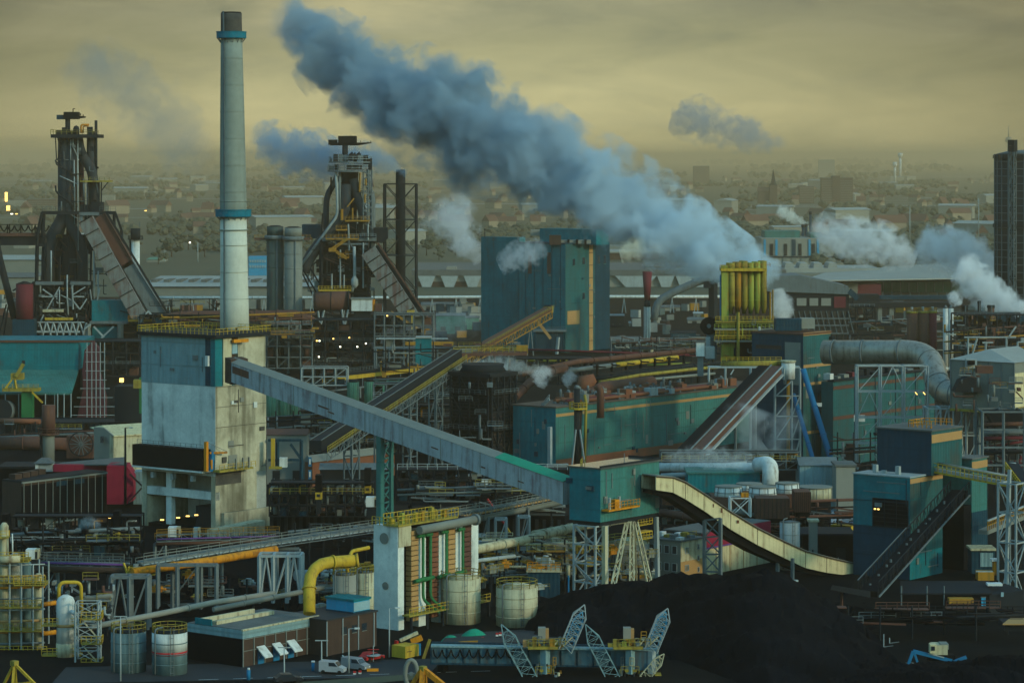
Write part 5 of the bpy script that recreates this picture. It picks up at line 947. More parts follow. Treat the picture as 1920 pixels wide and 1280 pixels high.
# pipe rack bundle
def rackpipe(label, m, pts, r, flange=9, name='process_pipe'):
    t = T(name, label, 'pipe'); P_ = [P(*p) for p in pts]; pipe(t, 'pipe', m, bend(P_, r*4, 4), r, 10)
    for p, q in zip(P_, P_[1:]):
        L = (q-p).length; u = (q-p).normalized()
        for i in range(1, int(L/flange)+1): c = p+u*L*i/(int(L/flange)+1); t('flange#%d' % (i % 6), m).tube([c-u*.12, c+u*.12], r*1.22, 10)
    return t.end()
rk = [('brown pipe, highest of the bundle left of the yellow stacks', 'rust', [(975, 702, 820), (1080, 678, 850), (1310, 656, 905)], .8), ('dull red pipe just under the highest one', 'dull_red', [(985, 655, 930), (1140, 660, 930), (1310, 666, 925)], .35),
      ('bright yellow pipe stretch in the middle of the bundle', 'yellow', [(1154, 684, 850), (1215, 677, 860), (1270, 670, 870)], .75), ('thin yellow pipe along the back of the bundle', 'yellow', [(990, 676, 900), (1100, 677, 890)], .3), ('grey pipe beside the bright yellow stretch', 'steel', [(1040, 698, 840), (1154, 684, 850)], .7),
      ('lower yellow pipe of the bundle', 'yellow_dirty', [(1125, 716, 830), (1200, 703, 842), (1300, 692, 862), (1345, 688, 870)], .5), ('dark pipe between the two yellow pipes', 'dark_steel', [(1110, 710, 835), (1250, 692, 855), (1350, 680, 880)], .5), ('lowest grey pipe of the bundle', 'wall_grey', [(1130, 724, 825), (1230, 710, 842), (1340, 700, 860)], .4),
      ('thin lime pipe high in the bundle', 'lime', [(1215, 684, 868), (1320, 680, 880), (1360, 683, 880)], .3), ('pinkish pipe crossing toward the tall teal tower', 'rust', [(965, 745, 800), (1010, 700, 820), (1060, 690, 830)], 1.2), ('orange yellow pipe stretch near the black fan', 'yellow', [(1235, 677, 885), (1268, 671, 890)], .5)]
for l, m, p, r in rk: rackpipe(l, m, p, r)
t = T('pipe_rack', 'dark steel pipe rack carrying the pipe bundle', 'pipe rack')
for k in range(9): q = P(1120+k*27, 700-k*3.2, 845+k*4); t('trestle#%d' % k, 'black_steel').cbox(Vector((q.x, q.y, 0)), .6, .6, q.z+2.5); t('cross_beam#%d' % k, 'dark_steel').bar(q-BX*3+UP*2, q+BX*3+UP*2, .4); t('cross_beam#%d' % (k+20), 'dark_steel').bar(q-BX*3-UP*1.6, q+BX*3-UP*1.6, .4)
t('side_beam', 'dark_steel').bar(P(1120, 702, 844), P(1340, 676, 878), .5); t('side_beam', 'dark_steel').bar(P(1120, 718, 844), P(1340, 694, 878), .5); t.end()
frame_block('plant_structure', 'low dark pipe yard right of the junction platform', 965, 1110, 672, 720, 880, 7, 2, 'dark_steel', 'black_steel', d=10)
# ================================================================ yellow stack cluster
t = T('yellow_stack_cluster', 'tight cluster of tall yellow stacks on a railed tower', 'chimney'); Y = 770; s = Y/F; z0, z1 = P(0, 588, Y).z, P(0, 493, Y).z
for row in range(2):
    for k in range(6):
        px = 1372+k*12.3-(4 if row else 0); c = Vector((P(px, 0, Y).x, Y+row*1.9+k*.5, z0)); m = ['yellow_dirty', 'ochre', 'yellow_dirty', 'lime', 'lime', 'yellow_dirty'][k]
        t('stack_tube#%d' % (row*6+k), m).cyl(c, .82, z1-z0+(k % 3)*.25, 16)
        for j in range(1, 4): t('stack_tube#%d' % (row*6+k), m).cyl(c+UP*(z1-z0)*j/4, .88, .18, 16)
fr(t('lime_casing', 'lime'), 1353, 1366, 498, 676, Y-.5, 3); fr(t('collar', 'yellow'), 1352, 1438, 503, 508.5, Y-1.3, 6); rail(t('top_railing', 'ochre'), PP([(1350, 503), (1444, 500)], Y-1.4), .9, 1.1, .09)
for k in range(6): x = 1373+k*12.4; t('bracket#%d' % k, 'brown_panel').prism(PP([(x, 598), (x+6, 598), (x+6, 585), (x+4, 574), (x+1, 585)], Y-1.6), (0, 1.0, 0))
for i, (a, b_, y, m) in enumerate([(1342, 1452, 602, 'yellow_dirty'), (1340, 1450, 616, 'wall_grey'), (1342, 1420, 628, 'yellow_dirty'), (1340, 1412, 638, 'wall_grey')]):
    fr(t('platform#%d' % i, m), a, b_, y, y+3, Y-2.4, 7); rail(t('platform_railing#%d' % i, 'yellow' if i != 1 else 'lime'), PP([(a, y), (b_, y)], Y-2.5), 1.25, 1.0, .1)
fr(t('lime_trunk', 'lime'), 1356, 1378, 603, 672, Y+.5, 4); t('yellow_riser', 'yellow_dirty').bar(P(1384, 676, Y-2.6), P(1384, 585, Y-2.6), .6); fr(t('inner_plant', 'black_steel'), 1380, 1412, 640, 676, Y+.5, 4); fr(t('inner_plant', 'dark_steel'), 1376, 1440, 604, 636, Y+1, 4)
t('side_frame', 'ochre').bar(P(1444, 600, Y), P(1444, 548, Y), .35); t('side_frame', 'ochre').bar(P(1449, 600, Y), P(1449, 543, Y), .3); t('white_pole', 'white_paint').bar(P(1424, 705, Y-4), P(1424, 612, Y-4), .4)
t('blue_pole', 'blue').bar(P(1351, 600, Y), P(1351, 515, Y), .3); greeble(t, 1344, 1440, 596, 672, Y, 44, 12, ms=('yellow_dirty', 'lime', 'dark_steel', 'steel', 'ochre'), deck_m='yellow', d=3); t.end()
t = T('extraction_fan', 'big black round extraction fan left of the yellow stacks', 'fan'); c = P(1329, 611, 772); t('housing', 'black_steel').tube([c, c+Vector((.5, 2.6, 0))], 2.35, 22); t('hub', 'steel').tube([c-Vector((0, .3, 0)), c], .6, 10); t('outlet', 'dark_steel').obox(c+Vector((0, .2, -1)), Vector((4, 0, 0)), Vector((0, 2, 0)), UP*3.2); t('stand', 'steel').obox(c+Vector((-.5, .2, -9)), Vector((2.6, 0, 0)), Vector((0, 2, 0)), UP*7); fr(t('inclined_duct', 'pale_steel'), 1324, 1332, 632, 650, 771, 2); t.end()
t = T('dust_cabin', 'white dust cabin hanging left below the black fan', 'cabin'); fr(t('wall', 'white_paint'), 1306, 1321, 642, 668, 765, 3); fr(t('roof', 'roof_grey'), 1305, 1322, 640, 642, 764.8, 3.4); fr(t('stand', 'steel'), 1308, 1319, 668, 705, 766, 1.5); fr(t('second_box', 'pale_steel'), 1323, 1340, 650, 672, 767, 3); t.end()
t = T('collector_duct', 'yellow railed duct and pale box at the foot of the yellow stacks', 'duct'); t('duct', 'yellow_dirty').tube(PP([(1352, 683), (1470, 681)], 735), .85, 10); rail(t('railing', 'yellow'), PP([(1352, 678), (1465, 677)], 734), 1.1, 1.3, .09)
c = P(1478, 710, 733); t('pale_drum', 'white_paint').cyl(c, 1.75, P(0, 676, 733).z-c.z, 16); t('drum_flange', 'cream').cyl(c+UP*4.2, 1.95, .5, 16); fr(t('base_beam', 'pale_steel'), 1328, 1500, 687, 690, 733, 3)
for x in (1329, 1360, 1407, 1453, 1500): t('trestle', 'pale_steel').bar(P(x, 690, 732), P(x, 690 if x < 1400 else 872, 732)-UP*(3 if x < 1400 else 0), .45)
fbars(t('frame_brace', 'pale_steel'), [(1329, 690, 1329, 716), (1360, 690, 1360, 722), (1376, 692, 1370, 702), (1407, 690, 1407, 715), (1485, 714, 1485, 870), (1453, 742, 1500, 742), (1453, 780, 1500, 780), (1453, 823, 1500, 823), (1455, 742, 1485, 714), (1455, 780, 1485, 742), (1485, 823, 1500, 780), (1485, 780, 1500, 742), (1455, 823, 1484, 780), (1470, 690, 1470, 712), (1487, 868, 1499, 825)], 731, .3)
t('yellow_pipe', 'ochre').tube(PP([(1478, 712), (1478, 870)], 734), .45, 8); t.end()
t = T('teal_process_tower', 'teal process tower with orange bands right of the yellow stacks', 'building'); Y = 745
C, la, lb, z1 = blk(t('wall', 'teal'), 1410, 1506, 1557, 628, Y); t('right_cladding', 'teal_sunside').obox(C-BX*.04, AX*la, BX*.03, UP*z1); t('left_wall', 'teal_dark').obox(C-AX*.06, BX*lb, AX*.05, UP*z1); t('roof', 'rust').obox(C+UP*z1-AX*.3-BX*.3, AX*(la+.6), BX*(lb+.6), UP*.4)
for i, py in enumerate((630, 690, 724, 815)): z = P(0, py, Y).z; t('orange_band#%d' % i, 'tan').obox(C-BX*.1+UP*z, AX*la, BX*.1, UP*.8)
t('grey_panel', 'wall_grey').obox(C-AX*.12+BX*lb*.05+UP*(z1-13), BX*lb*.3, AX*.1, UP*11); t('brown_band', 'brown_panel').obox(C-AX*.12+BX*lb*.42+UP*(z1-4), BX*lb*.5, AX*.1, UP*1)
fr(t('roof_house', 'teal_dark'), 1454, 1503, 598, 620, Y+6, 5); fr(t('roof_house_end', 'pale_wall'), 1503, 1528, 597, 616, Y+7, 5); fr(t('notice_board', 'white_paint'), 1529, 1541, 755, 762, Y-3, .3); t('conveyor_stub', 'dark_steel').cbox(C+AX*la+UP*(z1-6), 1.5, 2, 5); wallfit(t, C, la, z1, 12, 10); wallfit(t, C, lb, z1, 16, 11, 'B'); t.end()
for lab, pts, r in (('thick bright blue pipe slanting down the teal process tower', [(1506, 692, 728), (1512, 712, 727), (1560, 868, 712)], .75), ('thinner blue pipe slanting behind the pale trestle', [(1488, 740, 735), (1506, 800, 725), (1526, 866, 712)], .6)):
    rackpipe(lab, 'blue', pts, r, 12, 'blue_pipe')
t = T('ore_conveyor', 'dark double conveyor slanting down to the left of the pale trestle', 'conveyor'); a, e = P(1300, 862, 672), P(1452, 702, 728); d = e-a; sd_ = Vector((d.y, -d.x, 0)).normalized()
for o, w, m, k in ((-2.6, 1.6, 'black_steel', 'belt_housing'), (0, 1.9, 'rust', 'main_belt')): t(k, m).hexa([a+sd_*(o-w), e+sd_*(o-w), e+sd_*(o+w), a+sd_*(o+w), a+sd_*(o-w)+UP*2.2, e+sd_*(o-w)+UP*2.2, e+sd_*(o+w)+UP*2.2, a+sd_*(o+w)+UP*2.2])
t('side_rail', 'pale_steel').bar(a+sd_*2.2, e+sd_*2.2, .5); t('side_rail', 'cream').bar(a+sd_*2.2+UP*2.2, e+sd_*2.2+UP*2.2, .3); t('roof_rail', 'steel').bar(a-sd_*.8+UP*2.4, e-sd_*.8+UP*2.4, .3)
for k in (1, 2, 3): q = a+d*k/4; t('leg#%d' % k, 'steel').bar(q, Vector((q.x, q.y, 0)), .5)
t.end()
t = T('second_teal_hall', 'lower teal hall with orange bands behind the silver duct', 'building'); Y = 752
C, la, lb, z1 = blk(t('wall', 'teal_sunside'), 1540, 1562, 1752, 716, Y-8)
for i, py in enumerate((731, 788)): t('orange_band#%d' % i, 'rust').obox(C-BX*.1+UP*P(0, py, Y-8).z, AX*la, BX*.1, UP*.9)
t('parapet', 'dark_steel').obox(C+UP*z1-BX*.3, AX*la, BX*2, UP*.5); t('door', 'black_steel').obox(C+AX*la*.1-BX*.12, AX*8, BX*.1, UP*5)
rg = random.Random(4)
for k in range(12): q = C+AX*la*(.05+.07*k)+BX*3+UP*(z1+.3); t('roof_plant#%d' % k, rg.choice(['dull_red', 'white_paint', 'dark_steel', 'wall_grey', 'steel'])).cbox(q, rg.uniform(1, 3.5), 2, rg.uniform(.6, 2))
for k in range(1, 5): t('wall_joint', 'teal_dark').bar(C+AX*la*k/5-BX*.12, C+AX*la*k/5-BX*.12+UP*z1, .18)
fr(t('notice_board', 'white_paint'), 1601, 1622, 778, 790, Y-14, .3)
wallfit(t, C, la, z1, 34, 13)
t.end()
# ================================================================ coal tower and tall chimney
Y = 613
t = T('coal_tower', 'massive stained concrete coal tower with grey cladding carrying the grey gallery', 'building')
C, la, lb, _ = corner(266, 404, 499, 725, Y); zc = P(0, 725, Y).z; zt = P(0, 634, Y).z; zo = P(0, 893, Y).z
t('concrete_wall', 'concrete').obox(C+UP*zo, AX*la, BX*lb, UP*(zc-zo)); t('concrete_face', 'concrete_grey').obox(C+UP*zo-AX*.05, BX*lb, AX*.04, UP*(zc-zo))
t('right_pier', 'concrete').obox(C, AX*la, BX*1.3, UP*zo); t('rear_wall', 'concrete').obox(C+BX*(lb-1.5), AX*la, BX*1.5, UP*zo); t('left_pier', 'concrete_grey').obox(C+AX*(la-3), AX*3, BX*lb, UP*zo)
t('lintel', 'concrete_grey').obox(C+UP*P(0, 938, Y).z+AX*.1, BX*lb, AX*1.2, UP*1.7); t('centre_pier', 'concrete_grey').obox(C+BX*lb*.62+AX*.6, BX*1.6, AX*1.2, UP*zo); t('oven_machine', 'dark_steel').obox(C+BX*lb*.05+AX*2, BX*lb*.3, AX*6, UP*5.2)
for i in range(3): t('hopper#%d' % i, 'pale_steel').obox(C-AX*1.2+BX*lb*(.25+.27*i)+UP*P(0, 905, Y).z, BX*.8, AX*1.0, UP*1.3)
t('cladding', 'slate_cladding').obox(C+UP*zc-AX*.1+BX*1.3, AX*la*.42, BX*(lb-1.2), UP*(zt-zc)); t('teal_corner', 'teal').obox(C+UP*zc-AX*.12-BX*.02, AX*2.2, BX*1.3, UP*(zt-zc)); t('teal_strip', 'teal_dark').obox(C+UP*(zc+.1)-AX*.16+BX*1.35, BX*1.5, AX*.1, UP*(zt-zc-.2))
t('cream_pilaster', 'cream').obox(C+UP*zc+AX*2.3-BX*.1, AX*2.6, BX*2, UP*(zt-zc)); t('teal_pilaster', 'teal').obox(C+UP*zc+AX*5.2-BX*.05, AX*.7, BX*2, UP*(zt-zc)*.55)
t('upper_wall', 'concrete').obox(C+UP*(zt-6.9)+AX*7.2+BX*.2, AX*(la-7.2), BX*6, UP*6.9); t('window', 'glass_pale').obox(C+UP*(zt-3.6)+AX*5.2, AX*1.6, BX*.2, UP*3); t('inner_wall', 'brown_panel').obox(C+UP*zc+AX*5+BX*1, AX*(la-5), BX*8, UP*(zt-zc-.1))
t('roof_slab', 'dark_steel').obox(C+UP*zt-AX*1.0-BX*1.0, AX*(la+1.4), BX*(lb+1.6), UP*.7)
o = C+UP*(zt+.7)-AX*.9-BX*.9; rail(t('roof_railing', 'yellow'), [o, o+AX*(la+1.2), o+AX*(la+1.2)+BX*(lb+1.4), o+BX*(lb+1.4)], 1.3, 1.2, .1, True)
t('hoist_beam', 'orange').bar(C+AX*4.5-BX*.8+UP*(zt-.8), C+AX*8.5-BX*1.4+UP*(zt-.8), .7); t('service_box', 'white_paint').obox(C+UP*(zt-6)-AX*.7+BX*1.6, BX*.8, AX*.6, UP*2.2)
# dark box bin on the left face
zb0, zb1 = P(0, 886, Y-4).z, P(0, 846, Y-4).z; t('larry_box', 'black_steel').obox(C-AX*2.6+BX*1.4+UP*zb0, BX*(lb*.95), AX*2.6, UP*(zb1-zb0)); t('box_ledge', 'concrete_grey').obox(C-AX*2.7+BX*1.3+UP*(zb0-.4), BX*(lb*.96), AX*2.7, UP*.35)
rail(t('ledge_railing', 'steel'), [C-AX*2.5+BX*1.5+UP*zb1, C-AX*2.5+BX*(lb*.95)+UP*zb1], 1.1, 1.5, .07)
t('orange_mast', 'orange').bar(C-AX*2.2+BX*.6+UP*zb0, C-AX*2.2+BX*.6+UP*(zb1+1.8), .7); t('orange_mast', 'orange').bar(C-AX*1.5-BX*.2+UP*(zb0+.5), C-AX*1.5-BX*.2+UP*(zb0+2.5), .4)
t('blue_door', 'blue').bar(C-AX*1.4+BX*.2+UP*zb0, C-AX*.9+BX*.1+UP*(zb1-.4), .9); t('jib_arm', 'orange').bar(C-AX*1.6+BX*.2+UP*(zb1-.6), C+AX*2.0-BX*1.5+UP*(zb1-.7), .4); t('jib_stay', 'steel').bar(C-AX*1.9+BX*.5+UP*(zb1+1.6), C+AX*2.0-BX*1.5+UP*(zb1-.5), .1)
o = C-BX*2.2+UP*(zb0-.2); t('side_platform', 'yellow_dirty').obox(o-AX*1.0, AX*(la*.66), BX*2.1, UP*.4); rail(t('side_railing', 'yellow'), [o-AX*1+UP*.4, o+AX*(la*.64)+UP*.4], 1.2, 1.3, .09)
for u in (4, 6.2, 8): t('platform_post#%d' % int(u), 'wall_grey').bar(o+AX*u+UP*.3, o+AX*u+UP*2.6, .35)
t('stain_beam', 'soot').obox(C-BX*.04+UP*(zb0-3.2), AX*(la*.5), BX*.04, UP*2.6)
t('corbel', 'concrete').obox(C+AX*(la*.1)-BX*1.0+UP*.2, AX*(la*.95), BX*1.1, UP*4.0)
for k in range(3): t('pour_joint#%d' % k, 'soot').obox(C-BX*.05+UP*(zc-.2-4.3*k), AX*la, BX*.05, UP*.10)
wallfit(t, C+UP*(zt-1), la*.01, 1, 0, 1); wallfit(t, C+UP*zo, la, zc-zo, 12, 15, ms=('wall_grey', 'soot', 'concrete_grey')); wallfit(t, C+UP*zc-AX*.1, lb, zt-zc, 9, 16, 'B', ms=('steel', 'slate_cladding')); t('floor_plinth', 'black_steel').obox(C+AX*.5+BX*.5, AX*(la-1), BX*(lb-1), UP*.8); t.end()
t = T('wharf_wall', 'yellowish ribbed concrete wharf wall at the foot of the coal tower', 'wall'); a, e = P(408, 996, 600), P(532, 972, 628)
a.z = max(a.z-3.4, 0); t('wall', 'cream').hexa([a, a+AX*14.5, a+AX*14.5+BX*3, a+BX*3, a+UP*2.4, a+AX*14.5+UP*3.0, a+AX*14.5+BX*3+UP*3.0, a+BX*3+UP*2.4])
for k in range(10): q = a+AX*(k*1.5+.3)-BX*.12; t('buttress#%d' % k, 'concrete').bar(q, q+UP*2.2, .35)
fr(t('grey_end', 'pale_steel'), 521, 534, 966, 982, 618, 3); t.end()
for i, (px, py) in enumerate([(304, 975), (334, 971), (352, 968), (368, 966), (205, 971), (253, 969)]):
    c = P(px, py, 606); t = T('sodium_lamp', 'small amber lamp glowing in the dark under the coal tower', 'lamp', 'amber lamps under the coal tower'); t('lamp_head', 'lamp_amber').cbox(c, .75, .3, .22, A1, B1); t('bracket', 'dark_steel').bar(c+UP*.3, c+Vector((0, .2, 1.2)), .08); t.end()
Y = 634
t = T('tall_chimney', 'very tall pale concrete chimney with two blue gallery rings', 'chimney'); c = Vector((P(440, 0, Y).x, Y, 0)); Z = lambda py: P(0, py, Y).z
c = Vector((P(440, 0, Y).x, Y, 0)); s = Y/F
def rr(py): return (27.5-(622-py)*.0125)*s
prof = [(c+Vector(((-6.5*(622-py)/600)*s, 0, Z(py))), rr(py)*.995) for py in (640, 560, 480, 408)]
t('lower_shaft', 'chimney_lower').tube([p for p, r in prof], [r for p, r in prof], 36)
prof = [(c+Vector(((-6.5*(622-py)/600)*s, 0, Z(py))), r*s) for py, r in ((408, 26), (380, 25), (300, 24), (200, 22.5), (120, 21), (72, 20.3))]
t('upper_shaft', 'chimney_concrete').tube([p for p, r in prof], [r for p, r in prof], 36)
prof = [(c+Vector(((-6.5*(622-py)/600)*s, 0, Z(py))), r*s) for py, r in ((62, 20.2), (56, 20), (40, 19.8), (25, 19.8))]
t('sooty_top', 'soot').tube([p for p, r in prof], [r for p, r in prof], 36); t('flue_lip', 'black_steel').tube([prof[-1][0]-UP*.02, prof[-1][0]+UP*.25], prof[-1][1]*.93, 36)
for i, (py, h, r) in enumerate(((60, 12, 28), (393, 13, 33.5))):
    q = c+Vector(((-6.5*(622-py)/600)*s, 0, Z(py+h))); hh = h*s; t('gallery_ring#%d' % i, 'ring_teal').tube([q, q+UP*hh], r*s, 36, sm=False); t('gallery_ring#%d' % i, 'blue').tube([q+UP*(hh-.12), q+UP*hh+UP*.05], r*s*1.03, 36, sm=False)
    for k in range(14): an = 6.283*k/14; d1 = Vector((math.cos(an), math.sin(an), 0)); t('ring_bracket#%d' % (k+14*i), 'steel').bar(q+d1*r*s*.95, q+d1*(rr(py)*.9 if i else 20.5*s)-UP*1.0, .12)
t('joint_ring', 'chimney_concrete').tube([c+Vector((-2.3*s, 0, Z(432))), c+Vector((-2.3*s, 0, Z(430)))], 27.0*s, 36); t('joint_ring#1', 'chimney_concrete').tube([c+Vector((-2.5*s, 0, Z(378))), c+Vector((-2.5*s, 0, Z(376)))], 25.6*s, 36)
for k in range(16): q = c+Vector(((-6.5*k/16)*s, 0, Z(622-37.5*k))); an = -2.2; rr_ = ((27.5-k*.5) if k < 6 else (25.5-k*.3))*s; d1 = Vector((math.cos(an), math.sin(an), 0)); q2 = c+Vector(((-6.5*(k+1)/16)*s, 0, Z(622-37.5*(k+1)))); t('ladder', 'steel').bar(q+d1*(rr_+.15), q2+d1*(rr_+.15), .35, .12)
for k in range(12): py = 610-50*k; t('pour_joint#%d' % k, 'chimney_concrete').tube([c+Vector(((-6.5*(622-py)/600)*s, 0, Z(py))), c+Vector(((-6.5*(622-py)/600)*s, 0, Z(py)+.07))], (27.4-(622-py)*.0078 if py > 400 else 26.2-(408-py)*.0165)*s+.03, 36)
for x in (422, 441): t('vent_cowl#%d' % x, 'dark_steel').bar(P(x, 622, Y-4.5), P(x+3, 614, Y-4.5), .4)
t.end()
# grey gallery from coal tower to transfer house
t = T('grey_gallery', 'long grey enclosed conveyor gallery slanting from the coal tower to the teal transfer house', 'conveyor'); a, e = P(440, 712, 604), P(1072, 944, 527); d = e-a
gallery(t, [a, e], 4.2, 4.1, 'gallery_grey', 'wall_grey', True); sd_ = Vector((d.y, -d.x, 0)).normalized()
t('green_tarp', 'tarp_green').prism([a+d*.82+sd_*2.35+UP*4.2, a+d*.82+UP*4.95, a+d*.82-sd_*2.35+UP*4.2], d*.18); t('brown_patch', 'rust').obox(a+d*.02+sd_*2.15+UP*2, d*.055, -sd_*.1, UP*1.5)
for u, w, z, h in ((.30, .035, 1.6, .35), (.33, .02, 1.1, .3), (.64, .02, 1.6, .25), (.78, .012, 1.3, .3), (.88, .016, 1.2, .25)): t('dirt_patch', 'rust').obox(a+d*u+sd_*2.13+UP*z, d*w, -sd_*.05, UP*h)
t('head_box', 'brown_panel').obox(a-d*.004+sd_*2.2-UP*.5, d*.02, -sd_*4.4, UP*5.2); t.end()
t = T('gallery_tower', 'tall pale green two legged trestle holding up the grey gallery', 'trestle'); Y = 566; zt = P(0, 806, Y).z
for k, px in enumerate((713, 733)): q = P(px, 980, Y+k*5); q.z = 0; t('leg#%d' % k, 'silo_green' if False else 'teal_pale').bar(q, q+UP*(zt-.6+k*-1.5), 1.15-.4*k)
for k in range(8): z = zt*(.12+.11*k); a1, e1 = P(713, 0, Y), P(733, 0, Y+5); t('cross_brace', 'teal_pale').bar(Vector((a1.x, a1.y, z)), Vector((e1.x, e1.y, z+3)), .25); t('cross_brace', 'teal_pale').bar(Vector((a1.x, a1.y, z+3)), Vector((e1.x, e1.y, z)), .25); t('cross_beam', 'teal_pale').bar(Vector((a1.x, a1.y, z)), Vector((e1.x, e1.y, z)), .3)
t('leg#3', 'teal_pale').bar(P(733, 980, Y+1), P(733, 812, Y+1), .5); t.end()
# transfer house
Y = 518
t = T('transfer_house', 'teal clad transfer house on tall lattice legs where the two galleries meet', 'building')
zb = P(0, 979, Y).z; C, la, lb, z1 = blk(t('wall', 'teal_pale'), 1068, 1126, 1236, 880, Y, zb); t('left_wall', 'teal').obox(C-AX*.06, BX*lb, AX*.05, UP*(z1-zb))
t('roof', 'roof_wet').obox(C+UP*(z1-zb)-AX*.3-BX*.3, AX*(la+.6), BX*(lb+.6), UP*.3); t('parapet', 'dark_steel').obox(C+UP*(z1-zb+.3)-AX*.3-BX*.3, AX*(la+.6), BX*.3, UP*.35); t('parapet', 'dark_steel').obox(C+UP*(z1-zb+.3)+AX*(la)+BX*.1, AX*.3, BX*(lb), UP*.35)
t('floor_beams', 'dark_steel').obox(C-UP*.8+AX*.4+BX*.4, AX*(la-.8), BX*(lb-.8), UP*.75); o = C-BX*1.7+AX*.2+UP*2.0
t('balcony', 'orange').obox(o, AX*9.6, BX*1.6, UP*.3); rail(t('balcony_railing', 'orange'), [o+UP*.3, o+UP*.3+AX*9.6], 1.2, .9, .08); t('motor', 'orange').cbox(o+AX*3+BX*.8+UP*.3, 1.4, 1, 1.6); [t('exhaust#%d' % k, 'pale_steel').bar(o+AX*(1+k*3)+UP*.3+BX*.6, o+AX*(1+k*3)+UP*2.4+BX*.6, .4) for k in range(2)]
t('roof_railing', 'yellow_dirty').bar(C+BX*lb*.5+UP*(z1-zb+.3)-AX*.1, C+BX*lb*.5+UP*(z1-zb+1.6)-AX*.1, .1); rail(t('roof_railing', 'yellow_dirty'), [C+BX*lb*.7+UP*(z1-zb+.3)+AX*.5, C+BX*lb*.9+UP*(z1-zb+.3)+AX*3], 1.1, .8, .08); wallfit(t, C, la, z1-zb, 10, 17); wallfit(t, C, lb, z1-zb, 5, 18, 'B'); t('lamp', 'steel').bar(C+AX*la*.55+BX*2+UP*(z1-zb), C+AX*la*.55+BX*2+UP*(z1-zb+2), .1); t.end()
t = T('lattice_tower', 'pale four legged lattice tower under the left end of the transfer house', 'trestle'); q = C+BX*lb*.45+AX*1.2; q.z = 0; lattice(t('lattice', 'pale_steel'), q, 3.6, 4.8, zb-.8, 4, .36); q = C+AX*1-BX*.2; t('front_leg', 'cream').bar(Vector((q.x, q.y, 0)), q-UP*.7, .8); rail(t('landing_railing', 'yellow_dirty'), [P(1105, 1035, 516), P(1130, 1035, 518)], 1.2, 1, .1); t.end()
t = T('trestle_frame', 'splayed A shaped lattice trestle under the middle of the transfer house', 'trestle')
q = C+AX*la*.52-UP*.8
for k, (px, py, yy) in enumerate([(1141, 1135, 512), (1185, 1125, 519), (1224, 1118, 524), (1190, 1100, 533)]):
    e = P(px, py, yy); e.z = 0; a = q+Vector(((-.8, .1, .8, .3)[k], 0, 0)); n = 12
    for o in (Vector((-.45, 0, 0)), Vector((.45, 0, 0))): t('leg#%d' % k, 'cream').bar(a+o*.6, e+o, .26)
    for j in range(n): u, v = j/n, (j+1)/n; sg = (1 if j % 2 else -1); t('leg_lacing#%d' % k, 'cream').bar(a+(e-a)*u+Vector((.35*sg, 0, 0)), a+(e-a)*v-Vector((.35*sg, 0, 0)), .16)
t('right_leg', 'pale_steel').bar(C+AX*(la-.4)+BX*.4-UP*.8, Vector(((C+AX*(la-.4)).x, (C+AX*la).y, 0)), .7); o = C+AX*(la-6)+BX*.5-UP*4.6
for z in (0, 1.3, 2.6): t('work_platform', 'yellow').obox(o+UP*z, AX*4.5, BX*1.6, UP*.15)
rail(t('platform_railing', 'yellow'), [o+UP*2.7, o+AX*4.5+UP*2.7], 1.1, .8, .1); rail(t('platform_railing', 'yellow'), [o+UP*.15, o+AX*4.5+UP*.15], 1.1, .8, .1); t.end()
# cream gallery: gently S-curved
t = T('cream_gallery', 'cream coloured S curved conveyor gallery running down from the transfer house', 'conveyor')
pts = [(1230, 893, 25, 524), (1262, 895, 28, 527), (1285, 904, 31, 529), (1320, 926, 31, 532), (1370, 960, 32, 536), (1420, 990, 31, 540), (1470, 1015, 30, 544), (1510, 1033, 31, 547), (1550, 1044, 29, 550), (1604, 1057, 23, 554)]
W = Vector((-2.4, 3.0, 0)); B_ = lambda i, o: P(pts[i][0], pts[i][1]+o, pts[i][3])
for i in range(len(pts)-1):
    h0, h1 = pts[i][2], pts[i+1][2]; a0, a1, b0, b1 = B_(i, h0), B_(i+1, h1), B_(i, 0), B_(i+1, 0)
    t('side_panel', 'cream_panel').hexa([a0, a1, a1+W*.05, a0+W*.05, b0, b1, b1+W*.05, b0+W*.05]); t('roof', 'wall_grey').hexa([b0+UP*.02-W*.05, b1+UP*.02-W*.05, b1+W+UP*.02, b0+W+UP*.02, b0+UP*.22-W*.05, b1+UP*.22-W*.05, b1+W+UP*.22, b0+W+UP*.22])
    t('soffit', 'black_steel').hexa([a0-UP*.15, a1-UP*.15, a1+W-UP*.15, a0+W-UP*.15, a0-UP*.02, a1-UP*.02, a1+W-UP*.02, a0+W-UP*.02]); t('far_side', 'cream').hexa([a0+W, a1+W, a1+W*1.05, a0+W*1.05, b0+W, b1+W, b1+W*1.05, b0+W*1.05])
    f0, f1 = .7+.9*math.sin(math.pi*min(1, max(0, i/7.5))), .7+.9*math.sin(math.pi*min(1, (i+1)/7.5))
    t('belly_band', 'black_steel').hexa([a0+W*.2-UP*f0, a1+W*.2-UP*f1, a1+W*.95-UP*f1, a0+W*.95-UP*f0, a0+W*.2-UP*.18, a1+W*.2-UP*.18, a1+W*.95-UP*.18, a0+W*.95-UP*.18])  # solid black band along the gallery's underside
    t('panel_joint#%d' % i, 'brown_panel').bar(a1-W*.005, b1-W*.005, .08); t('top_edge', 'brown_panel').bar(b0-W*.05, b1-W*.05, .18)
for i, (u, v) in enumerate([(3, .3), (3, .6), (4, .2)]): a0 = B_(u, pts[u][2]*.45); a1 = B_(u+1, pts[u+1][2]*.45); q = a0+(a1-a0)*v; t('rust_mark#%d' % i, 'brick').obox(q-W*.06, Vector((.2+.1*(i % 3), -.05, 0)), W*.01, UP*(.6+.3*(i % 2)))
t.end()
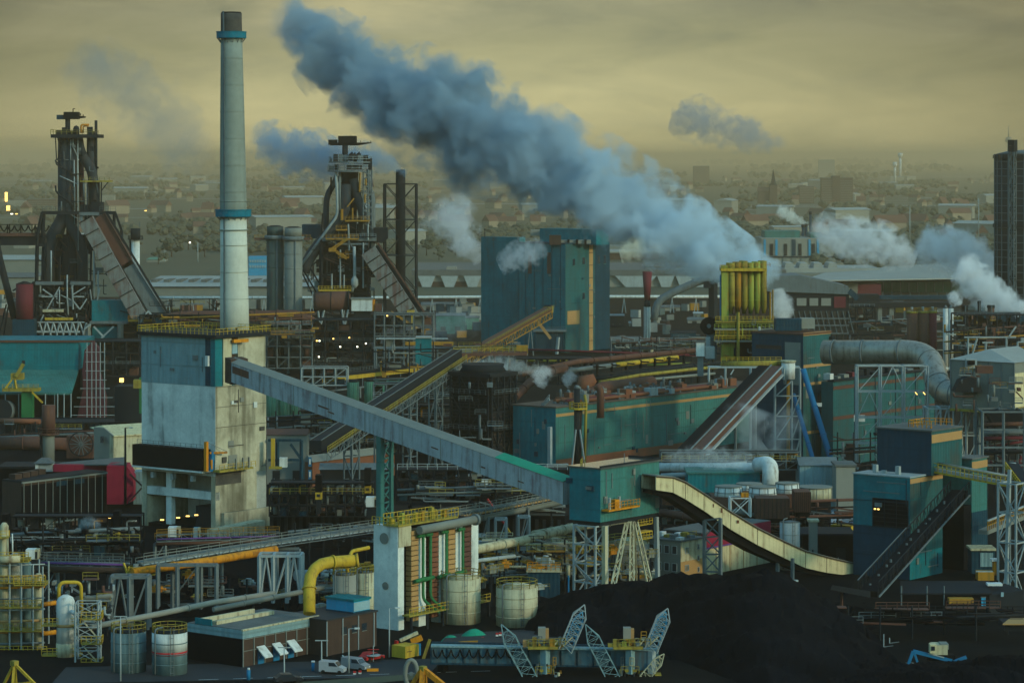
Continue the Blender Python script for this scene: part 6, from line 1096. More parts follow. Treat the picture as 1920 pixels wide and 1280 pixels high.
def legpair(label, px0, px1, pt, pb, Y, m='steel', brace=True):
    t = T('gallery_trestle', label, 'trestle'); a0, a1, b0, b1 = P(px0, pb, Y), P(px1, pb, Y-2), P(px0, pt, Y), P(px1, pt-4, Y-2); a0.z = a1.z = .3
    t('leg#0', m).bar(a0, b0, .55); t('leg#1', m).bar(a1, b1, .55)
    if brace:
        n = 4
        for k in range(n):
            u, v = k/n, (k+1)/n; t('brace', m).bar(a0+(b0-a0)*u, a1+(b1-a1)*v, .2); t('brace', m).bar(a1+(b1-a1)*u, a0+(b0-a0)*v, .2); t('cross_beam', m).bar(a0+(b0-a0)*v, a1+(b1-a1)*v, .3)
    t('foot', 'concrete_grey').cbox(Vector((a0.x, a0.y, 0)), 1.6, 1.6, max(.4, a0.z)); t('foot', 'concrete_grey').cbox(Vector((a1.x, a1.y, 0)), 1.6, 1.6, max(.4, a1.z)); return t.end()
legpair('grey braced trestle under the upper part of the cream gallery', 1321, 1351, 975, 1080, 533); legpair('grey braced trestle under the low end of the cream gallery', 1458, 1486, 1050, 1078, 545, brace=False)
# ================================================================ coal heap
def heap(name, label, ridge, Y0, Y1, base, m='coal', rough=.8, seed=1):
    """ridge: [(px, py)] silhouette at depth (Y0+Y1)/2"""
    rg = random.Random(seed); mb = MB(); nx, ny = 90, 34; Yr = (Y0+Y1)/2; x0, x1 = P(ridge[0][0], 0, Yr).x, P(ridge[-1][0], 0, Yr).x; ph = [(rg.uniform(.1, 1.4), rg.uniform(.1, 1.4), rg.uniform(0, 6)) for _ in range(16)]
    def top(x):
        px = 960+x/Yr*F
        for (a, b_), (c_, d_) in zip(ridge, ridge[1:]):
            if a <= px <= c_: return P(0, b_+(d_-b_)*(px-a)/(c_-a), Yr).z
        return 0
    g = []
    for j in range(ny+1):
        v = j/ny; row = []
        for i in range(nx+1):
            x = x0+(x1-x0)*i/nx; pxx = 960+x/Yr*F; ya = Y0+(30*min(1, max(0, (1400-pxx)/140)) if Y1 == 520 else 0); y = ya+(Y1-ya)*v; f = 1-abs(2*v-1)**1.25; n = sum(math.sin(a*x+b_*y+p)/(1+3*(a+b_)) for a, b_, p in ph)
            row.append(Vector((x+rg.uniform(-.2, .2), y, max(-.3, top(x)*f+n*rough*min(1, f*3)+rg.uniform(-.18, .18)-(.3 if f < .04 else 0)))))
        g.append(row)
    b0 = len(mb.v); mb.v = [v for r in g for v in r]
    for j in range(ny):
        for i in range(nx): a = j*(nx+1)+i; mb.f.append((a, a+1, a+nx+2, a+nx+1)); mb.sm.append((i*7+j*3) % 5 > 1)
    return tag(mb.build(name, m, fix=False), label, 'heap')
heap('coal_heap', 'huge black coal heap with a long sloping crest in the right foreground', [(985, 1200), (1015, 1172), (1080, 1142), (1170, 1125), (1260, 1112), (1340, 1098), (1400, 1082), (1440, 1075), (1475, 1080), (1500, 1098), (1545, 1126), (1590, 1158), (1640, 1196), (1700, 1240), (1760, 1275)], 428, 520, 0)
heap('coal_heap', 'low black coal heap at the lower right corner', [(1560, 1285), (1640, 1270), (1720, 1264), (1790, 1258), (1850, 1240), (1925, 1236), (1990, 1260)], 400, 455, 0, seed=4)
heap('coal_heap', 'dark coal bank behind the brown works on the lower left', [(215, 1075), (300, 1050), (380, 1060), (470, 1085), (560, 1100), (640, 1120)], 500, 540, 0, seed=6)
# ================================================================ right hand works
Y = 720
t = T('silver_duct', 'fat silver duct with a double elbow running right from the teal process tower', 'duct')
path = bend([P(1545, 660, 735), P(1742, 660, 722), P(1764, 742, 708), P(1850, 738, 700)], 6.5, 10); t('duct', 'silver').tube(path, 3.05, 24)
for i, (a, e) in enumerate([((1616, 660, 730.2), (1620, 660, 730)), ((1563, 660, 733.6), (1566, 660, 733.4)), ((1690, 660, 725.4), (1692.5, 660, 725.2)), ((1800, 740.5, 704), (1803, 740.4, 703.7)), ((1826, 739.3, 702.2), (1829, 739.2, 702))]): t('duct_band#%d' % i, 'steel').tube([P(*a), P(*e)], 3.2, 24)
for i in (8, 13, 17, 20): 
    if i+1 < len(path): d = (path[i+1]-path[i]).normalized(); t('duct_band#%d' % (i+10), 'steel').tube([path[i]-d*.12, path[i]+d*.12], 3.14, 24)
t.end()
def scaffold(label, px0, px1, pt, pb, Y, nb, nl, m='pale_steel', d=5, w=.36, name='pipe_trestle', dia=True):
    t = T(name, label, 'trestle'); a, bb = P(px0, pb, Y), P(px1, pt, Y); W, h = bb.x-a.x, bb.z-a.z
    for dd in (0, d):
        o = a+Vector((0, dd, 0))
        for k in range(nb+1): q = o+Vector((W*k/nb, 0, 0)); t('column', m).bar(q, q+UP*h, w)
        for k in range(1, nl+1): z = UP*h*k/nl; t('beam', m).bar(o+z, o+z+Vector((W, 0, 0)), w*.85)
        if dia and dd == 0:
            for k in range(nb):
                for j in range(nl):
                    q0, q1 = o+Vector((W*k/nb, 0, h*j/nl)), o+Vector((W*(k+1)/nb, 0, h*(j+1)/nl)); mid = Vector(((q0.x+q1.x)/2, q0.y, q1.z))
                    if (k+j) % 2 == 0: t('diagonal', m).bar(q0, mid, w*.55).bar(Vector((q1.x, q0.y, q0.z)), mid, w*.55)
                    else: t('diagonal', m).bar(q0, q1, w*.55)
    for k in range(nb+1): q = a+Vector((W*k/nb, 0, h)); t('beam', m).bar(q, q+Vector((0, d, 0)), w*.8)
    t.end()
scaffold('pale braced trestle under the elbow of the silver duct', 1740, 1836, 766, 866, 690, 4, 2, d=7, w=.45)
scaffold('tall rusty pale scaffold in front of the second teal hall', 1608, 1740, 686, 880, 708, 3, 4, d=4, w=.34)
for i, (x, y) in enumerate([(1716, 735), (1731, 735)]): c = P(x, y, 707); t = T('work_lamp', 'warm glowing lamp strip under the silver duct', 'lamp', 'lamp strips under the silver duct'); t('lamp_head', 'lamp_amber').bar(c, c+Vector((.5, 0, -.6)), .18); t('bracket', 'steel').bar(c, c+Vector((0, .6, .2)), .1); t.end()
Y = 676
t = T('filter_house', 'bulky grey brown filter house with a pale roof at the right edge', 'building')
C, la, lb, z1 = blk(t('wall', 'wall_grey'), 1783, 1902, 1990, 680, Y, P(0, 772, Y).z); z0 = P(0, 772, Y).z
t('pale_roof', 'roof_pale').prism([C+UP*(z1-z0)-AX*.4-BX*.4, C+UP*(z1-z0+.1)-AX*.4+BX*(lb+.4), C+UP*(z1-z0+2.6)+AX*5+BX*(lb*.55), ], AX*(la*.6)); t('lit_panel', 'cream_panel').obox(C-BX*.08+UP*1, AX*6, BX*.1, UP*8); t('sill_beam', 'yellow_dirty').obox(C-BX*.3-AX*.3-UP*.6, AX*la, BX*(lb+.5), UP*.6)
for i in range(6): q = C-AX*.1+BX*lb*i/5; t('wall_rib', 'steel').bar(q, q+UP*(z1-z0), .25)
fr(t('side_box', 'black_steel'), 1815, 1828, 676, 684, Y+2, 3); fr(t('side_box_frame', 'pale_steel'), 1812, 1832, 673, 690, Y+3, 2); fr(t('brown_gear', 'rust'), 1832, 1862, 686, 700, Y-8, 3); rail(t('gear_railing', 'ochre'), PP([(1800, 700), (1840, 694)], Y-7), 1.2, 1)
t('cone', 'dark_steel').prism(PP([(1790, 735), (1800, 714), (1815, 706), (1835, 712), (1842, 735)], Y+3), (0, 5, 0)); t('hopper', 'dark_steel').prism([P(1850, 772, Y-5), P(1925, 772, Y-5), P(1905, 806, Y-5), P(1868, 806, Y-5)], (0, 6, 0)); rail(t('deck_railing', 'yellow'), [C-BX*1.0-UP*.2, C-BX*1+AX*12-UP*.2], 1.2, 1.2, .1); greeble(t, 1785, 1918, 682, 770, Y-6, 26, 19, ms=('steel', 'rust', 'wall_grey')); t.end()
scaffold('dark red and grey storeyed steelwork under the filter house', 1842, 1960, 772, 905, 668, 3, 4, 'steel', d=9, w=.5, dia=False)
t = T('hanging_pipework', 'rust brown pipes slung beneath the filter house', 'pipe')
for i, y in enumerate((796, 812, 822, 848)): t('pipe#%d' % i, ('rust', 'steel', 'dull_red', 'dark_steel')[i]).tube(PP([(1842, y), (1925, y-2)], 671), .5, 8)
t.end()
# teal crusher building near right
Y = 545
t = T('screening_house', 'dark teal screening house with a barred opening at the right of the plant', 'building'); zt = P(0, 896, Y).z
C, la, lb, z1 = blk(t('lower_wall', 'teal'), 1600, 1706, 1767, 896, Y); t('right_face', 'teal_sunside').obox(C-BX*.05+UP*5, AX*la, BX*.05, UP*(z1-5.2)); t('base_wall', 'teal_dark').obox(C-AX*.05, BX*lb, AX*.04, UP*P(0, 993, Y).z); t('ochre_band', 'tan').obox(C-BX*.1+UP*(z1-1.1), AX*la, BX*.1, UP*.9)
o = C-AX*.1+BX*.3+UP*P(0, 993, Y).z; hh = P(0, 938, Y).z-o.z+C.z; t('opening', 'black_steel').obox(o, BX*lb*.62, AX*.1, UP*hh)
for k in range(7): t('opening_bar', 'dark_steel').bar(o-AX*.1+UP*hh*(k+.5)/7, o-AX*.1+BX*lb*.62+UP*hh*(k+.5)/7, .1)
for k in range(4): t('opening_post', 'dark_steel').bar(o-AX*.1+BX*lb*.62*k/3, o-AX*.1+BX*lb*.62*k/3+UP*hh, .14)
for u in (.5, .56): t('lamp#%d' % int(u*100), 'lamp_amber').obox(o-AX*.25+BX*lb*u+UP*hh*.6, BX*.4, AX*.1, UP*.25)
C2 = C+AX*1.2+BX*lb*.02; zu = P(0, 812, Y+1).z; lb2 = lb*.96; t('upper_wall', 'teal_dark').obox(C+AX*6+BX*(-1.2)+UP*z1, AX*la*.95, BX*lb2, UP*(zu-z1)); t('upper_right_face', 'teal_sunside').obox(C+AX*6-BX*1.25+UP*z1, AX*la*.95, BX*.05, UP*(zu-z1)); t('upper_band', 'tan').obox(C+AX*6-BX*1.32+UP*(zu-2.2), AX*la*.95, BX*.06, UP*1.6)
t('roof', 'roof_grey').obox(C+AX*5.7-BX*1.5+UP*zu, AX*(la*.95+.6), BX*(lb2+.6), UP*.3); t('ledge', 'pale_steel').obox(C+UP*z1-AX*.2-BX*.2, AX*6, BX*(lb+.3), UP*.25); o = C+AX*9+BX*.5+UP*(zu+.3); t('roof_platform', 'orange').obox(o, AX*.3, BX*.3, UP*.3); rail(t('roof_railing', 'orange'), [o, o+BX*5, o+BX*5+AX*6, o+AX*8], 1.3, .9, .12)
for k, u in enumerate((.3, .55, .7)): t('roof_box#%d' % k, 'pale_steel').cbox(C+AX*2+BX*lb*u+UP*(z1+.25), .8, .8, 1.6-(k % 2))
for k in range(1, 4): t('cladding_joint', 'teal_dark').bar(C-AX*.12+UP*z1*k/4+BX*.1, C-AX*.12+BX*lb+UP*z1*k/4, .1)
wallfit(t, C, la, z1, 9, 20); wallfit(t, C+UP*z1*.6, lb, z1*.4, 6, 21, 'B')
t.end()
t = T('conveyor_tower', 'pale teal tower block behind the black sloping conveyor', 'building'); Y = 560
C, la, lb, z1 = blk(t('wall', 'teal_pale'), 1762, 1822, 1851, 862, Y); t('shaded_wall', 'teal_pale').obox(C-AX*.05+UP*11, BX*lb, AX*.04, UP*(z1-11.2)); t('ochre_band', 'tan').obox(C-BX*.08+UP*(z1-1.8), AX*la, BX*.08, UP*1.4); t('dark_base', 'teal_dark').obox(C-BX*.08+UP*3, AX*la, BX*.08, UP*8); t('roof', 'roof_grey').obox(C+UP*z1-AX*.3-BX*.3, AX*(la+.6), BX*(lb+.6), UP*.3)
t('black_bay', 'black_steel').obox(C-AX*3+BX*.1, AX*3, BX*(lb+4), UP*12.5); t('roof_clutter', 'steel').cbox(C+AX*1+BX*4+UP*z1, 3, 2, .8); t.end()
t = T('low_annex', 'small grey teal annex at the foot of the conveyor tower', 'building'); fr(t('wall', 'teal_dark'), 1822, 1866, 1032, 1075, 546, 5); fr(t('roof', 'cream'), 1820, 1868, 1028, 1032, 545.7, 5.5); fr(t('panel', 'slate_cladding'), 1838, 1862, 1036, 1062, 545.8, .2); t.end()
t = T('black_conveyor', 'black open truss conveyor slanting up to the conveyor tower', 'conveyor'); a, e = P(1628, 1118, 492), P(1800, 928, 545); d = e-a; sd_ = Vector((d.y, -d.x, 0)).normalized()
t('belt_box', 'black_steel').hexa([a-sd_*1.6, e-sd_*1.6, e+sd_*1.6, a+sd_*1.6, a-sd_*1.6+UP*1, e-sd_*1.6+UP*1, e+sd_*1.6+UP*1, a+sd_*1.6+UP*1])
for o in (-1.8, 1.8): truss(t('side_truss', 'dark_steel'), a+sd_*o+UP*2.6, e+sd_*o+UP*2.6, 2.6, 26, .16)
t('pale_rail', 'steel').bar(a-sd_*1.9+UP*2.7, a-sd_*1.9+UP*2.7+d*.5, .13); t('pale_rail', 'steel').bar(a+sd_*1.9+UP*.1, e+sd_*1.9+UP*.1, .25)
for k in range(12): u = .04+k*.07; t('idler_box#%d' % k, 'steel').cbox(a+d*(u+.013*(k % 3))-sd_*.4+UP*1.2, .3, .3, .25+.1*(k % 4))
t('tail_boom', 'dark_steel').hexa([P(1557, 1105, 488), P(1632, 1120, 490), P(1632, 1120, 494), P(1557, 1105, 492), P(1560, 1096, 488), P(1632, 1108, 490), P(1632, 1108, 494), P(1560, 1096, 492)]); t('tail_leg', 'rust').bar(P(1578, 1135, 491), P(1578, 1108, 491), .4); t.end()
t = T('yellow_walkway', 'pale conveyor with a yellow railed walkway leaving the screening house', 'conveyor'); a, e = P(1734, 882, 552), P(1893, 912, 536); d = e-a; sd_ = Vector((-.1, -1, 0))
t('belt', 'pale_steel').hexa([a, e, e+sd_*-2.2, a+sd_*-2.2, a+UP*.8, e+UP*.8, e-sd_*2.2+UP*.8, a-sd_*2.2+UP*.8]); t('yellow_plate', 'yellow').prism([a-UP*.1+sd_*.3, e-UP*.1+sd_*.3, e+UP*.28+sd_*.3, a+UP*.28+sd_*.3], sd_*.12); rail(t('railing', 'yellow'), [a+UP*.3+sd_*.4, e+UP*.3+sd_*.4], 1.5, 1.1, .12); t('cable_duct', 'silver').tube([a+UP*1.6-sd_*1.8, e+UP*1.6-sd_*1.8], .4, 8); rail(t('landing_railing', 'yellow'), [P(1731, 872, 552), P(1745, 872, 550)], 2.2, .8, .14); t('silencer', 'white_paint').bar(P(1743, 872, 552), P(1743, 855, 552), .6); t('trestle', 'steel').bar(e, Vector((e.x, e.y, 0)), .4); t.end()
t = T('corner_conveyor', 'dark conveyor with yellow edge dropping out at the right edge', 'conveyor'); a, e = P(1888, 880, 530), P(1945, 955, 515); t('belt_box', 'dark_steel').hexa([a, e, e+Vector((2, 1, 0)), a+Vector((2, 1, 0)), a+UP*1.4, e+UP*1.4, e+Vector((2, 1, 1.4)), a+Vector((2, 1, 1.4))]); rail(t('railing', 'yellow'), [a-Vector((.3, .3, 0)), e-Vector((.3, .3, 0))], 1.4, .8, .12); t('head_frame', 'pale_steel').bar(P(1885, 868, 530), P(1905, 868, 530), .25); t.end()
t = T('lattice_tower', 'pale lattice trestle tower standing at the right edge', 'trestle'); q = P(1897, 1065, 520); q.z = 0; lattice(t('lattice', 'pale_steel'), q, 3.6, 3.6, P(0, 905, 520).z, 4, .34); t('tall_leg', 'pale_steel').bar(Vector((q.x-1.4, q.y-1.6, 0)), P(1893, 880, 520), .55); t.end()
t = T('side_conveyor', 'brown and yellow walkway bridge behind the lattice tower', 'bridge'); a, e = P(1852, 1002, 538), P(1925, 972, 556); t('deck', 'wall_grey').hexa([a, e, e+UP*.8, a+UP*.8, a-BX*-2, e-BX*-2, e-BX*-2+UP*.8, a-BX*-2+UP*.8]); rail(t('railing', 'ochre'), [a+UP*.8, e+UP*.8], 1.6, 1, .14); t('roof', 'pale_steel').bar(a+UP*2.6, e+UP*2.6, .3); t.end()
# low buildings and vehicles in the dark right yard
t = T('workshop', 'long low black workshop with a blue door at the lower right', 'building'); Y = 497; a, e = P(1690, 1132, Y), P(1852, 1128, Y+2); a.z = 0
t('wall', 'black_steel').obox(a, Vector((e.x-a.x, 0, 0)), Vector((2, 14, 0)), UP*4.6); t('roof', 'dark_steel').obox(a+Vector((-.3, -.3, 4.6)), Vector((e.x-a.x+.6, 0, 0)), Vector((2, 14.5, 0)), UP*.3); t('side_wall', 'dark_steel').obox(Vector((e.x, Y-.1, 0)), Vector((7, 6, 0)), Vector((-2, 8, 0)), UP*4.5)
fr(t('door', 'bright_blue'), 1840, 1848, 1120, 1138, Y-.2, .3); fr(t('door/frame', 'steel'), 1839, 1849, 1118, 1120, Y-.25, .3); fr(t('orange_skip', 'ochre'), 1780, 1826, 1122, 1131, Y-2.5, 2)
for x in (1738, 1770, 1690): t('downpipe#%d' % x, 'steel').bar(P(x, 1134, Y-.2), P(x, 1098, Y-.2), .2)
fr(t('white_cover', 'white_paint'), 1852, 1880, 1094, 1098, Y+6, 2); fr(t('window', 'glass_pale'), 1877, 1882, 1110, 1118, Y+1, .2); t.end()
t = T('orange_machine', 'orange yard machine with a white top beside the annex', 'machine'); fr(t('body', 'orange'), 1864, 1873, 1052, 1078, 520, 2); fr(t('base', 'ochre'), 1834, 1864, 1072, 1088, 519, 3); fr(t('roof', 'white_paint'), 1860, 1874, 1049, 1052, 519.8, 2.5); fr(t('track', 'black_steel'), 1832, 1872, 1088, 1094, 519, 3); fr(t('boom', 'pale_steel'), 1830, 1862, 1070, 1072, 519, .5); t.end()
def excavator(px, py):
    Y = GY(py)*.995; z = lambda p, y=0: P(p[0], p[1], Y+y)
    t = T('excavator', 'cream cabbed excavator with a long blue boom on the black coal ground', 'excavator')
    fr(t('house', 'cream'), 1748, 1777, 1209, 1227, Y, 3); fr(t('cab', 'cream_panel'), 1744, 1756, 1208, 1224, Y-.8, 1.6); fr(t('window', 'glass_dark'), 1746, 1753, 1211, 1219, Y-.9, .1); fr(t('engine_cover', 'wall_grey'), 1764, 1779, 1207, 1217, Y+.2, 2.6)
    t('boom', 'blue').bar(z((1785, 1238)), z((1712, 1220)), .55); t('boom', 'blue').bar(z((1788, 1240)), z((1812, 1231)), .5); t('stick', 'blue').bar(z((1712, 1220)), z((1703, 1245)), .45); t('stick', 'bright_blue').bar(z((1714, 1222)), z((1722, 1246)), .35)
    t('bucket', 'wall_grey').prism([z((1700, 1244)), z((1715, 1244)), z((1722, 1250)), z((1706, 1252))], (0, 1.4, 0)); t('track', 'black_steel').obox(z((1738, 1250), -.6), Vector((5, 0, 0)), Vector((0, .7, 0)), UP*.9); t('track#1', 'black_steel').obox(z((1738, 1250), 2.2), Vector((5, 0, 0)), Vector((0, .7, 0)), UP*.9)
    t('chassis', 'black_steel').obox(z((1742, 1242), 0), Vector((4, 0, 0)), Vector((0, 2.2, 0)), UP*1.2); t('hydraulic_ram', 'pale_steel').bar(z((1770, 1232), -.3), z((1740, 1224), -.3), .16); return t.end()
excavator(1760, 1250)
t = T('corner_shed', 'low shed with a pale brown roof at the right edge', 'shed'); fr(t('wall', 'dark_steel'), 1884, 1930, 1170, 1182, 455, 6); t('roof', 'tan').prism([P(1880, 1171, 454), P(1930, 1171, 454), P(1930, 1160, 462), P(1894, 1160, 462)], UP*.2); t.end()
for i, (px, py, h) in enumerate([(1492, 1245, 22), (1657, 1212, 24), (1668, 1205, 10)]):
    t = T('marker_post', ('white marker post low on the coal heap', 'thin upright post in the black yard', 'short post beside the thin upright one')[i], 'post'); a = P(px, py, 452); t('post', 'pale_steel').bar(a, a+UP*h*452/F, .12); t('foot_bar', 'steel').bar(a, a+Vector((1.5, 0, .2)), .1); t.end()
# ================================================================ cooling drums, car park, offices
for i, (px, y0, y1, r, Y, lab) in enumerate([(1366, 912, 932, 25, 590, 'white round cooling cell with a black fence, nearest the teal transfer house'), (1430, 913, 934, 25, 588, 'white round cooling cell in the middle of the brown basins'), (1405, 907, 920, 24, 606, 'white round cooling cell behind the two front ones'), (1476, 906, 926, 22, 602, 'white round cooling cell on the right of the basins')]):
    c = P(px, y1, Y); r_ = r*Y/F; h = P(0, y0, Y).z-c.z; t = T('cooling_cell', lab, 'cooling tower'); t('drum', 'white_paint').tube([c, c+UP*h], [r_*1.08, r_*.97], 26, sm=True); t('rim', 'wall_grey').tube([c+UP*h, c+UP*(h+.2)], r_*1.02, 26, sm=False)
    for k in range(10): an = 6.283*k/10; d1 = Vector((math.cos(an), math.sin(an), 0)); t('stiffener#%d' % k, 'steel').bar(c+d1*r_*1.11, c+d1*r_*1.0+UP*h, .1)
    t('hoop', 'steel').tube([c+UP*h*.5, c+UP*(h*.5+.1)], r_*1.06, 26)
    fr(t('basin', 'rust'), px-r-6, px+r+6, y1, y1+(34 if i in (1, 3) else 26), Y-3, 8); t('fan', 'dark_steel').cyl(c+UP*(h-.4), r_*.5, .3, 10); t.end()
for i, (p0, p1, pt, pb, Y) in enumerate([(1418, 1480, 934, 972, 579), (1490, 1520, 922, 960, 590)]):
    t = T('rust_basin', ('ribbed rusty basin wall below the middle cooling cell', 'ribbed rusty basin wall right of the cooling cells')[i], 'basin'); fr(t('wall', 'rust'), p0, p1, pt, pb, Y, 6)
    for k in range(9): x = p0+(p1-p0)*k/8; t('wall_rib', 'brown_panel').bar(P(x, pb, Y-.1), P(x, pt, Y-.1), .12)
    fr(t('base', 'black_steel'), p0+2, p1-2, pb, pb+8, Y+.5, 5); t.end()
t = T('round_settler', 'low curved cream settling tank beside the car park', 'tank'); c = P(1528, 940, 612); c.z = P(0, 936, 612).z; t('wall', 'cream').cyl(c, 3.6, 2.6, 24); t('deck', 'wall_grey').cyl(c+UP*2.6, 3.75, .2, 24); t('base', 'black_steel').cyl(Vector((c.x, c.y, 0)), 3.4, c.z, 20)
for k in range(16): a = 6.283*k/16; q = c+Vector((math.cos(a), math.sin(a), 0))*3.62; t('wall_rib', 'wall_grey').bar(q, q+UP*2.6, .1)
t.end()
t = T('bent_duct', 'thick white pipe bending down beside the cooling cells', 'pipe'); t('pipe', 'white_paint').tube(bend([P(1236, 876, 640), P(1400, 876, 632), P(1437, 874, 628)], 1, 2), 1.0, 12); t('pipe_lower', 'pale_steel').tube([P(1240, 892, 636), P(1400, 884, 630)], .6, 10); t('elbow', 'white_paint').tube(bend([P(1420, 872, 626), P(1445, 868, 623), P(1444, 912, 621)], 2.2, 8), 1.75, 16)
for x in (1260, 1300, 1345, 1385): t('support', 'steel').bar(P(x, 884, 636), Vector((P(x, 0, 636).x, 636, 0)), .3)
t.end()
tank('storage_tank', 'slim grey upright tank in front of the car park', 1481, 1012, 19, 978, 'pale_steel', 'steel', Y=560, railm=None, z0=0)
shed('white windowless shed left of the screening house', 1568, 1604, 874, 925, 'pale_wall', 'roof_grey', Y=640, d=8, doors=0, gable=False)
shed('long blue grey shed behind the cooling cells', 1500, 1570, 872, 905, 'slate_cladding', 'steel', Y=650, d=10, doors=0)
shed('low teal shed behind the cream gallery', 1290, 1425, 888, 940, 'teal', 'teal_pale', Y=625, d=10, doors=0, gable=False)
shed('dark low shed with a red edged roof below the car park', 1505, 1602, 1004, 1040, 'black_steel', 'dark_steel', Y=566, d=10, doors=2, gable=False)
shed('small grey kiosk with a lit side by the car park', 1518, 1533, 978, 1000, 'wall_grey', 'cream', Y=563, d=2, doors=1, gable=False)
t = T('steel_frame', 'white open steel frame in front of the cooling cells', 'structure'); q = P(1388, 968, 572); lattice(t('lattice', 'white_paint'), Vector((q.x, 573, P(0, 968, 572).z)), 4, 3.2, P(0, 933, 572).z-q.z, 1, .3, Vector((1, 0, 0)), Vector((0, 1, 0)), xb=2); fr(t('yellow_motor', 'orange'), 1390, 1404, 924, 932, 572, 1.5); t('foot', 'steel').bar(q, Vector((q.x, q.y, 0)), .5); t.end()
def car(proto, label, m, c, rot, group, L=4.3, van=False):
    t = T('parked_van' if van else 'parked_car', label, 'van' if van else 'car', group, loc=c); X = Vector((1, 0, 0)); Yv = Vector((0, 1, 0)); w = 1.8
    if van: prof = [(-L/2, .4), (L/2, .4), (L/2, .95), (L/2-.9, 1.25), (L/2-1.5, 1.95), (-L/2, 2.0)]
    else: prof = [(-L/2, .35), (L/2, .35), (L/2, .75), (L/2-1.1, .92), (L/2-1.7, 1.42), (-L/2+.9, 1.45), (-L/2+.25, .95), (-L/2, .9)]
    t('body', m).prism([c+X*x-Yv*w/2+UP*z for x, z in prof], Yv*w)
    g = [(L/2-1.18, .98), (L/2-1.72, 1.36), (-L/2+.95, 1.38), (-L/2+.4, .98)] if not van else [(L/2-.98, 1.28), (L/2-1.5, 1.85), (L/2-2.4, 1.85), (L/2-2.4, 1.28)]
    t('window', 'glass_dark').prism([c+X*x-Yv*(w/2+.02)+UP*z for x, z in g], Yv*(w+.04)); p0, p1 = g[0], g[1]; t('windscreen', 'glass_dark').hexa([c+X*(p0[0]+.08)-Yv*.8+UP*p0[1], c+X*(p0[0]+.12)-Yv*.8+UP*p0[1], c+X*(p0[0]+.12)+Yv*.8+UP*p0[1], c+X*(p0[0]+.08)+Yv*.8+UP*p0[1], c+X*(p1[0]+.1)-Yv*.7+UP*p1[1], c+X*(p1[0]+.14)-Yv*.7+UP*p1[1], c+X*(p1[0]+.14)+Yv*.7+UP*p1[1], c+X*(p1[0]+.1)+Yv*.7+UP*p1[1]])
    for i, (x, y) in enumerate(((-1.3, -.85), (-1.3, .85), (1.35, -.85), (1.35, .85))): t('wheel#%d' % i, 'rubber').tube([c+X*x+Yv*(y-.1)+UP*.34, c+X*x+Yv*(y+.1)+UP*.34], .34, 12)
    for i, y in enumerate((-.6, .6)): t('headlight#%d' % i, 'white_paint').cbox(c+X*(L/2)+Yv*y+UP*.6, .08, .3, .16, X, Yv)
    r = t.end(); r.rotation_euler = (0, 0, rot); return r
rnd = random.Random(21)
protos = [car(0, 'small %s car parked among the rows of the car park' % n, m, G(1560, 985), .9, n+' cars in the car park') for n, m in (('white', 'car_white'), ('grey', 'car_grey'), ('blue', 'car_blue'), ('black', 'car_dark'))]
n = 0
for r in range(9):
    for k in range(7):
        Y = 604+r*5.4; px = 1536+k*10+r*1.5; 
        if px > 1604 or rnd.random() < .12: continue
        j = rnd.choice((0, 0, 0, 1, 2, 3)); c = P(px, 0, Y); c.z = 0
        o = protos[j] if (n < 4 and j == n) else copy_tree(protos[j]); n += 1; o.location = c; o.rotation_euler = (0, 0, .9+rnd.uniform(-.06, .06))
for o, px in zip(protos, (1552, 1566, 1580, 1594)): c = P(px, 0, 656); c.z = 0; o.location = c
t = T('yellow_truck', 'yellow lorry standing beside the car park', 'lorry'); q = P(1582, 965, 600); q.z = 0; t('body', 'yellow').cbox(q+UP*.9, 2.4, 5, 2.6); t('cab', 'yellow_dirty').cbox(q-AX*.1+BX*-3.4+UP*.7, 2.3, 1.7, 2.0); t('window', 'glass_dark').cbox(q-AX*.1-BX*3.6+UP*1.7, 2.34, 1.4, .7)
for i in range(4): w = q+AX*(1.0 if i % 2 else -1.0)+BX*(2 if i < 2 else -3); t('wheel#%d' % i, 'rubber').tube([w-AX*.15+UP*.5, w+AX*.15+UP*.5], .5, 12)
t.end()
t = T('office_block', 'grey and tan three storey office block under the transfer house', 'building'); Y = 541
C, la, lb, z1 = blk(t('left_wall', 'wall_grey'), 1208, 1276, 1318, 1016, Y); t('tan_wall', 'tan').obox(C-BX*.05, AX*la, BX*.05, UP*z1*.52); t('cream_wall', 'cream').obox(C-BX*.05+UP*z1*.52, AX*la, BX*.05, UP*z1*.48); t('roof', 'roof_grey').obox(C+UP*z1-AX*.2-BX*.2, AX*(la+.4), BX*(lb+.4), UP*.3)
windows(t, C, la, z1, 4, 2, 1.1, 1.5, 'B', 'glass_dark', .8, 1.75, z1*.28, z1*.42); windows(t, C, la, z1, 1, 2, 1.2, 1.1, 'A', 'glass_pale', 1.4, 2, z1*.28, z1*.42); windows(t, C, la, z1, 1, 3, .5, .9, 'A', 'glass_dark', la*.75, 2, z1*.2, z1*.28, key='stair_window')
for k in range(7): t('roof_plant#%d' % k, ('white_paint', 'steel', 'yellow_dirty')[k % 3]).cbox(C+AX*(1+k*.9)+BX*(lb*.1+k % 4*2)+UP*(z1+.3), 1.6, .9, .5+.3*(k % 2)); 
rail(t('roof_railing', 'yellow_dirty'), [C+AX*la*.3+BX*1+UP*(z1+.3), C+AX*la*.9+BX*1+UP*(z1+.3)], 1.1, .9, .08); t.end()
t = T('store_hall', 'cream walled hall with a pink red eaves band under the cream gallery', 'building'); Y = 550; a = P(1316, 1090, Y)
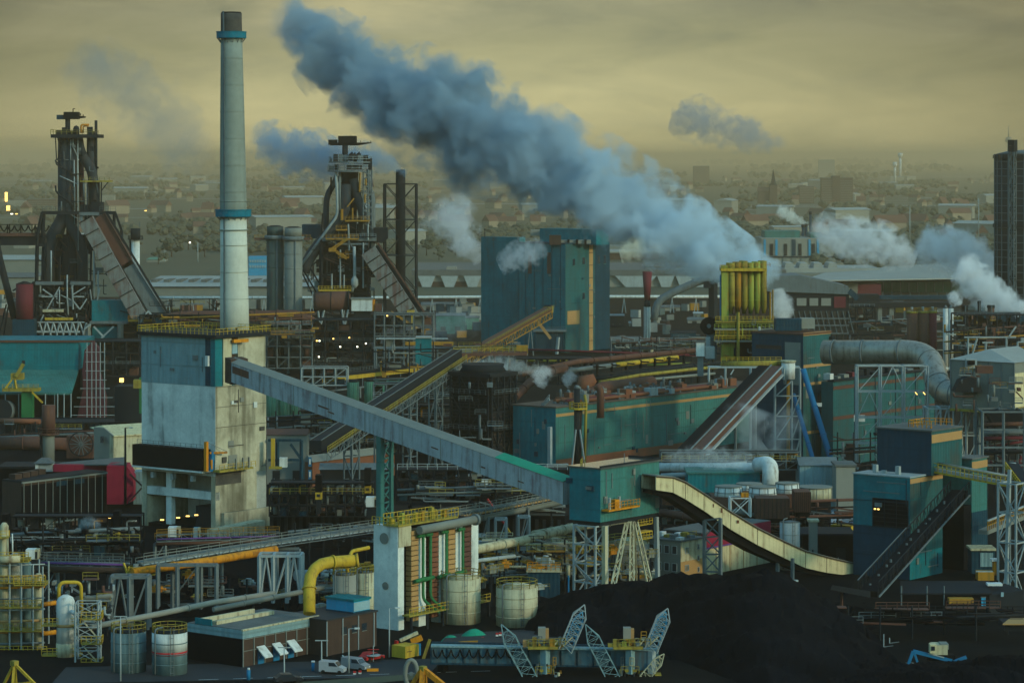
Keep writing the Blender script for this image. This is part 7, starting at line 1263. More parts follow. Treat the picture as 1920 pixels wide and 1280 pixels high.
C = Vector((a.x, Y, 0)); L = AX*16; zt = P(0, 1014, Y).z; t('wall', 'cream_panel').obox(C, AX*24, BX*9, UP*(zt-.1)); t('red_band', 'crimson').prism([C-BX*.15+UP*zt*.78, C-BX*.15+AX*24+UP*zt*.78, C-BX*.15+AX*24+UP*zt*1.22, C-BX*.15+UP*zt*1.22], BX*.3); t('roof', 'roof_grey').obox(C+UP*zt*1.2-AX*.1, AX*24.2, BX*9, UP*.25); t('purple_edge', 'purple').obox(C-BX*.25+UP*zt*.75, AX*24, BX*.1, UP*.3)
for k in range(5): t('wall_joint', 'tan').bar(C-BX*.05+AX*4.8*k, C-BX*.05+AX*4.8*k+UP*zt*.75, .12)
t.end()
for i, (px, py, w, m) in enumerate([(1305, 1089, 30, 'bright_blue'), (1338, 1085, 14, 'bright_blue')]):
    t = T('bus_shelter', ('bright blue canopy at the crest of the coal heap', 'smaller bright blue canopy by the trestle')[i], 'canopy'); q = P(px-w/2, py, 535); t('canopy', m).obox(q, Vector((w*.1, 0, 0)), Vector((0, 2, 0)), UP*.45); t('post', 'steel').bar(q+Vector((.2, .2, 0)), q+Vector((.2, .2, -3)), .12); t('post', 'steel').bar(q+Vector((w*.1-.2, .2, 0)), q+Vector((w*.1-.2, .2, -3)), .12); t.end()
# ================================================================ coke works foreground (Y 440-620)
def pline(pts): return [P(*p) for p in pts]
# black oven battery zone right of the coal tower
t = T('oven_battery', 'long black coke oven battery stretching behind the pipe bridges', 'building'); Y = 598
a = Vector((P(506, 0, Y).x, Y, 0)); L = P(1058, 0, Y).x-a.x; t('oven_block', 'black_steel').obox(a, Vector((L, -8, 0)), Vector((4, 14, 0)), UP*6.5); t('coal_bench', 'black_steel').obox(a+Vector((0, -6, 0)), Vector((L, -8, 0)), Vector((1, 5, 0)), UP*2.4)
for k in range(40): q = a+Vector((L, -8, 0))*k/40+Vector((0, -.4, 0)); t('oven_door#%d' % k, 'dark_steel').obox(q, Vector((.7, 0, 0)), Vector((0, .3, 0)), UP*5.8)
t('top_rail', 'steel').bar(a+UP*6.8, a+Vector((L, -8, 6.8)), .18); t.end()
rg = random.Random(8)
frame_block('plant_structure', 'black gantry row with small gear above the coke ovens', 505, 700, 905, 968, 590, 11, 3, 'dark_steel', 'black_steel', d=6, wt=.22)
frame_block('plant_structure', 'dim gantry row between the trestle and the teal transfer house', 745, 1064, 880, 940, 596, 14, 3, 'dark_steel', 'black_steel', d=6, wt=.22)
frame_block('plant_structure', 'black pipe frames in the dark left of the coal tower', 20, 262, 968, 1042, 560, 8, 3, 'black_steel', 'black_steel', d=6, wt=.22)
frame_block('plant_structure', 'dark rusty pipe yard behind the crimson building', 0, 265, 792, 862, 810, 9, 3, 'dark_steel', 'rust', d=14, wt=.35)
frame_block('plant_structure', 'dark frames and tanks behind the pale trestle', 560, 700, 770, 842, 800, 5, 3, 'dark_steel', 'wall_grey', d=10, wt=.35)
frame_block('plant_structure', 'dark pipe yard between the green silos and the cooling tower', 700, 845, 720, 765, 850, 6, 2, 'steel', 'black_steel', d=8, wt=.3)
frame_block('plant_structure', 'dark steel levels under the junction platform', 800, 850, 690, 725, 820, 3, 2, 'dark_steel', 'rust', d=8, wt=.3)
frame_block('plant_structure', 'black plant levels behind the dark conveyor in the middle', 640, 770, 795, 850, 720, 6, 3, 'dark_steel', 'black_steel', d=8, wt=.3)
frame_block('plant_structure', 'brownish yard frames right of the teal tower foot', 1146, 1310, 640, 668, 1010, 9, 2, 'steel', 'dark_steel', d=8, wt=.3)
frame_block('plant_structure', 'dim frames behind the cooling cells and the white pipe', 1240, 1500, 848, 880, 655, 10, 2, 'steel', 'black_steel', d=6, wt=.25)
frame_block('plant_structure', 'dark pipe frames under the cream gallery', 1240, 1420, 930, 985, 590, 8, 3, 'dark_steel', 'black_steel', d=6, wt=.22)
frame_block('plant_structure', 'black machinery left of the brown annex of the teal hall', 765, 850, 760, 850, 770, 4, 4, 'dark_steel', 'black_steel', d=8, wt=.35)
for i, (px, py, Yq) in enumerate([(597, 905, 585), (689, 893, 592), (218, 972, 560), (8, 978, 520)]):
    t = T('oven_car', ('black quench car tower with a yellow cabin left of the pale trestle', 'black quench car tower with a yellow cabin by the pale trestle', 'black hopper with a yellow cabin in the dark left yard', 'yellow cabin on a cream post at the left edge')[i], 'machine')
    fr(t('hood', 'black_steel'), px-6, px+6, py-14, py+18, Yq, 3); fr(t('cabin', 'yellow'), px-6, px+6, py+18, py+31, Yq-.3, 2.4); fr(t('window', 'glass_dark'), px-3, px+3, py+21, py+26, Yq-.4, .2); fr(t('post', 'dark_steel' if i < 3 else 'cream'), px-4, px+4, py+31, py+58, Yq, 2); t.end()
for i, (px, py, Yq) in enumerate([(697, 932, 580), (912, 900, 590), (326, 988, 585), (368, 990, 586), (60, 1030, 505)]):
    t = T('white_cabin', ('small white cabin at the foot of the pale trestle', 'small white cabin below the green tarpaulin', 'small white cabin in front of the coal tower opening', 'tiny pale blue cabin beside the white one', 'white lift cabin on the left process tower')[i], 'cabin'); w = (11, 9, 11, 6, 12)[i]
    fr(t('wall', 'white_paint' if i != 3 else 'slate_cladding'), px-w, px+w*.4, py, py+18, Yq, 2.4); fr(t('side', 'cream'), px+w*.4+.3, px+w, py, py+18, Yq+.2, 2); fr(t('door', 'dark_steel'), px+w*.5, px+w*.8, py+4, py+17, Yq+.1, .2); fr(t('stand', 'dark_steel'), px-w*.8, px+w*.8, py+18, py+40, Yq+.3, 1.5); t.end()
t = T('brick_works', 'long pink brick works building with a window strip behind the pale trestle', 'building'); Y = 700
C, la, lb, z1 = blk(t('wall', 'brick'), 572, 586, 740, 866, Y); t('roof', 'wall_grey').prism([C+UP*z1-AX*.5-BX*.6, C+UP*(z1+1.6)-AX*.5+BX*lb*.5, C+UP*z1-AX*.5+BX*(lb+.5)], AX*(la+1)); t('left_wall', 'brick').obox(C-AX*.05, BX*lb, AX*.04, UP*z1)
for k in range(12): q = C-BX*.1+AX*la*(.28+.05*k)+UP*(z1-4.6); t('window#%d' % k, 'glass_pale').obox(q, AX*la*.03, BX*.1, UP*2); t('window#%d/frame' % k, 'white_paint').obox(q-BX*.02+UP*.9, AX*la*.03, -BX*.05, UP*.15)
for k in range(2): fr(t('wall_door#%d' % k, 'blue'), 578, 584, 857+k*24, 874+k*24, Y-.6, .3); fr(t('wall_door#%d/panel' % k, 'white_paint'), 579.5, 582.5, 860+k*24, 870+k*24, Y-.75, .1)
t.end()
shed('dark slate roofed shed in front of the pink brick works', 600, 735, 880, 905, 'dark_steel', 'steel', Y=668, d=8, doors=4)
shed('grey stepped annex left of the pink brick works', 500, 575, 815, 900, 'wall_grey', 'rust', Y=705, d=8, doors=2)
t = T('gantry', 'dark steel gantry with a yellow post right of the coal tower', 'gantry'); fbars(t('frame', 'teal_dark'), [(503, 825, 565, 825), (565, 825, 565, 905), (520, 828, 520, 880), (545, 832, 563, 858), (503, 862, 563, 862)], 625, .55); fr(t('yellow_post', 'yellow'), 508, 515, 822, 877, 622, 1); fr(t('yellow_foot', 'yellow_dirty'), 504, 528, 875, 879, 621, 2); fr(t('white_box', 'white_paint'), 524, 538, 858, 876, 622, 1.5); t.end()
# left: crimson building, gable building, mullioned dark hall, pipes
t = T('crimson_hall', 'crimson clad hall with a low grey roof left of the coal tower', 'building'); Y = 655
fr(t('front_wall', 'crimson'), 200, 236, 873, 945, Y, 8); t('gable_wall', 'crimson').prism(pline([(236, 945, Y), (250, 938, Y), (250, 892, Y), (242, 880, Y), (236, 872, Y)]), (0, 6, 0)); fr(t('low_band', 'crimson'), 100, 204, 871, 884, Y+8, 2); t('roof', 'roof_grey').hexa([P(98, 873, Y+14), P(238, 872, Y), P(236, 858, Y+26), P(120, 868, Y+30), P(98, 871, Y+14), P(238, 870, Y), P(236, 856, Y+26), P(120, 866, Y+30)]); fr(t('grey_side', 'slate_cladding'), 250, 268, 884, 945, Y+4, 5); fbars(t('brace', 'dark_steel'), [(243, 888, 268, 912), (268, 912, 240, 942)], Y-1, .35); t.end()
t = T('gable_hall', 'pale cream gabled hall behind the crimson hall', 'building'); Y = 735
a = P(176, 868, Y); a.z = 0; e = P(212, 868, Y-6); zt = P(0, 818, Y).z; zr = P(0, 797, Y).z; dL = Vector((14, 10, 0))
t('front_wall', 'pale_wall').prism([a, Vector((e.x, e.y, 0)), Vector((e.x, e.y, P(0, 812, Y).z)), P(195, 802, Y-3), Vector((a.x, a.y, P(0, 800, Y).z))], dL*.02); t('side_wall', 'cream').obox(Vector((e.x, e.y, 0)), dL*1.0, Vector((-1, 1, 0)), UP*P(0, 812, Y).z); t('roof', 'cream_panel').prism([Vector((e.x+.3, e.y-.4, P(0, 812, Y).z)), P(190, 797, Y+3), P(168, 801, Y+6), Vector((e.x+.3, e.y-.4, P(0, 812, Y).z-.3))], dL); t('body', 'wall_grey').obox(a+Vector((.3, .4, 0)), Vector((e.x-a.x-.6, e.y-a.y, 0)), dL, UP*(zt-1)); fr(t('door', 'glass_dark'), 188, 193, 818, 830, Y-5, 1.5); t.end()
t = T('brown_main', 'fat brown pipe running along behind the crimson hall', 'pipe'); t('pipe', 'rust').tube([P(-10, 830, 790), P(128, 832, 785)], 1.75, 14); t('pipe_joint', 'rust').tube([P(42, 830, 788), P(45, 830, 788)], 1.95, 14); t('upper_pipe', 'brick').tube([P(-10, 788, 800), P(75, 790, 796)], .7, 10)
for x in (20, 62, 110): t('support', 'dark_steel').cbox(Vector((P(x, 0, 789).x, 789, 0)), 1, 1, P(0, 840, 789).z)
t.end()
small_stack('stubby grey stack with a rusty side and yellow railed ring on the left', 91, 735, 1.55, 762, 880, 'wall_grey', 'rust', 50)
t = T('wheel_frame', 'dark spoked wheel of a stacker half hidden behind the gable hall', 'machine'); c = P(152, 832, 765)
for k in range(14): an = 6.283*k/14; t('spoke#%d' % k, 'steel').bar(c, c+Vector((math.cos(an)*3.2, 0, math.sin(an)*3.2)), .16)
t('rim', 'dark_steel').tube([c+Vector((math.cos(6.283*k/20)*3.2, 0, math.sin(6.283*k/20)*3.2)) for k in range(21)], .2, 6, cap=False); t('body', 'rust').obox(c+Vector((-4, .8, -4)), Vector((7, 0, 0)), Vector((0, 5, 0)), UP*6); t.end()
t = T('vent_house', 'small grey hip roofed vent house left of the crimson hall', 'cabin'); fr(t('wall', 'pale_steel'), 66, 98, 868, 884, 668, 3); t('roof', 'roof_grey').prism(pline([(62, 869, 667), (100, 869, 667), (90, 860, 669), (74, 860, 669)]), (0, 3, 0)); fr(t('panel', 'white_paint'), 66, 72, 868, 884, 667.7, .2); t.end()
t = T('mullioned_hall', 'black glass hall with thin pale mullions at the left', 'building'); Y = 612
C, la, lb, z1 = corner(4, 40, 200, 905, Y); t('wall', 'brown_panel').obox(C, AX*la, BX*lb, UP*z1); t('roof', 'dark_steel').obox(C+UP*z1, AX*la, BX*lb, UP*.4); t('glass', 'black_steel').obox(C-BX*.06+UP*1.5, AX*la, BX*.05, UP*(z1-2.2))
for k in range(12): q = C-BX*.12+AX*la*(k+.3)/12; t('mullion', 'wall_grey').bar(q+UP*1.2, q+UP*z1, .13)
t('top_beam', 'wall_grey').bar(C-BX*.15+UP*z1, C-BX*.15+AX*la+UP*z1, .35); t('base_beam', 'wall_grey').bar(C-BX*.15+UP*1.6, C-BX*.15+AX*la+UP*1.6, .35); t('teal_panel', 'teal_dark').obox(C-BX*.1+AX*la*.4+UP*(z1-1.6), AX*la*.13, BX*.05, UP*1); t('teal_panel', 'teal_dark').obox(C-BX*.1+AX*la*.6+UP*(z1-1.6), AX*la*.13, BX*.05, UP*1)
for k in range(4): t('roof_box#%d' % k, 'brown_panel').cbox(C+AX*(2+3.2*k)+BX*(4+k)+UP*(z1+.4), 2, 2, 1.1)
t.end()
lampmast('dark tall hooked post in front of the crimson hall', 235, 802, 945, 640, True, 'dark_steel', .35)
t = T('dark_terrace', 'black flat roofed building in the shadow beyond the mullioned hall', 'building'); fr(t('wall', 'black_steel'), 0, 215, 878, 945, 675, 10); fr(t('roof', 'dark_steel'), -5, 217, 874, 878, 674, 11); t.end()
# pipe bridges
def bridge(name, label, pts, items, supp=(), w=2.4, truss_m='steel', rail_m='wall_grey', th=1.4):
    t = T(name, label, 'pipe bridge'); Q = pline(pts)
    for p, q in zip(Q, Q[1:]):
        d = q-p; s_ = Vector((d.y, -d.x, 0)).normalized(); n = max(2, int(d.length/2.2)); t('deck', 'dark_steel').hexa([p-s_*w/2, q-s_*w/2, q+s_*w/2, p+s_*w/2, p-s_*w/2+UP*.2, q-s_*w/2+UP*.2, q+s_*w/2+UP*.2, p+s_*w/2+UP*.2])
        truss(t('side_truss', truss_m), p+s_*w/2+UP*th, q+s_*w/2+UP*th, th, n, .14); rail(t('railing', rail_m), [p+s_*w/2+UP*th, q+s_*w/2+UP*th], 1.0, 2.2, .07); rail(t('far_railing', rail_m), [p-s_*w/2+UP*.2, q-s_*w/2+UP*.2], 1.2, 2.2, .07)
        for k, (m, r, o, z) in enumerate(items): t('bridge_pipe#%d' % k, m).tube([p+s_*o+UP*z, q+s_*o+UP*z], r, 8)
    for px, py, Y, wd in supp:
        q = P(px, py, Y)
        for o in (-wd/2, wd/2): t('support', 'steel').bar(Vector((q.x+o, q.y, 0)), q+Vector((o, 0, 0)), .5)
        t('cross_beam', 'steel').bar(q-Vector((wd/2, 0, 0)), q+Vector((wd/2, 0, 0)), .5); t('diagonal', 'steel').bar(Vector((q.x-wd/2, q.y, q.z*.3)), q+Vector((wd/2, 0, 0)), .2)
    return t.end()
bridge('pipe_bridge', 'grey railed pipe bridge climbing behind the yellow pipe to the battery end wall', [(262, 1062, 497), (520, 1022, 518), (700, 996, 535)], [('steel', .35, -.5, .6), ('wall_grey', .25, .3, .5), ('pale_steel', .15, .9, .4)], [(350, 1052, 503, 5), (540, 1028, 520, 4), (405, 1045, 508, 2)])
bridge('pipe_bridge', 'long grey pipe bridge running from the battery to the teal transfer house', [(752, 988, 515), (900, 964, 540), (1062, 932, 575)], [('wall_grey', .8, .2, -.5), ('steel', .3, -.8, .5), ('tan', .2, .9, .4)], [(905, 968, 541, 2), (980, 952, 556, 2), (860, 975, 532, 2)], truss_m='wall_grey')
bridge('pipe_bridge', 'dark pipe bridge with a purple pipe crossing at the left', [(75, 1058, 508), (240, 1062, 500)], [('purple', .18, 1.2, .5), ('brown_panel', .7, .8, -.5), ('steel', .2, -.5, .5)], [(92, 1062, 507, 3)])
bridge('pipe_bridge', 'brown railed bridge with a purple pipe in front of the coal tower', [(292, 1014, 562), (430, 1010, 566), (520, 1008, 570)], [('purple', .15, 1.2, .5), ('rust', .45, .6, -.4)], [(300, 1018, 562, 2), (500, 1012, 569, 2)], rail_m='ochre')
rackpipe('long thick orange pipe under the left pipe bridge', 'orange', [(248, 1072, 494), (400, 1050, 503), (518, 1030, 512)], .72, 14, 'orange_pipe')
t = T('yellow_valve_deck', 'small yellow railed valve deck where the left pipe bridges meet', 'platform'); deck(t('deck', 'yellow'), t('railing', 'yellow'), P(240, 1078, 496), Vector((4.6, 0, 0)), Vector((0, 2, 0)), 1.1, .09, .25, .9); t('valve', 'wall_grey').cyl(P(255, 1074, 497), .5, 1.6, 10); t('valve#1', 'cream').cyl(P(264, 1074, 497), .4, 1.2, 10); t('strut', 'yellow').bar(P(240, 1078, 496), P(232, 1055, 497), .3); t.end()
scaffold('grey green portal frame under the left pipe bridges', 208, 276, 1082, 1180, 487, 2, 1, 'steel', d=3, w=.55)
scaffold('grey portal frame left of the tall yellow pipe', 486, 564, 1042, 1130, 500, 3, 1, 'pale_steel', d=4, w=.5)
scaffold('slim grey posts carrying pipes in the dark middle left', 295, 405, 1060, 1140, 492, 3, 1, 'steel', d=2, w=.4, dia=False)
rackpipe('tall bright yellow pipe with a wide elbow over the brown works', 'yellow', [(580, 1150, 462), (580, 1056, 466), (668, 1050, 470)], .98, 6, 'yellow_pipe')
t = T('yellow_pipe_branch', 'thin yellow branch pipe ending at the battery end wall', 'pipe'); t('pipe', 'yellow').tube(bend(pline([(656, 1048, 471), (658, 1033, 472), (692, 1026, 474)]), .8, 4), .32, 8); t('flange', 'yellow').tube([P(668, 1050, 470), P(672, 1049.5, 470)], 1.15, 14); t('lower_branch', 'yellow').tube(bend(pline([(645, 1052, 470), (650, 1060, 470), (652, 1072, 470)]), .5, 3), .3, 8); t.end()
for i, (m, pts, r, lab) in enumerate([('pale_wall', [(170, 1175, 470), (300, 1150, 478), (405, 1128, 486), (515, 1112, 492)], .5, 'long pale pipe running low behind the brown works'), ('pale_steel', [(555, 1078, 505), (700, 1074, 515)], .95, 'fat pale pipe behind the tall yellow pipe'), ('wall_grey', [(400, 1142, 482), (620, 1098, 498)], .45, 'grey pipe parallel to the long pale one'),
        ('cream', [(820, 1042, 512), (900, 1028, 522), (985, 1012, 532), (1090, 984, 545)], .85, 'fat cream pipe behind the beige tanks'), ('cream', [(1000, 1002, 540), (1100, 984, 552), (1180, 972, 562)], .8, 'fat cream pipe passing under the transfer house'), ('tan', [(825, 1030, 520), (890, 1022, 528)], .7, 'tan pipe stub right of the battery doors'), ('pale_steel', [(830, 1058, 505), (900, 1050, 512), (965, 1042, 520)], .35, 'thin pale pipe above the beige tanks'),
        ('wall_grey', [(1240, 940, 600), (1330, 950, 590), (1420, 965, 585)], .6, 'grey pipe in the gloom beyond the cream gallery'), ('rust', [(1240, 960, 590), (1330, 975, 580)], .8, 'rusty pipe in the gloom beyond the cream gallery'), ('steel', [(770, 905, 600), (900, 890, 610), (1064, 872, 625)], .5, 'dull pipe behind the dim gantry row'), ('pale_steel', [(1240, 880, 655), (1400, 868, 650)], .45, 'thin pale pipe above the thick white one')]): rackpipe(lab, m, pts, r, 7)
# coke battery end: concrete end wall, regenerator stacks, green gas pipes
t = T('battery_end', 'tall concrete end wall of the coke battery with yellow railings on top', 'building'); Y = 487
C, la, lb, z1 = corner(697, 746, 756, 987, Y); t('end_wall', 'concrete_grey').obox(C, AX*1.6, BX*5.4, UP*z1); t('beige_edge', 'cream').obox(C+UP*(z1-3.5)+AX*.1-BX*.2, AX*3.2, BX*.3, UP*3.4)
for i, u in enumerate((.55, .5, .45)): q = C-AX*.05+BX*5.4*u+UP*(z1-2.2-8*i); t('round_plate#%d' % i, 'wall_grey').tube([q, q-AX*.12], .95-.3*i, 16)
o = C+UP*z1-AX*.4; t('top_deck', 'yellow_dirty').obox(o-BX*.5, AX*16, BX*3.4, UP*.3); rail(t('top_railing', 'yellow'), [o-BX*.5+UP*.3, o-BX*.5+AX*16+UP*.3], 1.5, .9, .1); rail(t('top_railing', 'yellow'), [o+BX*2.9+UP*.3, o+BX*2.9+AX*13+UP*.3], 1.7, .9, .1); rail(t('end_railing', 'yellow'), [o+UP*.0-BX*.5, o+BX*5.4], 1.4, .8, .1)
rg = random.Random(2)
for k in range(9): q = o+AX*(1+1.6*k)+BX*rg.uniform(.3, 2); t('top_machine#%d' % k, rg.choice(['yellow', 'lime', 'yellow_dirty', 'ochre'])).cbox(q+UP*.3, .7, .7, rg.uniform(.8, 2.1))
for j, u in enumerate((3.2, 8.6, 13.2, 17.6)):
    m = ('tan', 'brick', 'tan', 'rust')[j]; q = C+AX*u-BX*.3
    for k in range(18): t('oven_door_brick#%d' % (j*20+k), m).obox(q+UP*(1.2+k*.86), AX*1.9, BX*1.2, UP*.70)
    t('oven_pier#%d' % j, 'concrete_grey').obox(q+AX*2.2+BX*.2, AX*1.9, BX*2, UP*(z1-1))
t('backing', 'black_steel').obox(C+AX*2.2+BX*1.6, AX*20, BX*3, UP*(z1-.6))
for j, u in enumerate((5.6, 7.6, 11.9, 16.4)):
    q = C+AX*u-BX*.9; t('green_gas_pipe#%d' % j, 'green_pipe').tube(bend([q+UP*(z1-2), q+UP*4.6, q+AX*2.2-BX*1.8+UP*2.4], 1, 4), .25, 8); t('green_gas_pipe#%d' % (j+4), 'green_pipe').tube([q+UP*(z1-2)-AX*1.4, q+UP*(z1-2)+AX*.4], .3, 8)
    t('green_gas_pipe#%d' % (j+8), 'green_pipe').tube([q+UP*8-AX*2.2, q+UP*8.2+AX*.8], .36, 10)
t('collecting_main', 'wall_grey').tube([C+AX*4-BX*1.4+UP*(z1-.9), C+AX*19-BX*1.4+UP*(z1-.6)], .75, 12); t('main_cap', 'steel').tube([C+AX*19-BX*1.4+UP*(z1-.6), C+AX*19.6-BX*1.4+UP*(z1-.6)], 1.0, 14)
o = C-AX*.3-BX*2.8+UP*2.6; t('lower_walkway', 'yellow_dirty').obox(o, AX*22, BX*1.6, UP*.25); rail(t('lower_railing', 'yellow'), [o+UP*.25, o+AX*22+UP*.25], 1.15, 1, .08)
for k in range(6): q = o+AX*(.5+4.2*k); t('walkway_post#%d' % k, 'dark_steel').bar(Vector((q.x, q.y, 0)), q, .35)
t.end()
# tanks
tank('storage_tank', 'beige storage tank nearest the battery doors', 864, 1166, 37, 1082, 'cream')
tank('storage_tank', 'beige storage tank with a domed top in front of the lattice tower', 969, 1171, 39, 1099, 'cream', cone=.22)
tank('storage_tank', 'large dull grey tank behind the cream pipe', 1042, 1118, 38, 1018, 'wall_grey', 'cream', Y=548, cone=.28)
tank('storage_tank', 'large dull grey tank inside the splayed trestle', 1178, 1120, 40, 1016, 'wall_grey', 'cream', Y=545, cone=.22)
tank('storage_tank', 'pale tank directly under the tall yellow pipe', 646, 1150, 22, 1076, 'pale_wall', 'roof_grey', Y=476)
tank('storage_tank', 'cream stained tank beside the battery end wall', 684, 1150, 17, 1072, 'cream', 'roof_grey', Y=480)
tank('storage_tank', 'dark grey silo tank behind the tall lamp mast', 241, 1285, 33, 1182, 'tank_grey', 'dark_steel', Y=449, cone=.05)
tank('storage_tank', 'grey silo tank with a white top and red ring', 318, 1285, 33, 1183, 'tank_grey', 'dark_steel', Y=447, cone=.05)
t = T('tank_top_band', 'white painted collar and red ring around the second silo tank', 'band') if False else None
c = P(318, 1285, 447); c.z = 0; zt = P(0, 1183, 447).z; tt_ = [o for o in sc.objects if o.get('label') == 'grey silo tank with a white top and red ring'][0]
mb = MB(); mb.tube([c+UP*(zt-2.9), c+UP*(zt-.05)], 33*447/F*1.008, 28); mb.build('white_band', 'white_paint', tt_); mb = MB(); mb.tube([c+UP*(zt-3.4), c+UP*(zt-2.9)], 33*447/F*1.01, 28); mb.build('red_ring', 'car_red', tt_)
shed('blue grey box tank with orange railings between the tanks', 990, 1050, 1072, 1100, 'teal_dark', 'cream', Y=520, d=5, doors=0, gable=False)
t = T('tank_deck', 'orange railed deck on top of the blue grey box tank', 'platform'); rail(t('railing', 'orange'), [P(988, 1070, 519), P(1051, 1070, 519), P(1051, 1066, 524), P(990, 1066, 524)], 1.2, .8, .09, True); t('pump', 'orange').cbox(P(1010, 1069, 522), 2, 1.5, .8); t.end()
# vertical vessels and left process tower
t = T('vessel', 'white upright vessel with a yellow looped pipe at lower left', 'vessel'); Y = 462; c = P(123, 1290, Y); c.z = 0; r = 17*Y/F; zt = P(0, 1126, Y).z
t('shell', 'white_paint').lathe(c, [(r, 2), (r, zt), (r*.8, zt+.6), (r*.3, zt+1)], 22); t('skirt', 'cream').cyl(c, r*1.05, 2.2, 22); t('yellow_pipe', 'yellow').tube(bend(pline([(110, 1122, Y), (111, 1091, Y), (152, 1091, Y+1), (153, 1150, Y+2)]), 1, 5), .3, 8); t('brown_ring', 'tan').tube([c+UP*4.8, c+UP*5.3], r*1.01, 22); t('nozzle', 'white_paint').tube([P(133, 1146, Y-1.5), P(142, 1150, Y-2)], .35, 8)
for i, y in enumerate((1174, 1230)): q = P(78, y, Y-1); t('work_platform', 'yellow_dirty').obox(q, Vector((6.2, 0, 0)), Vector((0, 2.5, 0)), UP*.2); rail(t('railing#%d' % i, 'yellow'), [q+UP*.2, q+Vector((6.2, 0, .2))], 1.1, .8, .08)
t.end()
t = T('stair_tower', 'pale steel stair tower with yellow landings beside the white vessel', 'structure'); Y = 458; q = P(165, 1290, Y); q.z = 0; lattice(t('lattice', 'pale_steel'), q, 3.6, 3, P(0, 1128, Y).z, 5, .22, Vector((1, 0, 0)), Vector((0, 1, 0)))
for i, y in enumerate((1162, 1208, 1250)): o = P(152, y, Y-1.8); t('work_platform', 'yellow_dirty').obox(o, Vector((3.2, 0, 0)), Vector((0, 2, 0)), UP*.18); rail(t('railing#%d' % i, 'yellow'), [o+UP*.18, o+Vector((3.2, 0, .18)), o+Vector((3.2, 2, .18))], 1.15, .7, .08); t('stair_flight#%d' % i, 'cream').bar(o+Vector((0, .6, 0)), o+Vector((3, .6, -3.4)), .4, .15)
t.end()
t = T('process_tower', 'cluster of tall beige columns with many yellow railed decks at the left edge', 'structure'); Y = 470
for i, (px, r, pt) in enumerate([(8, 8, 985), (28, 11, 1045), (50, 9, 1062), (72, 8, 1080), (0, 9, 1030)]):
    c = P(px, 0, Y+i % 3*2); c.z = 0; t('column_shell#%d' % i, ('cream', 'pale_wall', 'tank_grey', 'cream', 'tan')[i]).lathe(c, [(r*Y/F, 0), (r*Y/F, P(0, pt, Y).z), (r*Y/F*.5, P(0, pt, Y).z+.5)], 16)
for k, px in enumerate((-6, 18, 40, 62, 80)): q = P(px, 0, Y-2); t('column', 'pale_steel').bar(Vector((q.x, q.y, 0)), Vector((q.x, q.y, P(0, 1042+k*4, Y).z)), .2); t('column', 'steel').bar(Vector((q.x, q.y+6, 0)), Vector((q.x, q.y+6, P(0, 1042+k*4, Y).z)), .2)
for i, (x0, x1, y) in enumerate([(-10, 18, 1010), (-10, 58, 1050), (25, 58, 1054), (-10, 90, 1094), (26, 90, 1098), (-10, 82, 1140), (-10, 82, 1184), (-10, 92, 1226), (-10, 70, 1262)]):
    q = P(x0, y, Y-2.4); W = Vector((P(x1, y, Y).x-q.x, 0, 0)); t('work_platform', 'yellow_dirty' if i % 2 == 0 else 'wall_grey').obox(q, W, Vector((0, 3, 0)), UP*.18)
    if i not in (5, 6, 7) or 1: rail(t('deck_railing#%d' % i, 'yellow' if i < 5 or i == 7 else 'yellow_dirty'), [q+UP*.18, q+W+UP*.18], 1.15, .75, .075)
for k in range(10): y = 1060+k*21; t('cross_pipe#%d' % k, ('pale_steel', 'tan', 'orange', 'steel')[k % 4]).tube(pline([(-6, y, Y-1.5), (84, y-3, Y-1.5)]), .12+.05*(k % 3), 6)
for i, y in enumerate((1133, 1188)): t('orange_pipe#%d' % i, 'orange').tube(pline([(78, y, Y-1), (105, y-4, Y)]), .38, 10)
t('vent_pipe', 'white_paint').tube(pline([(24, 1050, Y-1), (23, 1000, Y-1)]), .12, 6); t('horizontal_drum', 'cream').tube(pline([(-8, 1049, Y-2), (38, 1046, Y-2)]), .7, 12); t.end()
for lab, px, py, n in (('yellow gantry crane apex poking up at the lower left corner', 27, 1243, 0), ('orange yellow crane apex poking up at the bottom centre', 793, 1253, 1)):
    Y = 425; t = T('yard_crane', lab, 'crane'); a = P(px, py, Y)
    for i, (dx, dy) in enumerate(((-48, 95), (-8, 100), (8, 100), (78, 78)) if n == 0 else ((-50, 80), (-8, 100), (12, 100), (75, 60))): t('leg#%d' % i, 'yellow' if n == 0 else 'orange').bar(a, P(px+dx, py+dy, Y+(-3 if i % 2 else 3)), .35 if n == 0 else .7)
    t('apex_plate', 'yellow_dirty').cbox(a-UP*.3, .9, .9, .7); t('tie_beam', 'yellow').bar(P(px-20, py+40, Y), P(px+30, py+35, Y), .2); t.end()
# brown works
t = T('brown_works', 'long brown clad works building with a grey flat roof at the bottom left', 'building'); Y = 452
C, la, lb, z1 = corner(352, 455, 598, 1186, Y); z1 = P(0, 1184, Y).z; t('wall', 'brown_panel').obox(C, AX*la, BX*lb, UP*z1); t('fascia', 'slate_cladding').obox(C+UP*(z1-1.1)-AX*.12-BX*.12, AX*(la+.1), BX*(lb+.1), UP*1.3); t('roof', 'roof_grey').obox(C+UP*(z1+.2), AX*la, BX*lb, UP*.12)
t('pale_parapet', 'cream').obox(C+UP*(z1+.15)-BX*.25-AX*.2, AX*la, BX*.4, UP*.25); t('rooflight', 'cream').obox(C+UP*(z1+.3)+AX*1+BX*lb*.55, AX*la*.75, BX*.9, UP*.6); t('rooflight', 'cream').obox(C+UP*(z1+.3)+AX*.5+BX*lb*.8, AX*la*.7, BX*.5, UP*.8); t('roof_strip', 'teal').obox(C+UP*(z1+.3)-AX*.2+BX*lb*.55, BX*lb*.3, AX*.2, UP*1)
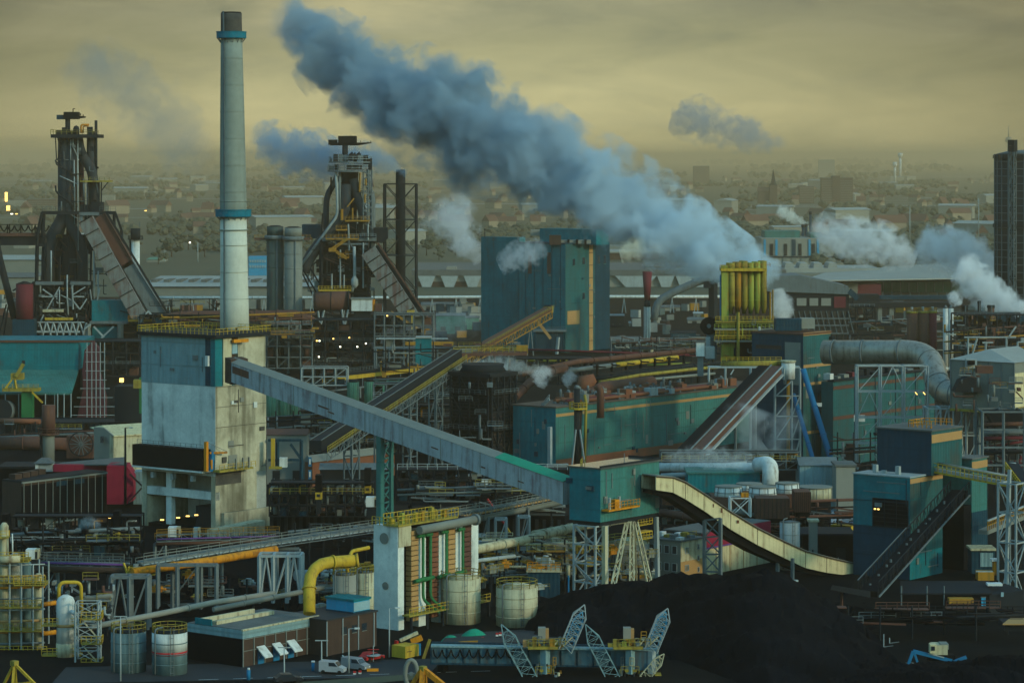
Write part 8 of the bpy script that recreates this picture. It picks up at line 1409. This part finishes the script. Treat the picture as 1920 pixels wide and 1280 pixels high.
for k in range(8): q = C-BX*.1+AX*la*(k/7.2); t('mullion', 'wall_grey').bar(q, q+UP*(z1-1.1), .15)
for z in (.45, .78): t('rail_line', 'wall_grey').bar(C-BX*.1+UP*z1*z, C-BX*.1+AX*la+UP*z1*z, .09)
for k, u in enumerate((.17, .37, .56)):
    q = C-BX*.1+AX*la*u+UP*2.9; t('door_hood#%d' % k, 'white_paint').prism([q, q-BX*1.8-UP*1.5, q-BX*1.8-UP*1.7, q-UP*.2], AX*1.9); t('door#%d' % k, 'blue').obox(q-UP*2.9+AX*.3, AX*1.4, -BX*.08, UP*2.4); t('door#%d/handle' % k, 'pale_steel').obox(q-UP*1.9+AX*.5-BX*.1, AX*.1, -BX*.05, UP*.3)
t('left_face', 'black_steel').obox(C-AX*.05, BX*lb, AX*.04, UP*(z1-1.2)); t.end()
t = T('brown_works', 'lower brown block with a dark flat roof beside the battery', 'building'); Y = 462
C, la, lb, z1 = corner(598, 612, 706, 1164, Y); t('wall', 'brown_panel').obox(C, AX*la, BX*9, UP*z1); t('roof', 'asphalt').obox(C+UP*z1-AX*.2-BX*.2, AX*(la+.4), BX*9.4, UP*.25)
for k in range(4): q = C-BX*.1+AX*la*k/3.2; t('downpipe#%d' % k, 'pale_steel').bar(q, q+UP*z1, .14)
for k in range(3): q = C-BX*.08+AX*la*(.3+.2*k)+UP*3; t('window#%d' % k, 'glass_dark').obox(q, AX*1.2, BX*.1, UP*1.2); t('window#%d/frame' % k, 'wall_grey').obox(q-UP*.1, AX*1.2, -BX*.05, UP*.1)
t.end()
t = T('blue_pavilion', 'blue louvred roof house standing on the lower brown block', 'roof house'); q0 = Vector((P(663, 0, 468).x, 468, P(0, 1153, 468).z)); a = corner(612, 663, 693, 1125, 468, q0.z)
C, la, lb, z1 = a; t('louvre_left', 'bright_blue').obox(C+UP*.5, AX*la, BX*lb, UP*(z1-C.z-.7)); t('louvre_right', 'glass_pale').obox(C-BX*.06+UP*.6, AX*la, BX*.05, UP*(z1-C.z-1)); t('roof', 'teal').obox(C+UP*(z1-C.z-.2)-AX*.2-BX*.2, AX*(la+.4), BX*(lb+.4), UP*.35); t('plinth', 'teal_dark').obox(C-AX*.1-BX*.1, AX*(la+.2), BX*(lb+.2), UP*.5); t('leg', 'steel').cbox(C+AX*1+BX*1-UP*2.2, .4, .4, 2.2); t.end()
# road furniture and vehicles
for lab, px, pt, pb, hd in (('tall pale lamp mast in front of the silo tanks', 226, 1155, 1290, 0), ('slim white pole in front of the door hoods', 533, 1213, 1290, 0), ('pale bollard pole by the white pickup', 603, 1200, 1262, 0), ('curved street lamp beside the white van', 654, 1178, 1262, 1), ('grey lamp post under the battery walkway', 730, 1140, 1232, 1), ('street lamp near the black conveyor', 480, 1170, 1200, 1)):
    if px != 480: lampmast(lab, px, pt, pb, GY(pb) if pb < 1279 else 440, hd, 'pale_steel', .15)
v = car(0, 'white flatbed pickup parked on the service road', 'car_white', G(624, 1262), -.25, None, 4.0, True); v = car(0, 'pale blue white van parked right of the flatbed pickup', 'car_grey', G(667, 1256), -.5, None, 4.3, True)
car(0, 'red car parked behind the pale van by the battery', 'car_red', G(697, 1238), .8, None, 4.0); car(0, 'dark car at the bottom edge below the door hoods', 'car_dark', G(540, 1279), .3, None, 4.2); car(0, 'white car half cut at the bottom edge near the brown works', 'car_white', G(548, 1281), .3, None, 4.2) if False else None
t = T('pickup_bed', 'grey flatbed tray behind the white pickup', 'flatbed'); q = G(645, 1254)+UP*.8; t('tray', 'wall_grey').obox(q, Vector((2.4, .8, 0)), Vector((-.4, 1.5, 0)), UP*.4); t('headboard', 'white_paint').obox(q+UP*.4, Vector((.1, 0, 0)), Vector((-.4, 1.5, 0)), UP*.8); t('wheel', 'rubber').tube([q+Vector((1.6, .3, -.5)), q+Vector((1.6, .5, -.5))], .35, 10); t.end()
t = T('yellow_container', 'yellow square container with a blue end near the battery foot', 'container'); Y = 459; C, la, lb, z1 = corner(744, 760, 781, 1214, Y); t('body', 'yellow').obox(C+UP*.2, AX*la*1.2, BX*lb*1.6, UP*(z1)); t('blue_end', 'blue').obox(C+AX*la*1.22+UP*.2, AX*.5, BX*lb, UP*z1); t('letter_line', 'brown_panel').obox(C-BX*.03+AX*.4+UP*z1*.6, AX*1.2, BX*.04, UP*.12); t.end()
t = T('boom_lift', 'red and cream boom lift folded above the yellow container', 'machine'); t('boom', 'cream').bar(P(750, 1200, 462), P(783, 1185, 463), .5); t('body', 'orange').bar(P(771, 1202, 463), P(791, 1194, 463), .9); t('base', 'car_red').bar(P(742, 1212, 462), P(744, 1200, 462), .5); t('stay', 'yellow_dirty').bar(P(790, 1246, 460), P(806, 1198, 460), .5); t.end()
t = T('parasol_mast', 'low grey dish on a post beside the red car', 'mast'); q = P(700, 1242, 457); q.z = 0; t('post', 'pale_steel').bar(q, q+UP*2.6, .1); t('dish', 'pale_steel').tube([q+UP*1.0, q+UP*1.15], [1.1, 1.15], 12); t('cross_arm', 'car_red').bar(q+Vector((-.9, 0, 2.0)), q+Vector((.9, 0, 2.0)), .12); t.end()
t = T('barrier', 'orange barrier box on the verge right of the vans', 'barrier'); t('panel', 'orange').obox(G(688, 1259), Vector((1.8, .2, 0)), Vector((0, .3, 0)), UP*.5); t('foot', 'black_steel').obox(G(687, 1260), Vector((2.0, .2, 0)), Vector((0, .5, 0)), UP*.06); t.end()
for i, (px, py) in enumerate(((665, 1264), (675, 1263), (899, 1201), (905, 1200), (932, 1192), (938, 1191))):
    t = T('marker_block', 'small red and white striped marker block', 'marker', 'red and white marker blocks'); q = G(px, py) if py > 1210 else P(px, py, 470); t('white_half', 'white_paint').cbox(q, .45, .3, .28, A1, B1); t('red_half', 'car_red').cbox(q+UP*.28, .45, .3, .28, A1, B1)
    if py < 1210: t('pedestal', 'dark_steel').cbox(Vector((q.x, q.y, 0)), .3, .3, q.z, A1, B1)
    t.end()
mb = MB(); mb.face([G(560, 1279)+UP*.09, G(800, 1262)+UP*.09, G(800, 1272)+UP*.09, G(600, 1290)+UP*.09]); tag(mb.build('grass_verge', 'earth'), 'strip of dull green verge beside the service road', None, None, 'structure')
t = T('hydrant', 'small blue hydrant by the brown works wall', 'hydrant'); q = G(587, 1258); t('body', 'blue').cyl(q, .25, 1.4, 10); t('cap', 'white_paint').cyl(q+UP*1.4, .3, .25, 10); t.end()
t = T('hydrant', 'blue gas bottle standing near the bottom left corner of the brown works', 'bottle'); q = P(466, 1279, 441); q.z = 0; t('body', 'blue').cyl(q, .3, 1.6, 10); t('cap', 'white_paint').cyl(q+UP*1.6, .2, .3, 8); t.end()
# green tarps
def mound(label, px, py, w, h, Y, m='tarp_green'):
    c = P(px, py, Y); t = T('tarpaulin_heap', label, 'heap'); r = w*Y/F/2; mb = t('cover', m); n = 18; rings = [[c+Vector((math.cos(6.283*k/n)*r*s_, math.sin(6.283*k/n)*r*.8*s_, (1-s_*s_)*h*Y/F+random.uniform(-.05, .05))) for k in range(n)] for s_ in (1, .8, .55, .25, .05)]
    for a, b_ in zip(rings, rings[1:]):
        for k in range(n): mb.face([a[k], a[(k+1) % n], b_[(k+1) % n], b_[k]], True)
    t('bund', 'dark_steel').cyl(Vector((c.x, c.y, 0)), r*1.02, c.z, 18); return t.end()
mound('round green tarpaulin heap right of the yellow container', 889, 1196, 56, 18, 476); mound('smaller green tarpaulin heap beside the round one', 846, 1202, 40, 12, 474)
t = T('quay_deck', 'flat dark deck behind the coal bridge with an orange edge', 'deck'); t('slab', 'asphalt').hexa([P(828, 1206, 462), P(1060, 1206, 462), P(1030, 1180, 486), P(840, 1190, 486), P(828, 1203, 462), P(1060, 1203, 462), P(1030, 1177, 486), P(840, 1187, 486)]); t('orange_edge', 'ochre').bar(P(860, 1205, 461.5), P(896, 1203, 461.5), .5)
for x in (850, 900, 950, 1000, 1045): t('support', 'dark_steel').bar(P(x, 1207, 464), Vector((P(x, 0, 464).x, 464, 0)), .6)
t.end()
# ---------------------------------------------------------------- grab unloaders on the blue girder
Y = 446
t = T('girder_bridge', 'long dull blue plate girder bridge along the bottom of the coal heap', 'bridge'); a, e = P(808, 1212, Y), P(1235, 1220, Y); a2 = P(808, 1244, Y)
hh = a.z-a2.z; t('girder', 'girder_blue').obox(a-UP*hh, e-a, Vector((0, 1.2, 0)), UP*hh); t('top_flange', 'slate_cladding').obox(a-Vector((0, .3, 0)), e-a, Vector((0, 1.8, 0)), UP*.25); t('bottom_flange', 'teal_dark').obox(a-UP*hh-Vector((0, .3, 0)), e-a, Vector((0, 1.8, 0)), UP*.25); t('far_girder', 'teal_dark').obox(a-UP*hh+Vector((0, 4.5, 0)), e-a, Vector((0, .6, 0)), UP*hh)
for k in range(9): x = 812+k*17; t('cable_loop', 'black_steel').tube(pline([(x, 1217, Y-.4), (x+3, 1228, Y-.4), (x+8, 1233, Y-.4), (x+13, 1228, Y-.4), (x+17, 1217, Y-.4)]), .13, 6)
for k in range(14): q = a+(e-a)*k/14; t('web_stiffener#%d' % k, 'teal_dark').bar(q-Vector((0, .1, .2)), q-Vector((0, .1, hh)), .18)
for x in (830, 1015, 1230): t('support', 'black_steel').bar(P(x, 1246, Y+2), Vector((P(x, 0, Y).x, Y+2, 0)), 1.2)
t.end()
def boom(t, key, a, b_, w0, w1, m):
    """tapering lattice boom a->b: four chords with lacing"""
    a, b_ = Vector(a), Vector(b_); d = (b_-a); u = d.normalized(); s_ = u.cross(Vector((0, 1, 0))).normalized(); f = Vector((0, 1, 0)); n = 7
    n = 8
    def q(k, i):
        v = k/n; w = w0*.30 if v < .74 else w0*.30*(1-v)/.25+.03
        return a+d*v+s_*w*(1 if i in (0, 1) else -1)+f*w*.8*(1 if i in (1, 2) else -1)
    for k in range(n):
        for i in range(4): t(key, m).bar(q(k, i), q(k+1, i), .12); t(key, m).bar(q(k, i), q(k+1, (i+1) % 4), .07); t(key, m).bar(q(k+1, i), q(k+1, (i+1) % 4), .07)
for i, (cx, lab) in enumerate(((1020, 'left hand grab unloader with two pale blue lattice booms on the girder'), (1180, 'right hand grab unloader with two pale blue lattice booms on the girder'))):
    t = T('grab_unloader', lab, 'crane'); Z0 = Y-1.5; k = cx-1020; fx = lambda x, y, o=0: P(x+k, y, Z0+o)
    boom(t, 'rear_boom', fx(1002-(k > 0)*6, 1282), fx(940+(k > 0)*(-2), 1170), 3.3, 2.0, 'slate_cladding'); boom(t, 'front_boom', fx(1060, 1218), fx(1096 if k == 0 else 1092, 1133 if k == 0 else 1140), 3.4, 2.4, 'pale_steel'); boom(t, 'blue_lacing', fx(1062, 1217, 1.6), fx(1092-(k > 0)*4, 1146, 1.6), 2.4, 2.0, 'bright_blue')
    fr(t('mast_house', 'pale_wall'), 1009+k, 1023+k, 1177, 1200, Z0, 1.6); fr(t('mast_side', 'tan'), 1023+k, 1029+k, 1179, 1202, Z0+.3, 1.4); t('slew_column', 'slate_cladding').bar(fx(1022, 1262), fx(1022, 1212), 1.1); fr(t('turntable', 'yellow_dirty'), 990+k, 1046+k, 1212, 1217, Z0-1, 3); rail(t('turntable_railing', 'yellow_dirty'), [fx(990, 1212, -1), fx(1060, 1209, -1)], 1.1, .8, .08)
    rg = random.Random(30+i)
    for j in range(9): q = fx(985+j*8.5, 1212, rg.uniform(-.5, 1.2)); t('winch#%d' % j, rg.choice(['yellow_dirty', 'pale_steel', 'tan', 'white_paint', 'ochre', 'lime'])).cbox(q, rg.uniform(.4, 1.0), .8, rg.uniform(.4, 1.5), A1, B1)
    greeble(t, 988+k, 1052+k, 1198, 1214, Z0, 14, 80+i, ms=('steel', 'cream', 'ochre', 'tank_grey'), d=1); greeble(t, 1000+k, 1050+k, 1240, 1275, Z0, 16, 90+i, ms=('steel', 'dark_steel', 'cream', 'ochre'), d=1); t('tie_rod', 'cream').bar(fx(1056, 1210, -.8), fx(1074, 1193, -.8), .18); t('tie_rod', 'cream').bar(fx(1040, 1208, -.8), fx(1050, 1196, -.8), .18); fr(t('lower_cab', 'yellow_dirty'), 1012+k, 1034+k, 1255, 1259, Z0-.5, 2); rail(t('lower_railing', 'yellow_dirty'), [fx(1004, 1262, -.5), fx(1038, 1262, -.5)], 1.1, .7, .07)
    if i: fr(t('blue_box', 'girder_blue'), 1190, 1216, 1222, 1256, Z0, 2); boom(t, 'lower_boom', fx(1035, 1285), fx(1085, 1225), 2.4, 1.4, 'cream'); fr(t('yellow_cab', 'yellow_dirty'), 1228, 1240, 1264, 1280, Z0, 2); t('side_post', 'pale_steel').bar(P(1222, 1262, Z0), P(1222, 1220, Z0), .9)
    for q, (x, y0) in enumerate(((1008, 1262), (1034, 1262), (1008, 1285), (1034, 1285))): t('under_leg#%d' % q, 'steel').bar(fx(x, 1244, q % 2), fx(x+(-8 if x < 1020 else 8), y0+20, q % 2), .3)
    t('under_beam', 'steel').bar(fx(1000, 1270), fx(1044, 1270), .25)
    t.end()
t = T('spoked_wheel', 'grey bucket wheel rim above the orange crane apex', 'wheel'); c = P(771, 1262, 432); t('rim', 'wall_grey').tube([c+Vector((math.cos(6.283*k/24)*.9, 0, math.sin(6.283*k/24)*2.0)) for k in range(25)], .35, 8, cap=False); t('hub', 'steel').tube([c-Vector((0, .3, 0)), c+Vector((0, .3, 0))], .3, 8); t.end()
# small clutter between the tanks
rnd = random.Random(17)
for nm, m, mm in (('orange', 'orange', 'pump'), ('pale', 'pale_steel', 'pump'), ('yellow', 'yellow_dirty', 'valve station'), ('grey', 'wall_grey', 'valve station')):
    first = None
    for i in range(16):
        px, py, Y = rnd.choice([(rnd.uniform(820, 1060), rnd.uniform(1055, 1100), rnd.uniform(505, 535)), (rnd.uniform(1030, 1230), rnd.uniform(1085, 1115), rnd.uniform(530, 545)), (rnd.uniform(560, 690), rnd.uniform(1075, 1100), rnd.uniform(490, 520)), (rnd.uniform(240, 560), rnd.uniform(1075, 1130), rnd.uniform(495, 520))])
        c = P(px, py, Y); c.z = 0
        if first is None:
            t = T(mm.replace(' ', '_'), nm+' '+mm+' on a post amid the pipework around the tanks', mm, nm+' '+mm+'s around the tanks', loc=c); t('post', 'dark_steel').bar(c, c+UP*4.5, .35); t('body', m).cbox(c+UP*4.5, 1.6, 1.1, 1.0, A1, B1); t('wheel', m).tube([c+UP*5.6, c+UP*5.75], .5, 10); t('pipe', m).tube([c+UP*5+Vector((-1.6, 0, 0)), c+UP*5+Vector((1.6, 0, 0))], .2, 8); rail(t('railing', 'yellow_dirty'), [c+UP*4.5+Vector((-1.6, -.8, 0)), c+UP*4.5+Vector((1.6, -.8, 0))], 1.1, .8, .06); first = t.end()
        else: o = copy_tree(first); o.location = c; o.rotation_euler = (0, 0, rnd.uniform(-.8, .8)); f = rnd.uniform(.7, 1.2); o.scale = (f, f, rnd.uniform(.5, 1.5))
q = P(1066, 1130, 500); t = T('signal_lamp', 'green signal lamp on a pole beside the coal heap', 'signal'); t('pole', 'blue').bar(Vector((q.x, q.y, 0)), P(1066, 1078, 500), .2); t('lamp_head', 'lamp_green').cbox(q-Vector((0, .3, 0)), .3, .2, .3, A1, B1); t.end()
t = T('striped_barrier', 'red and yellow striped boom leaning above the cream pipe', 'barrier'); t('red_part', 'car_red').bar(P(914, 935, 560), P(948, 985, 558), .32); t('yellow_part', 'yellow').bar(P(948, 985, 558), P(956, 998, 557.6), .32); t('foot', 'dark_steel').bar(P(956, 998, 557.6), Vector((P(956, 0, 557).x, 557, 0)), .4); t.end()
for i, (px, py) in enumerate([(902, 1005), (943, 974), (986, 970)]): scaffold(('grey pipe portal above the beige tanks', 'second grey pipe portal near the striped boom', 'grey pipe portal left of the transfer house')[i], px-14, px+6, py, py+120, 535+i*6, 1, 2, 'pale_steel', d=3, w=.4)

def pipework(label, x0, x1, y0, y1, Y, n, seed, ms=('steel', 'dark_steel', 'wall_grey', 'rust', 'pale_steel'), deck='yellow_dirty', d=4, base=True):
    t = T('pipework', label, 'pipework'); greeble(t, x0, x1, y0, y1, Y, n, seed, ms, deck, d); g = random.Random(seed+99)
    for k in range(4): y = g.uniform(y0, y1); t('long_pipe#%d' % k, g.choice(ms)).tube([P(x0, y+6, Y+g.uniform(-d, d)), P(x1, y-6, Y+g.uniform(-d, d))], g.uniform(.15, .4), 6)
    for k in range(6): x = x0+(x1-x0)*(k+.5)/6; q = P(x, y0, Y+g.uniform(-d, d)); t('post#%d' % k, 'dark_steel').bar(Vector((q.x, q.y, 0)), q, .25)
    return t.end()
pipework('dense dark pipework behind the portal frames at the lower left', 275, 480, 1085, 1145, 508, 50, 41)
pipework('dense pipework between the left process tower and the portal frame', 90, 210, 1085, 1165, 482, 36, 42)
pipework('dense pipes and decks between the yellow pipe and the battery wall', 590, 700, 1060, 1110, 500, 36, 43)
pipework('dense pipes and decks above the beige tanks', 825, 1080, 1010, 1085, 532, 90, 44, ms=('steel', 'dark_steel', 'wall_grey', 'cream', 'pale_steel', 'ochre'))
pipework('tangled pipes under the transfer house around the large tanks', 1085, 1235, 1060, 1118, 536, 40, 45, ms=('steel', 'dark_steel', 'cream', 'ochre', 'pale_steel'))
pipework('dark yard pipework in front of the oven battery', 540, 700, 980, 1015, 560, 34, 46, ms=('black_steel', 'dark_steel', 'steel'))
pipework('dim yard gear between the pale trestle and the pipe bridge', 745, 1060, 905, 960, 585, 60, 47, ms=('black_steel', 'dark_steel', 'steel', 'wall_grey'))
pipework('dark gear scattered in the black yard left of the coal tower', 20, 262, 985, 1045, 545, 46, 48, ms=('black_steel', 'dark_steel', 'steel'))
pipework('rusty pipe tangle behind the crimson hall', 0, 265, 790, 860, 795, 60, 49, ms=('dark_steel', 'rust', 'steel', 'wall_grey'))
pipework('dark plant fittings between the silos and the brick works', 500, 700, 770, 850, 780, 50, 50, ms=('dark_steel', 'black_steel', 'steel', 'wall_grey'))
pipework('pipe and deck tangle behind the junction platform', 700, 970, 640, 720, 900, 70, 51, ms=('dark_steel', 'rust', 'steel', 'wall_grey', 'ochre'))
pipework('busy fittings under the gas main by the furnace frames', 300, 590, 585, 640, 1040, 60, 52, ms=('dark_steel', 'rust', 'steel', 'ochre'))
pipework('dark fittings behind the left skip bridge foot', 200, 410, 560, 620, 1075, 50, 53, ms=('dark_steel', 'black_steel', 'steel', 'rust'))
pipework('rusty fittings along the back yard right of the funnel stack', 1150, 1345, 630, 665, 1000, 50, 54, ms=('dark_steel', 'rust', 'steel', 'wall_grey'))
pipework('hazy plant fittings between the ore hall and the brown drums', 1590, 1800, 585, 650, 1130, 60, 55, ms=('dark_steel', 'rust', 'steel', 'wall_grey'))
pipework('pipes and decks below the steaming stacks beside the silver duct', 1770, 1920, 600, 660, 1020, 50, 56, ms=('dark_steel', 'rust', 'steel', 'pale_steel', 'ochre'))
pipework('dim pipes behind the pale scaffold and the second teal hall', 1555, 1740, 810, 880, 700, 34, 57, ms=('dark_steel', 'rust', 'steel', 'wall_grey'))
pipework('dark machinery around the cooling basins', 1240, 1600, 935, 1000, 600, 60, 58, ms=('dark_steel', 'black_steel', 'steel', 'rust'), deck='steel')
pipework('black yard machinery below the black conveyor', 1560, 1920, 1135, 1170, 480, 44, 59, ms=('black_steel', 'dark_steel', 'black_steel', 'rust'), deck='dark_steel')
pipework('dark storeyed gear under the filter house at the right edge', 1845, 1925, 790, 900, 675, 34, 60, ms=('dark_steel', 'dull_red', 'steel'))
# ================================================================ smoke and steam
BL = (.62, .76, .86)
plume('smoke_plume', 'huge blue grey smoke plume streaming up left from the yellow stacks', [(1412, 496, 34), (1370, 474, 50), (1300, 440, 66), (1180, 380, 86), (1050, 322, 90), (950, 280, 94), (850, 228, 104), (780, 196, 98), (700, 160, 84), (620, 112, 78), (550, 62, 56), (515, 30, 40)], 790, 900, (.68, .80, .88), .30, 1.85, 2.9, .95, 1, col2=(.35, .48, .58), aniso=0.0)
plume('steam_cloud', 'blue puff drifting left from the lattice framed chimney', [(750, 322, 10), (725, 305, 22), (690, 298, 32), (640, 300, 38), (585, 290, 46), (540, 285, 42), (495, 260, 34), (470, 255, 26)], 1125, 1140, (.34, .54, .70), .14, 1.7, 3.5, 1.2, 2)
plume('smoke_cloud', 'detached grey blue smoke scrap in the sky above the church', [(1265, 225, 26), (1310, 225, 42), (1350, 240, 32), (1400, 250, 36), (1440, 266, 20), (1478, 272, 12)], 2200, 2200, (.42, .5, .6), .05, 2.2, 3.2, 1.5, 3)
plume('steam_cloud', 'white steam puff left of the tall teal tower', [(895, 488, 12), (880, 465, 26), (868, 440, 36), (850, 410, 50), (830, 380, 60)], 1250, 1260, (.9, .92, .95), .12, 1.5, 3, 1.2, 4, .6)
plume('steam_cloud', 'dense white steam pouring from the dark stacks at the right edge', [(1915, 582, 20), (1885, 570, 30), (1845, 545, 34), (1815, 515, 36), (1800, 490, 24)], 1070, 1085, (.95, .96, .97), .3, 1.3, 3.5, 1.3, 5)
plume('steam_cloud', 'white steam puff left of the gasholder over the long pale roof', [(1860, 505, 28), (1805, 475, 46), (1760, 462, 44), (1715, 458, 28)], 1250, 1260, (.95, .96, .97), .14, 1.9, 2.4, 1.3, 15)
plume('steam_cloud', 'thin white steam puff right of the blue striped mill', [(1710, 482, 22), (1655, 462, 40), (1610, 452, 42), (1560, 440, 34), (1520, 420, 24)], 1400, 1410, (.95, .96, .97), .12, 1.9, 3, 1.3, 16)
plume('steam_cloud', 'small steam wisp behind the brown drums', [(1800, 570, 8), (1790, 560, 14), (1785, 545, 10)], 1050, 1052, (.95, .96, .97), .3, 1.4, 3, 1.2, 17)
plume('steam_cloud', 'white steam puff beside the right of the yellow stacks', [(1468, 598, 16), (1464, 575, 24), (1462, 555, 18), (1455, 540, 12)], 800, 800, (.95, .95, .95), .4, 1.1, 3, 1.2, 6)
plume('steam_cloud', 'small white steam trail at the blue striped mill chimneys', [(1513, 418, 5), (1495, 412, 10), (1475, 402, 13), (1458, 390, 12)], 2190, 2190, (.95, .95, .9), .2, 1.6, 2.4, 1.2, 7)
plume('steam_cloud', 'thin grey steam hanging round the dark ore conveyor', [(1400, 865, 30), (1420, 830, 46), (1400, 800, 52), (1440, 770, 50)], 700, 700, (.88, .92, .94), .07, 1.7, 1.2, 1.1, 8)
plume('steam_cloud', 'low steam over the top of the cooling tower', [(860, 700, 10), (900, 690, 20), (950, 685, 18), (1000, 695, 12), (1040, 700, 20)], 765, 790, (.85, .9, .9), .14, 1.8, 2, 1.2, 9)
plume('steam_cloud', 'wispy steam in front of the face of the tall teal tower', [(940, 500, 18), (970, 480, 28), (1000, 470, 26), (1025, 462, 14)], 1130, 1130, (.85, .9, .95), .09, 2.1, 2, 1.3, 10)
plume('smoke_cloud', 'faint blue grey smoke in the sky left of the tall chimney', [(150, 120, 50), (215, 150, 66), (270, 200, 70), (310, 250, 64), (380, 285, 50)], 2300, 2400, (.42, .47, .52), .014, 2.2, 2, 1.3, 11)
plume('smoke_cloud', 'dark thin smoke leaving the tall chimney top', [(432, 22, 16), (410, 5, 24), (380, -20, 30)], 640, 650, (.25, .25, .2), .03, 1.2, 1.6, 1.2, 12)
plume('steam_cloud', 'yellowish lit steam low behind the tall teal tower', [(1165, 480, 16), (1190, 465, 22), (1215, 470, 18)], 1500, 1500, (.95, .9, .75), .15, 1.6, 2.4, 1.2, 13)
plume('steam_cloud', 'small bluish steam wisp in the dark left yard', [(150, 985, 6), (165, 978, 12), (190, 988, 8)], 548, 548, (.7, .85, .95), .16, 1.6, 2.2, 1.2, 14)

plume('steam_cloud', 'small white steam puff over the reddish duct on the teal hall', [(1015, 725, 10), (1005, 708, 18), (1015, 695, 16), (1030, 690, 8)], 800, 802, (.95, .96, .97), .3, 1.4, 3, 1.2, 21)
plume('steam_cloud', 'faint second steam puff right beside the small one', [(1060, 722, 8), (1066, 708, 14), (1080, 702, 10)], 805, 806, (.95, .96, .97), .2, 1.4, 3, 1.2, 22)
plume('steam_cloud', 'low drifting steam left of the bent white duct', [(1410, 872, 20), (1350, 862, 26), (1290, 858, 20), (1240, 862, 12)], 628, 632, (.9, .93, .95), .1, 1.9, 2, 1.2, 23)
plume('steam_cloud', 'thin bluish vapour spreading over the middle yard', [(700, 640, 16), (780, 620, 30), (850, 610, 34), (900, 600, 20)], 1090, 1110, (.8, .88, .95), .018, 1.6, 1.8, 1.2, 24)
plume('steam_cloud', 'thin vapour between the black conveyor and the blue pipes', [(1430, 868, 18), (1465, 840, 34), (1480, 800, 40), (1475, 760, 30)], 706, 700, (.88, .92, .94), .05, 1.7, 1.2, 1.1, 25)
haze(.0001, (1.0, .84, .58))
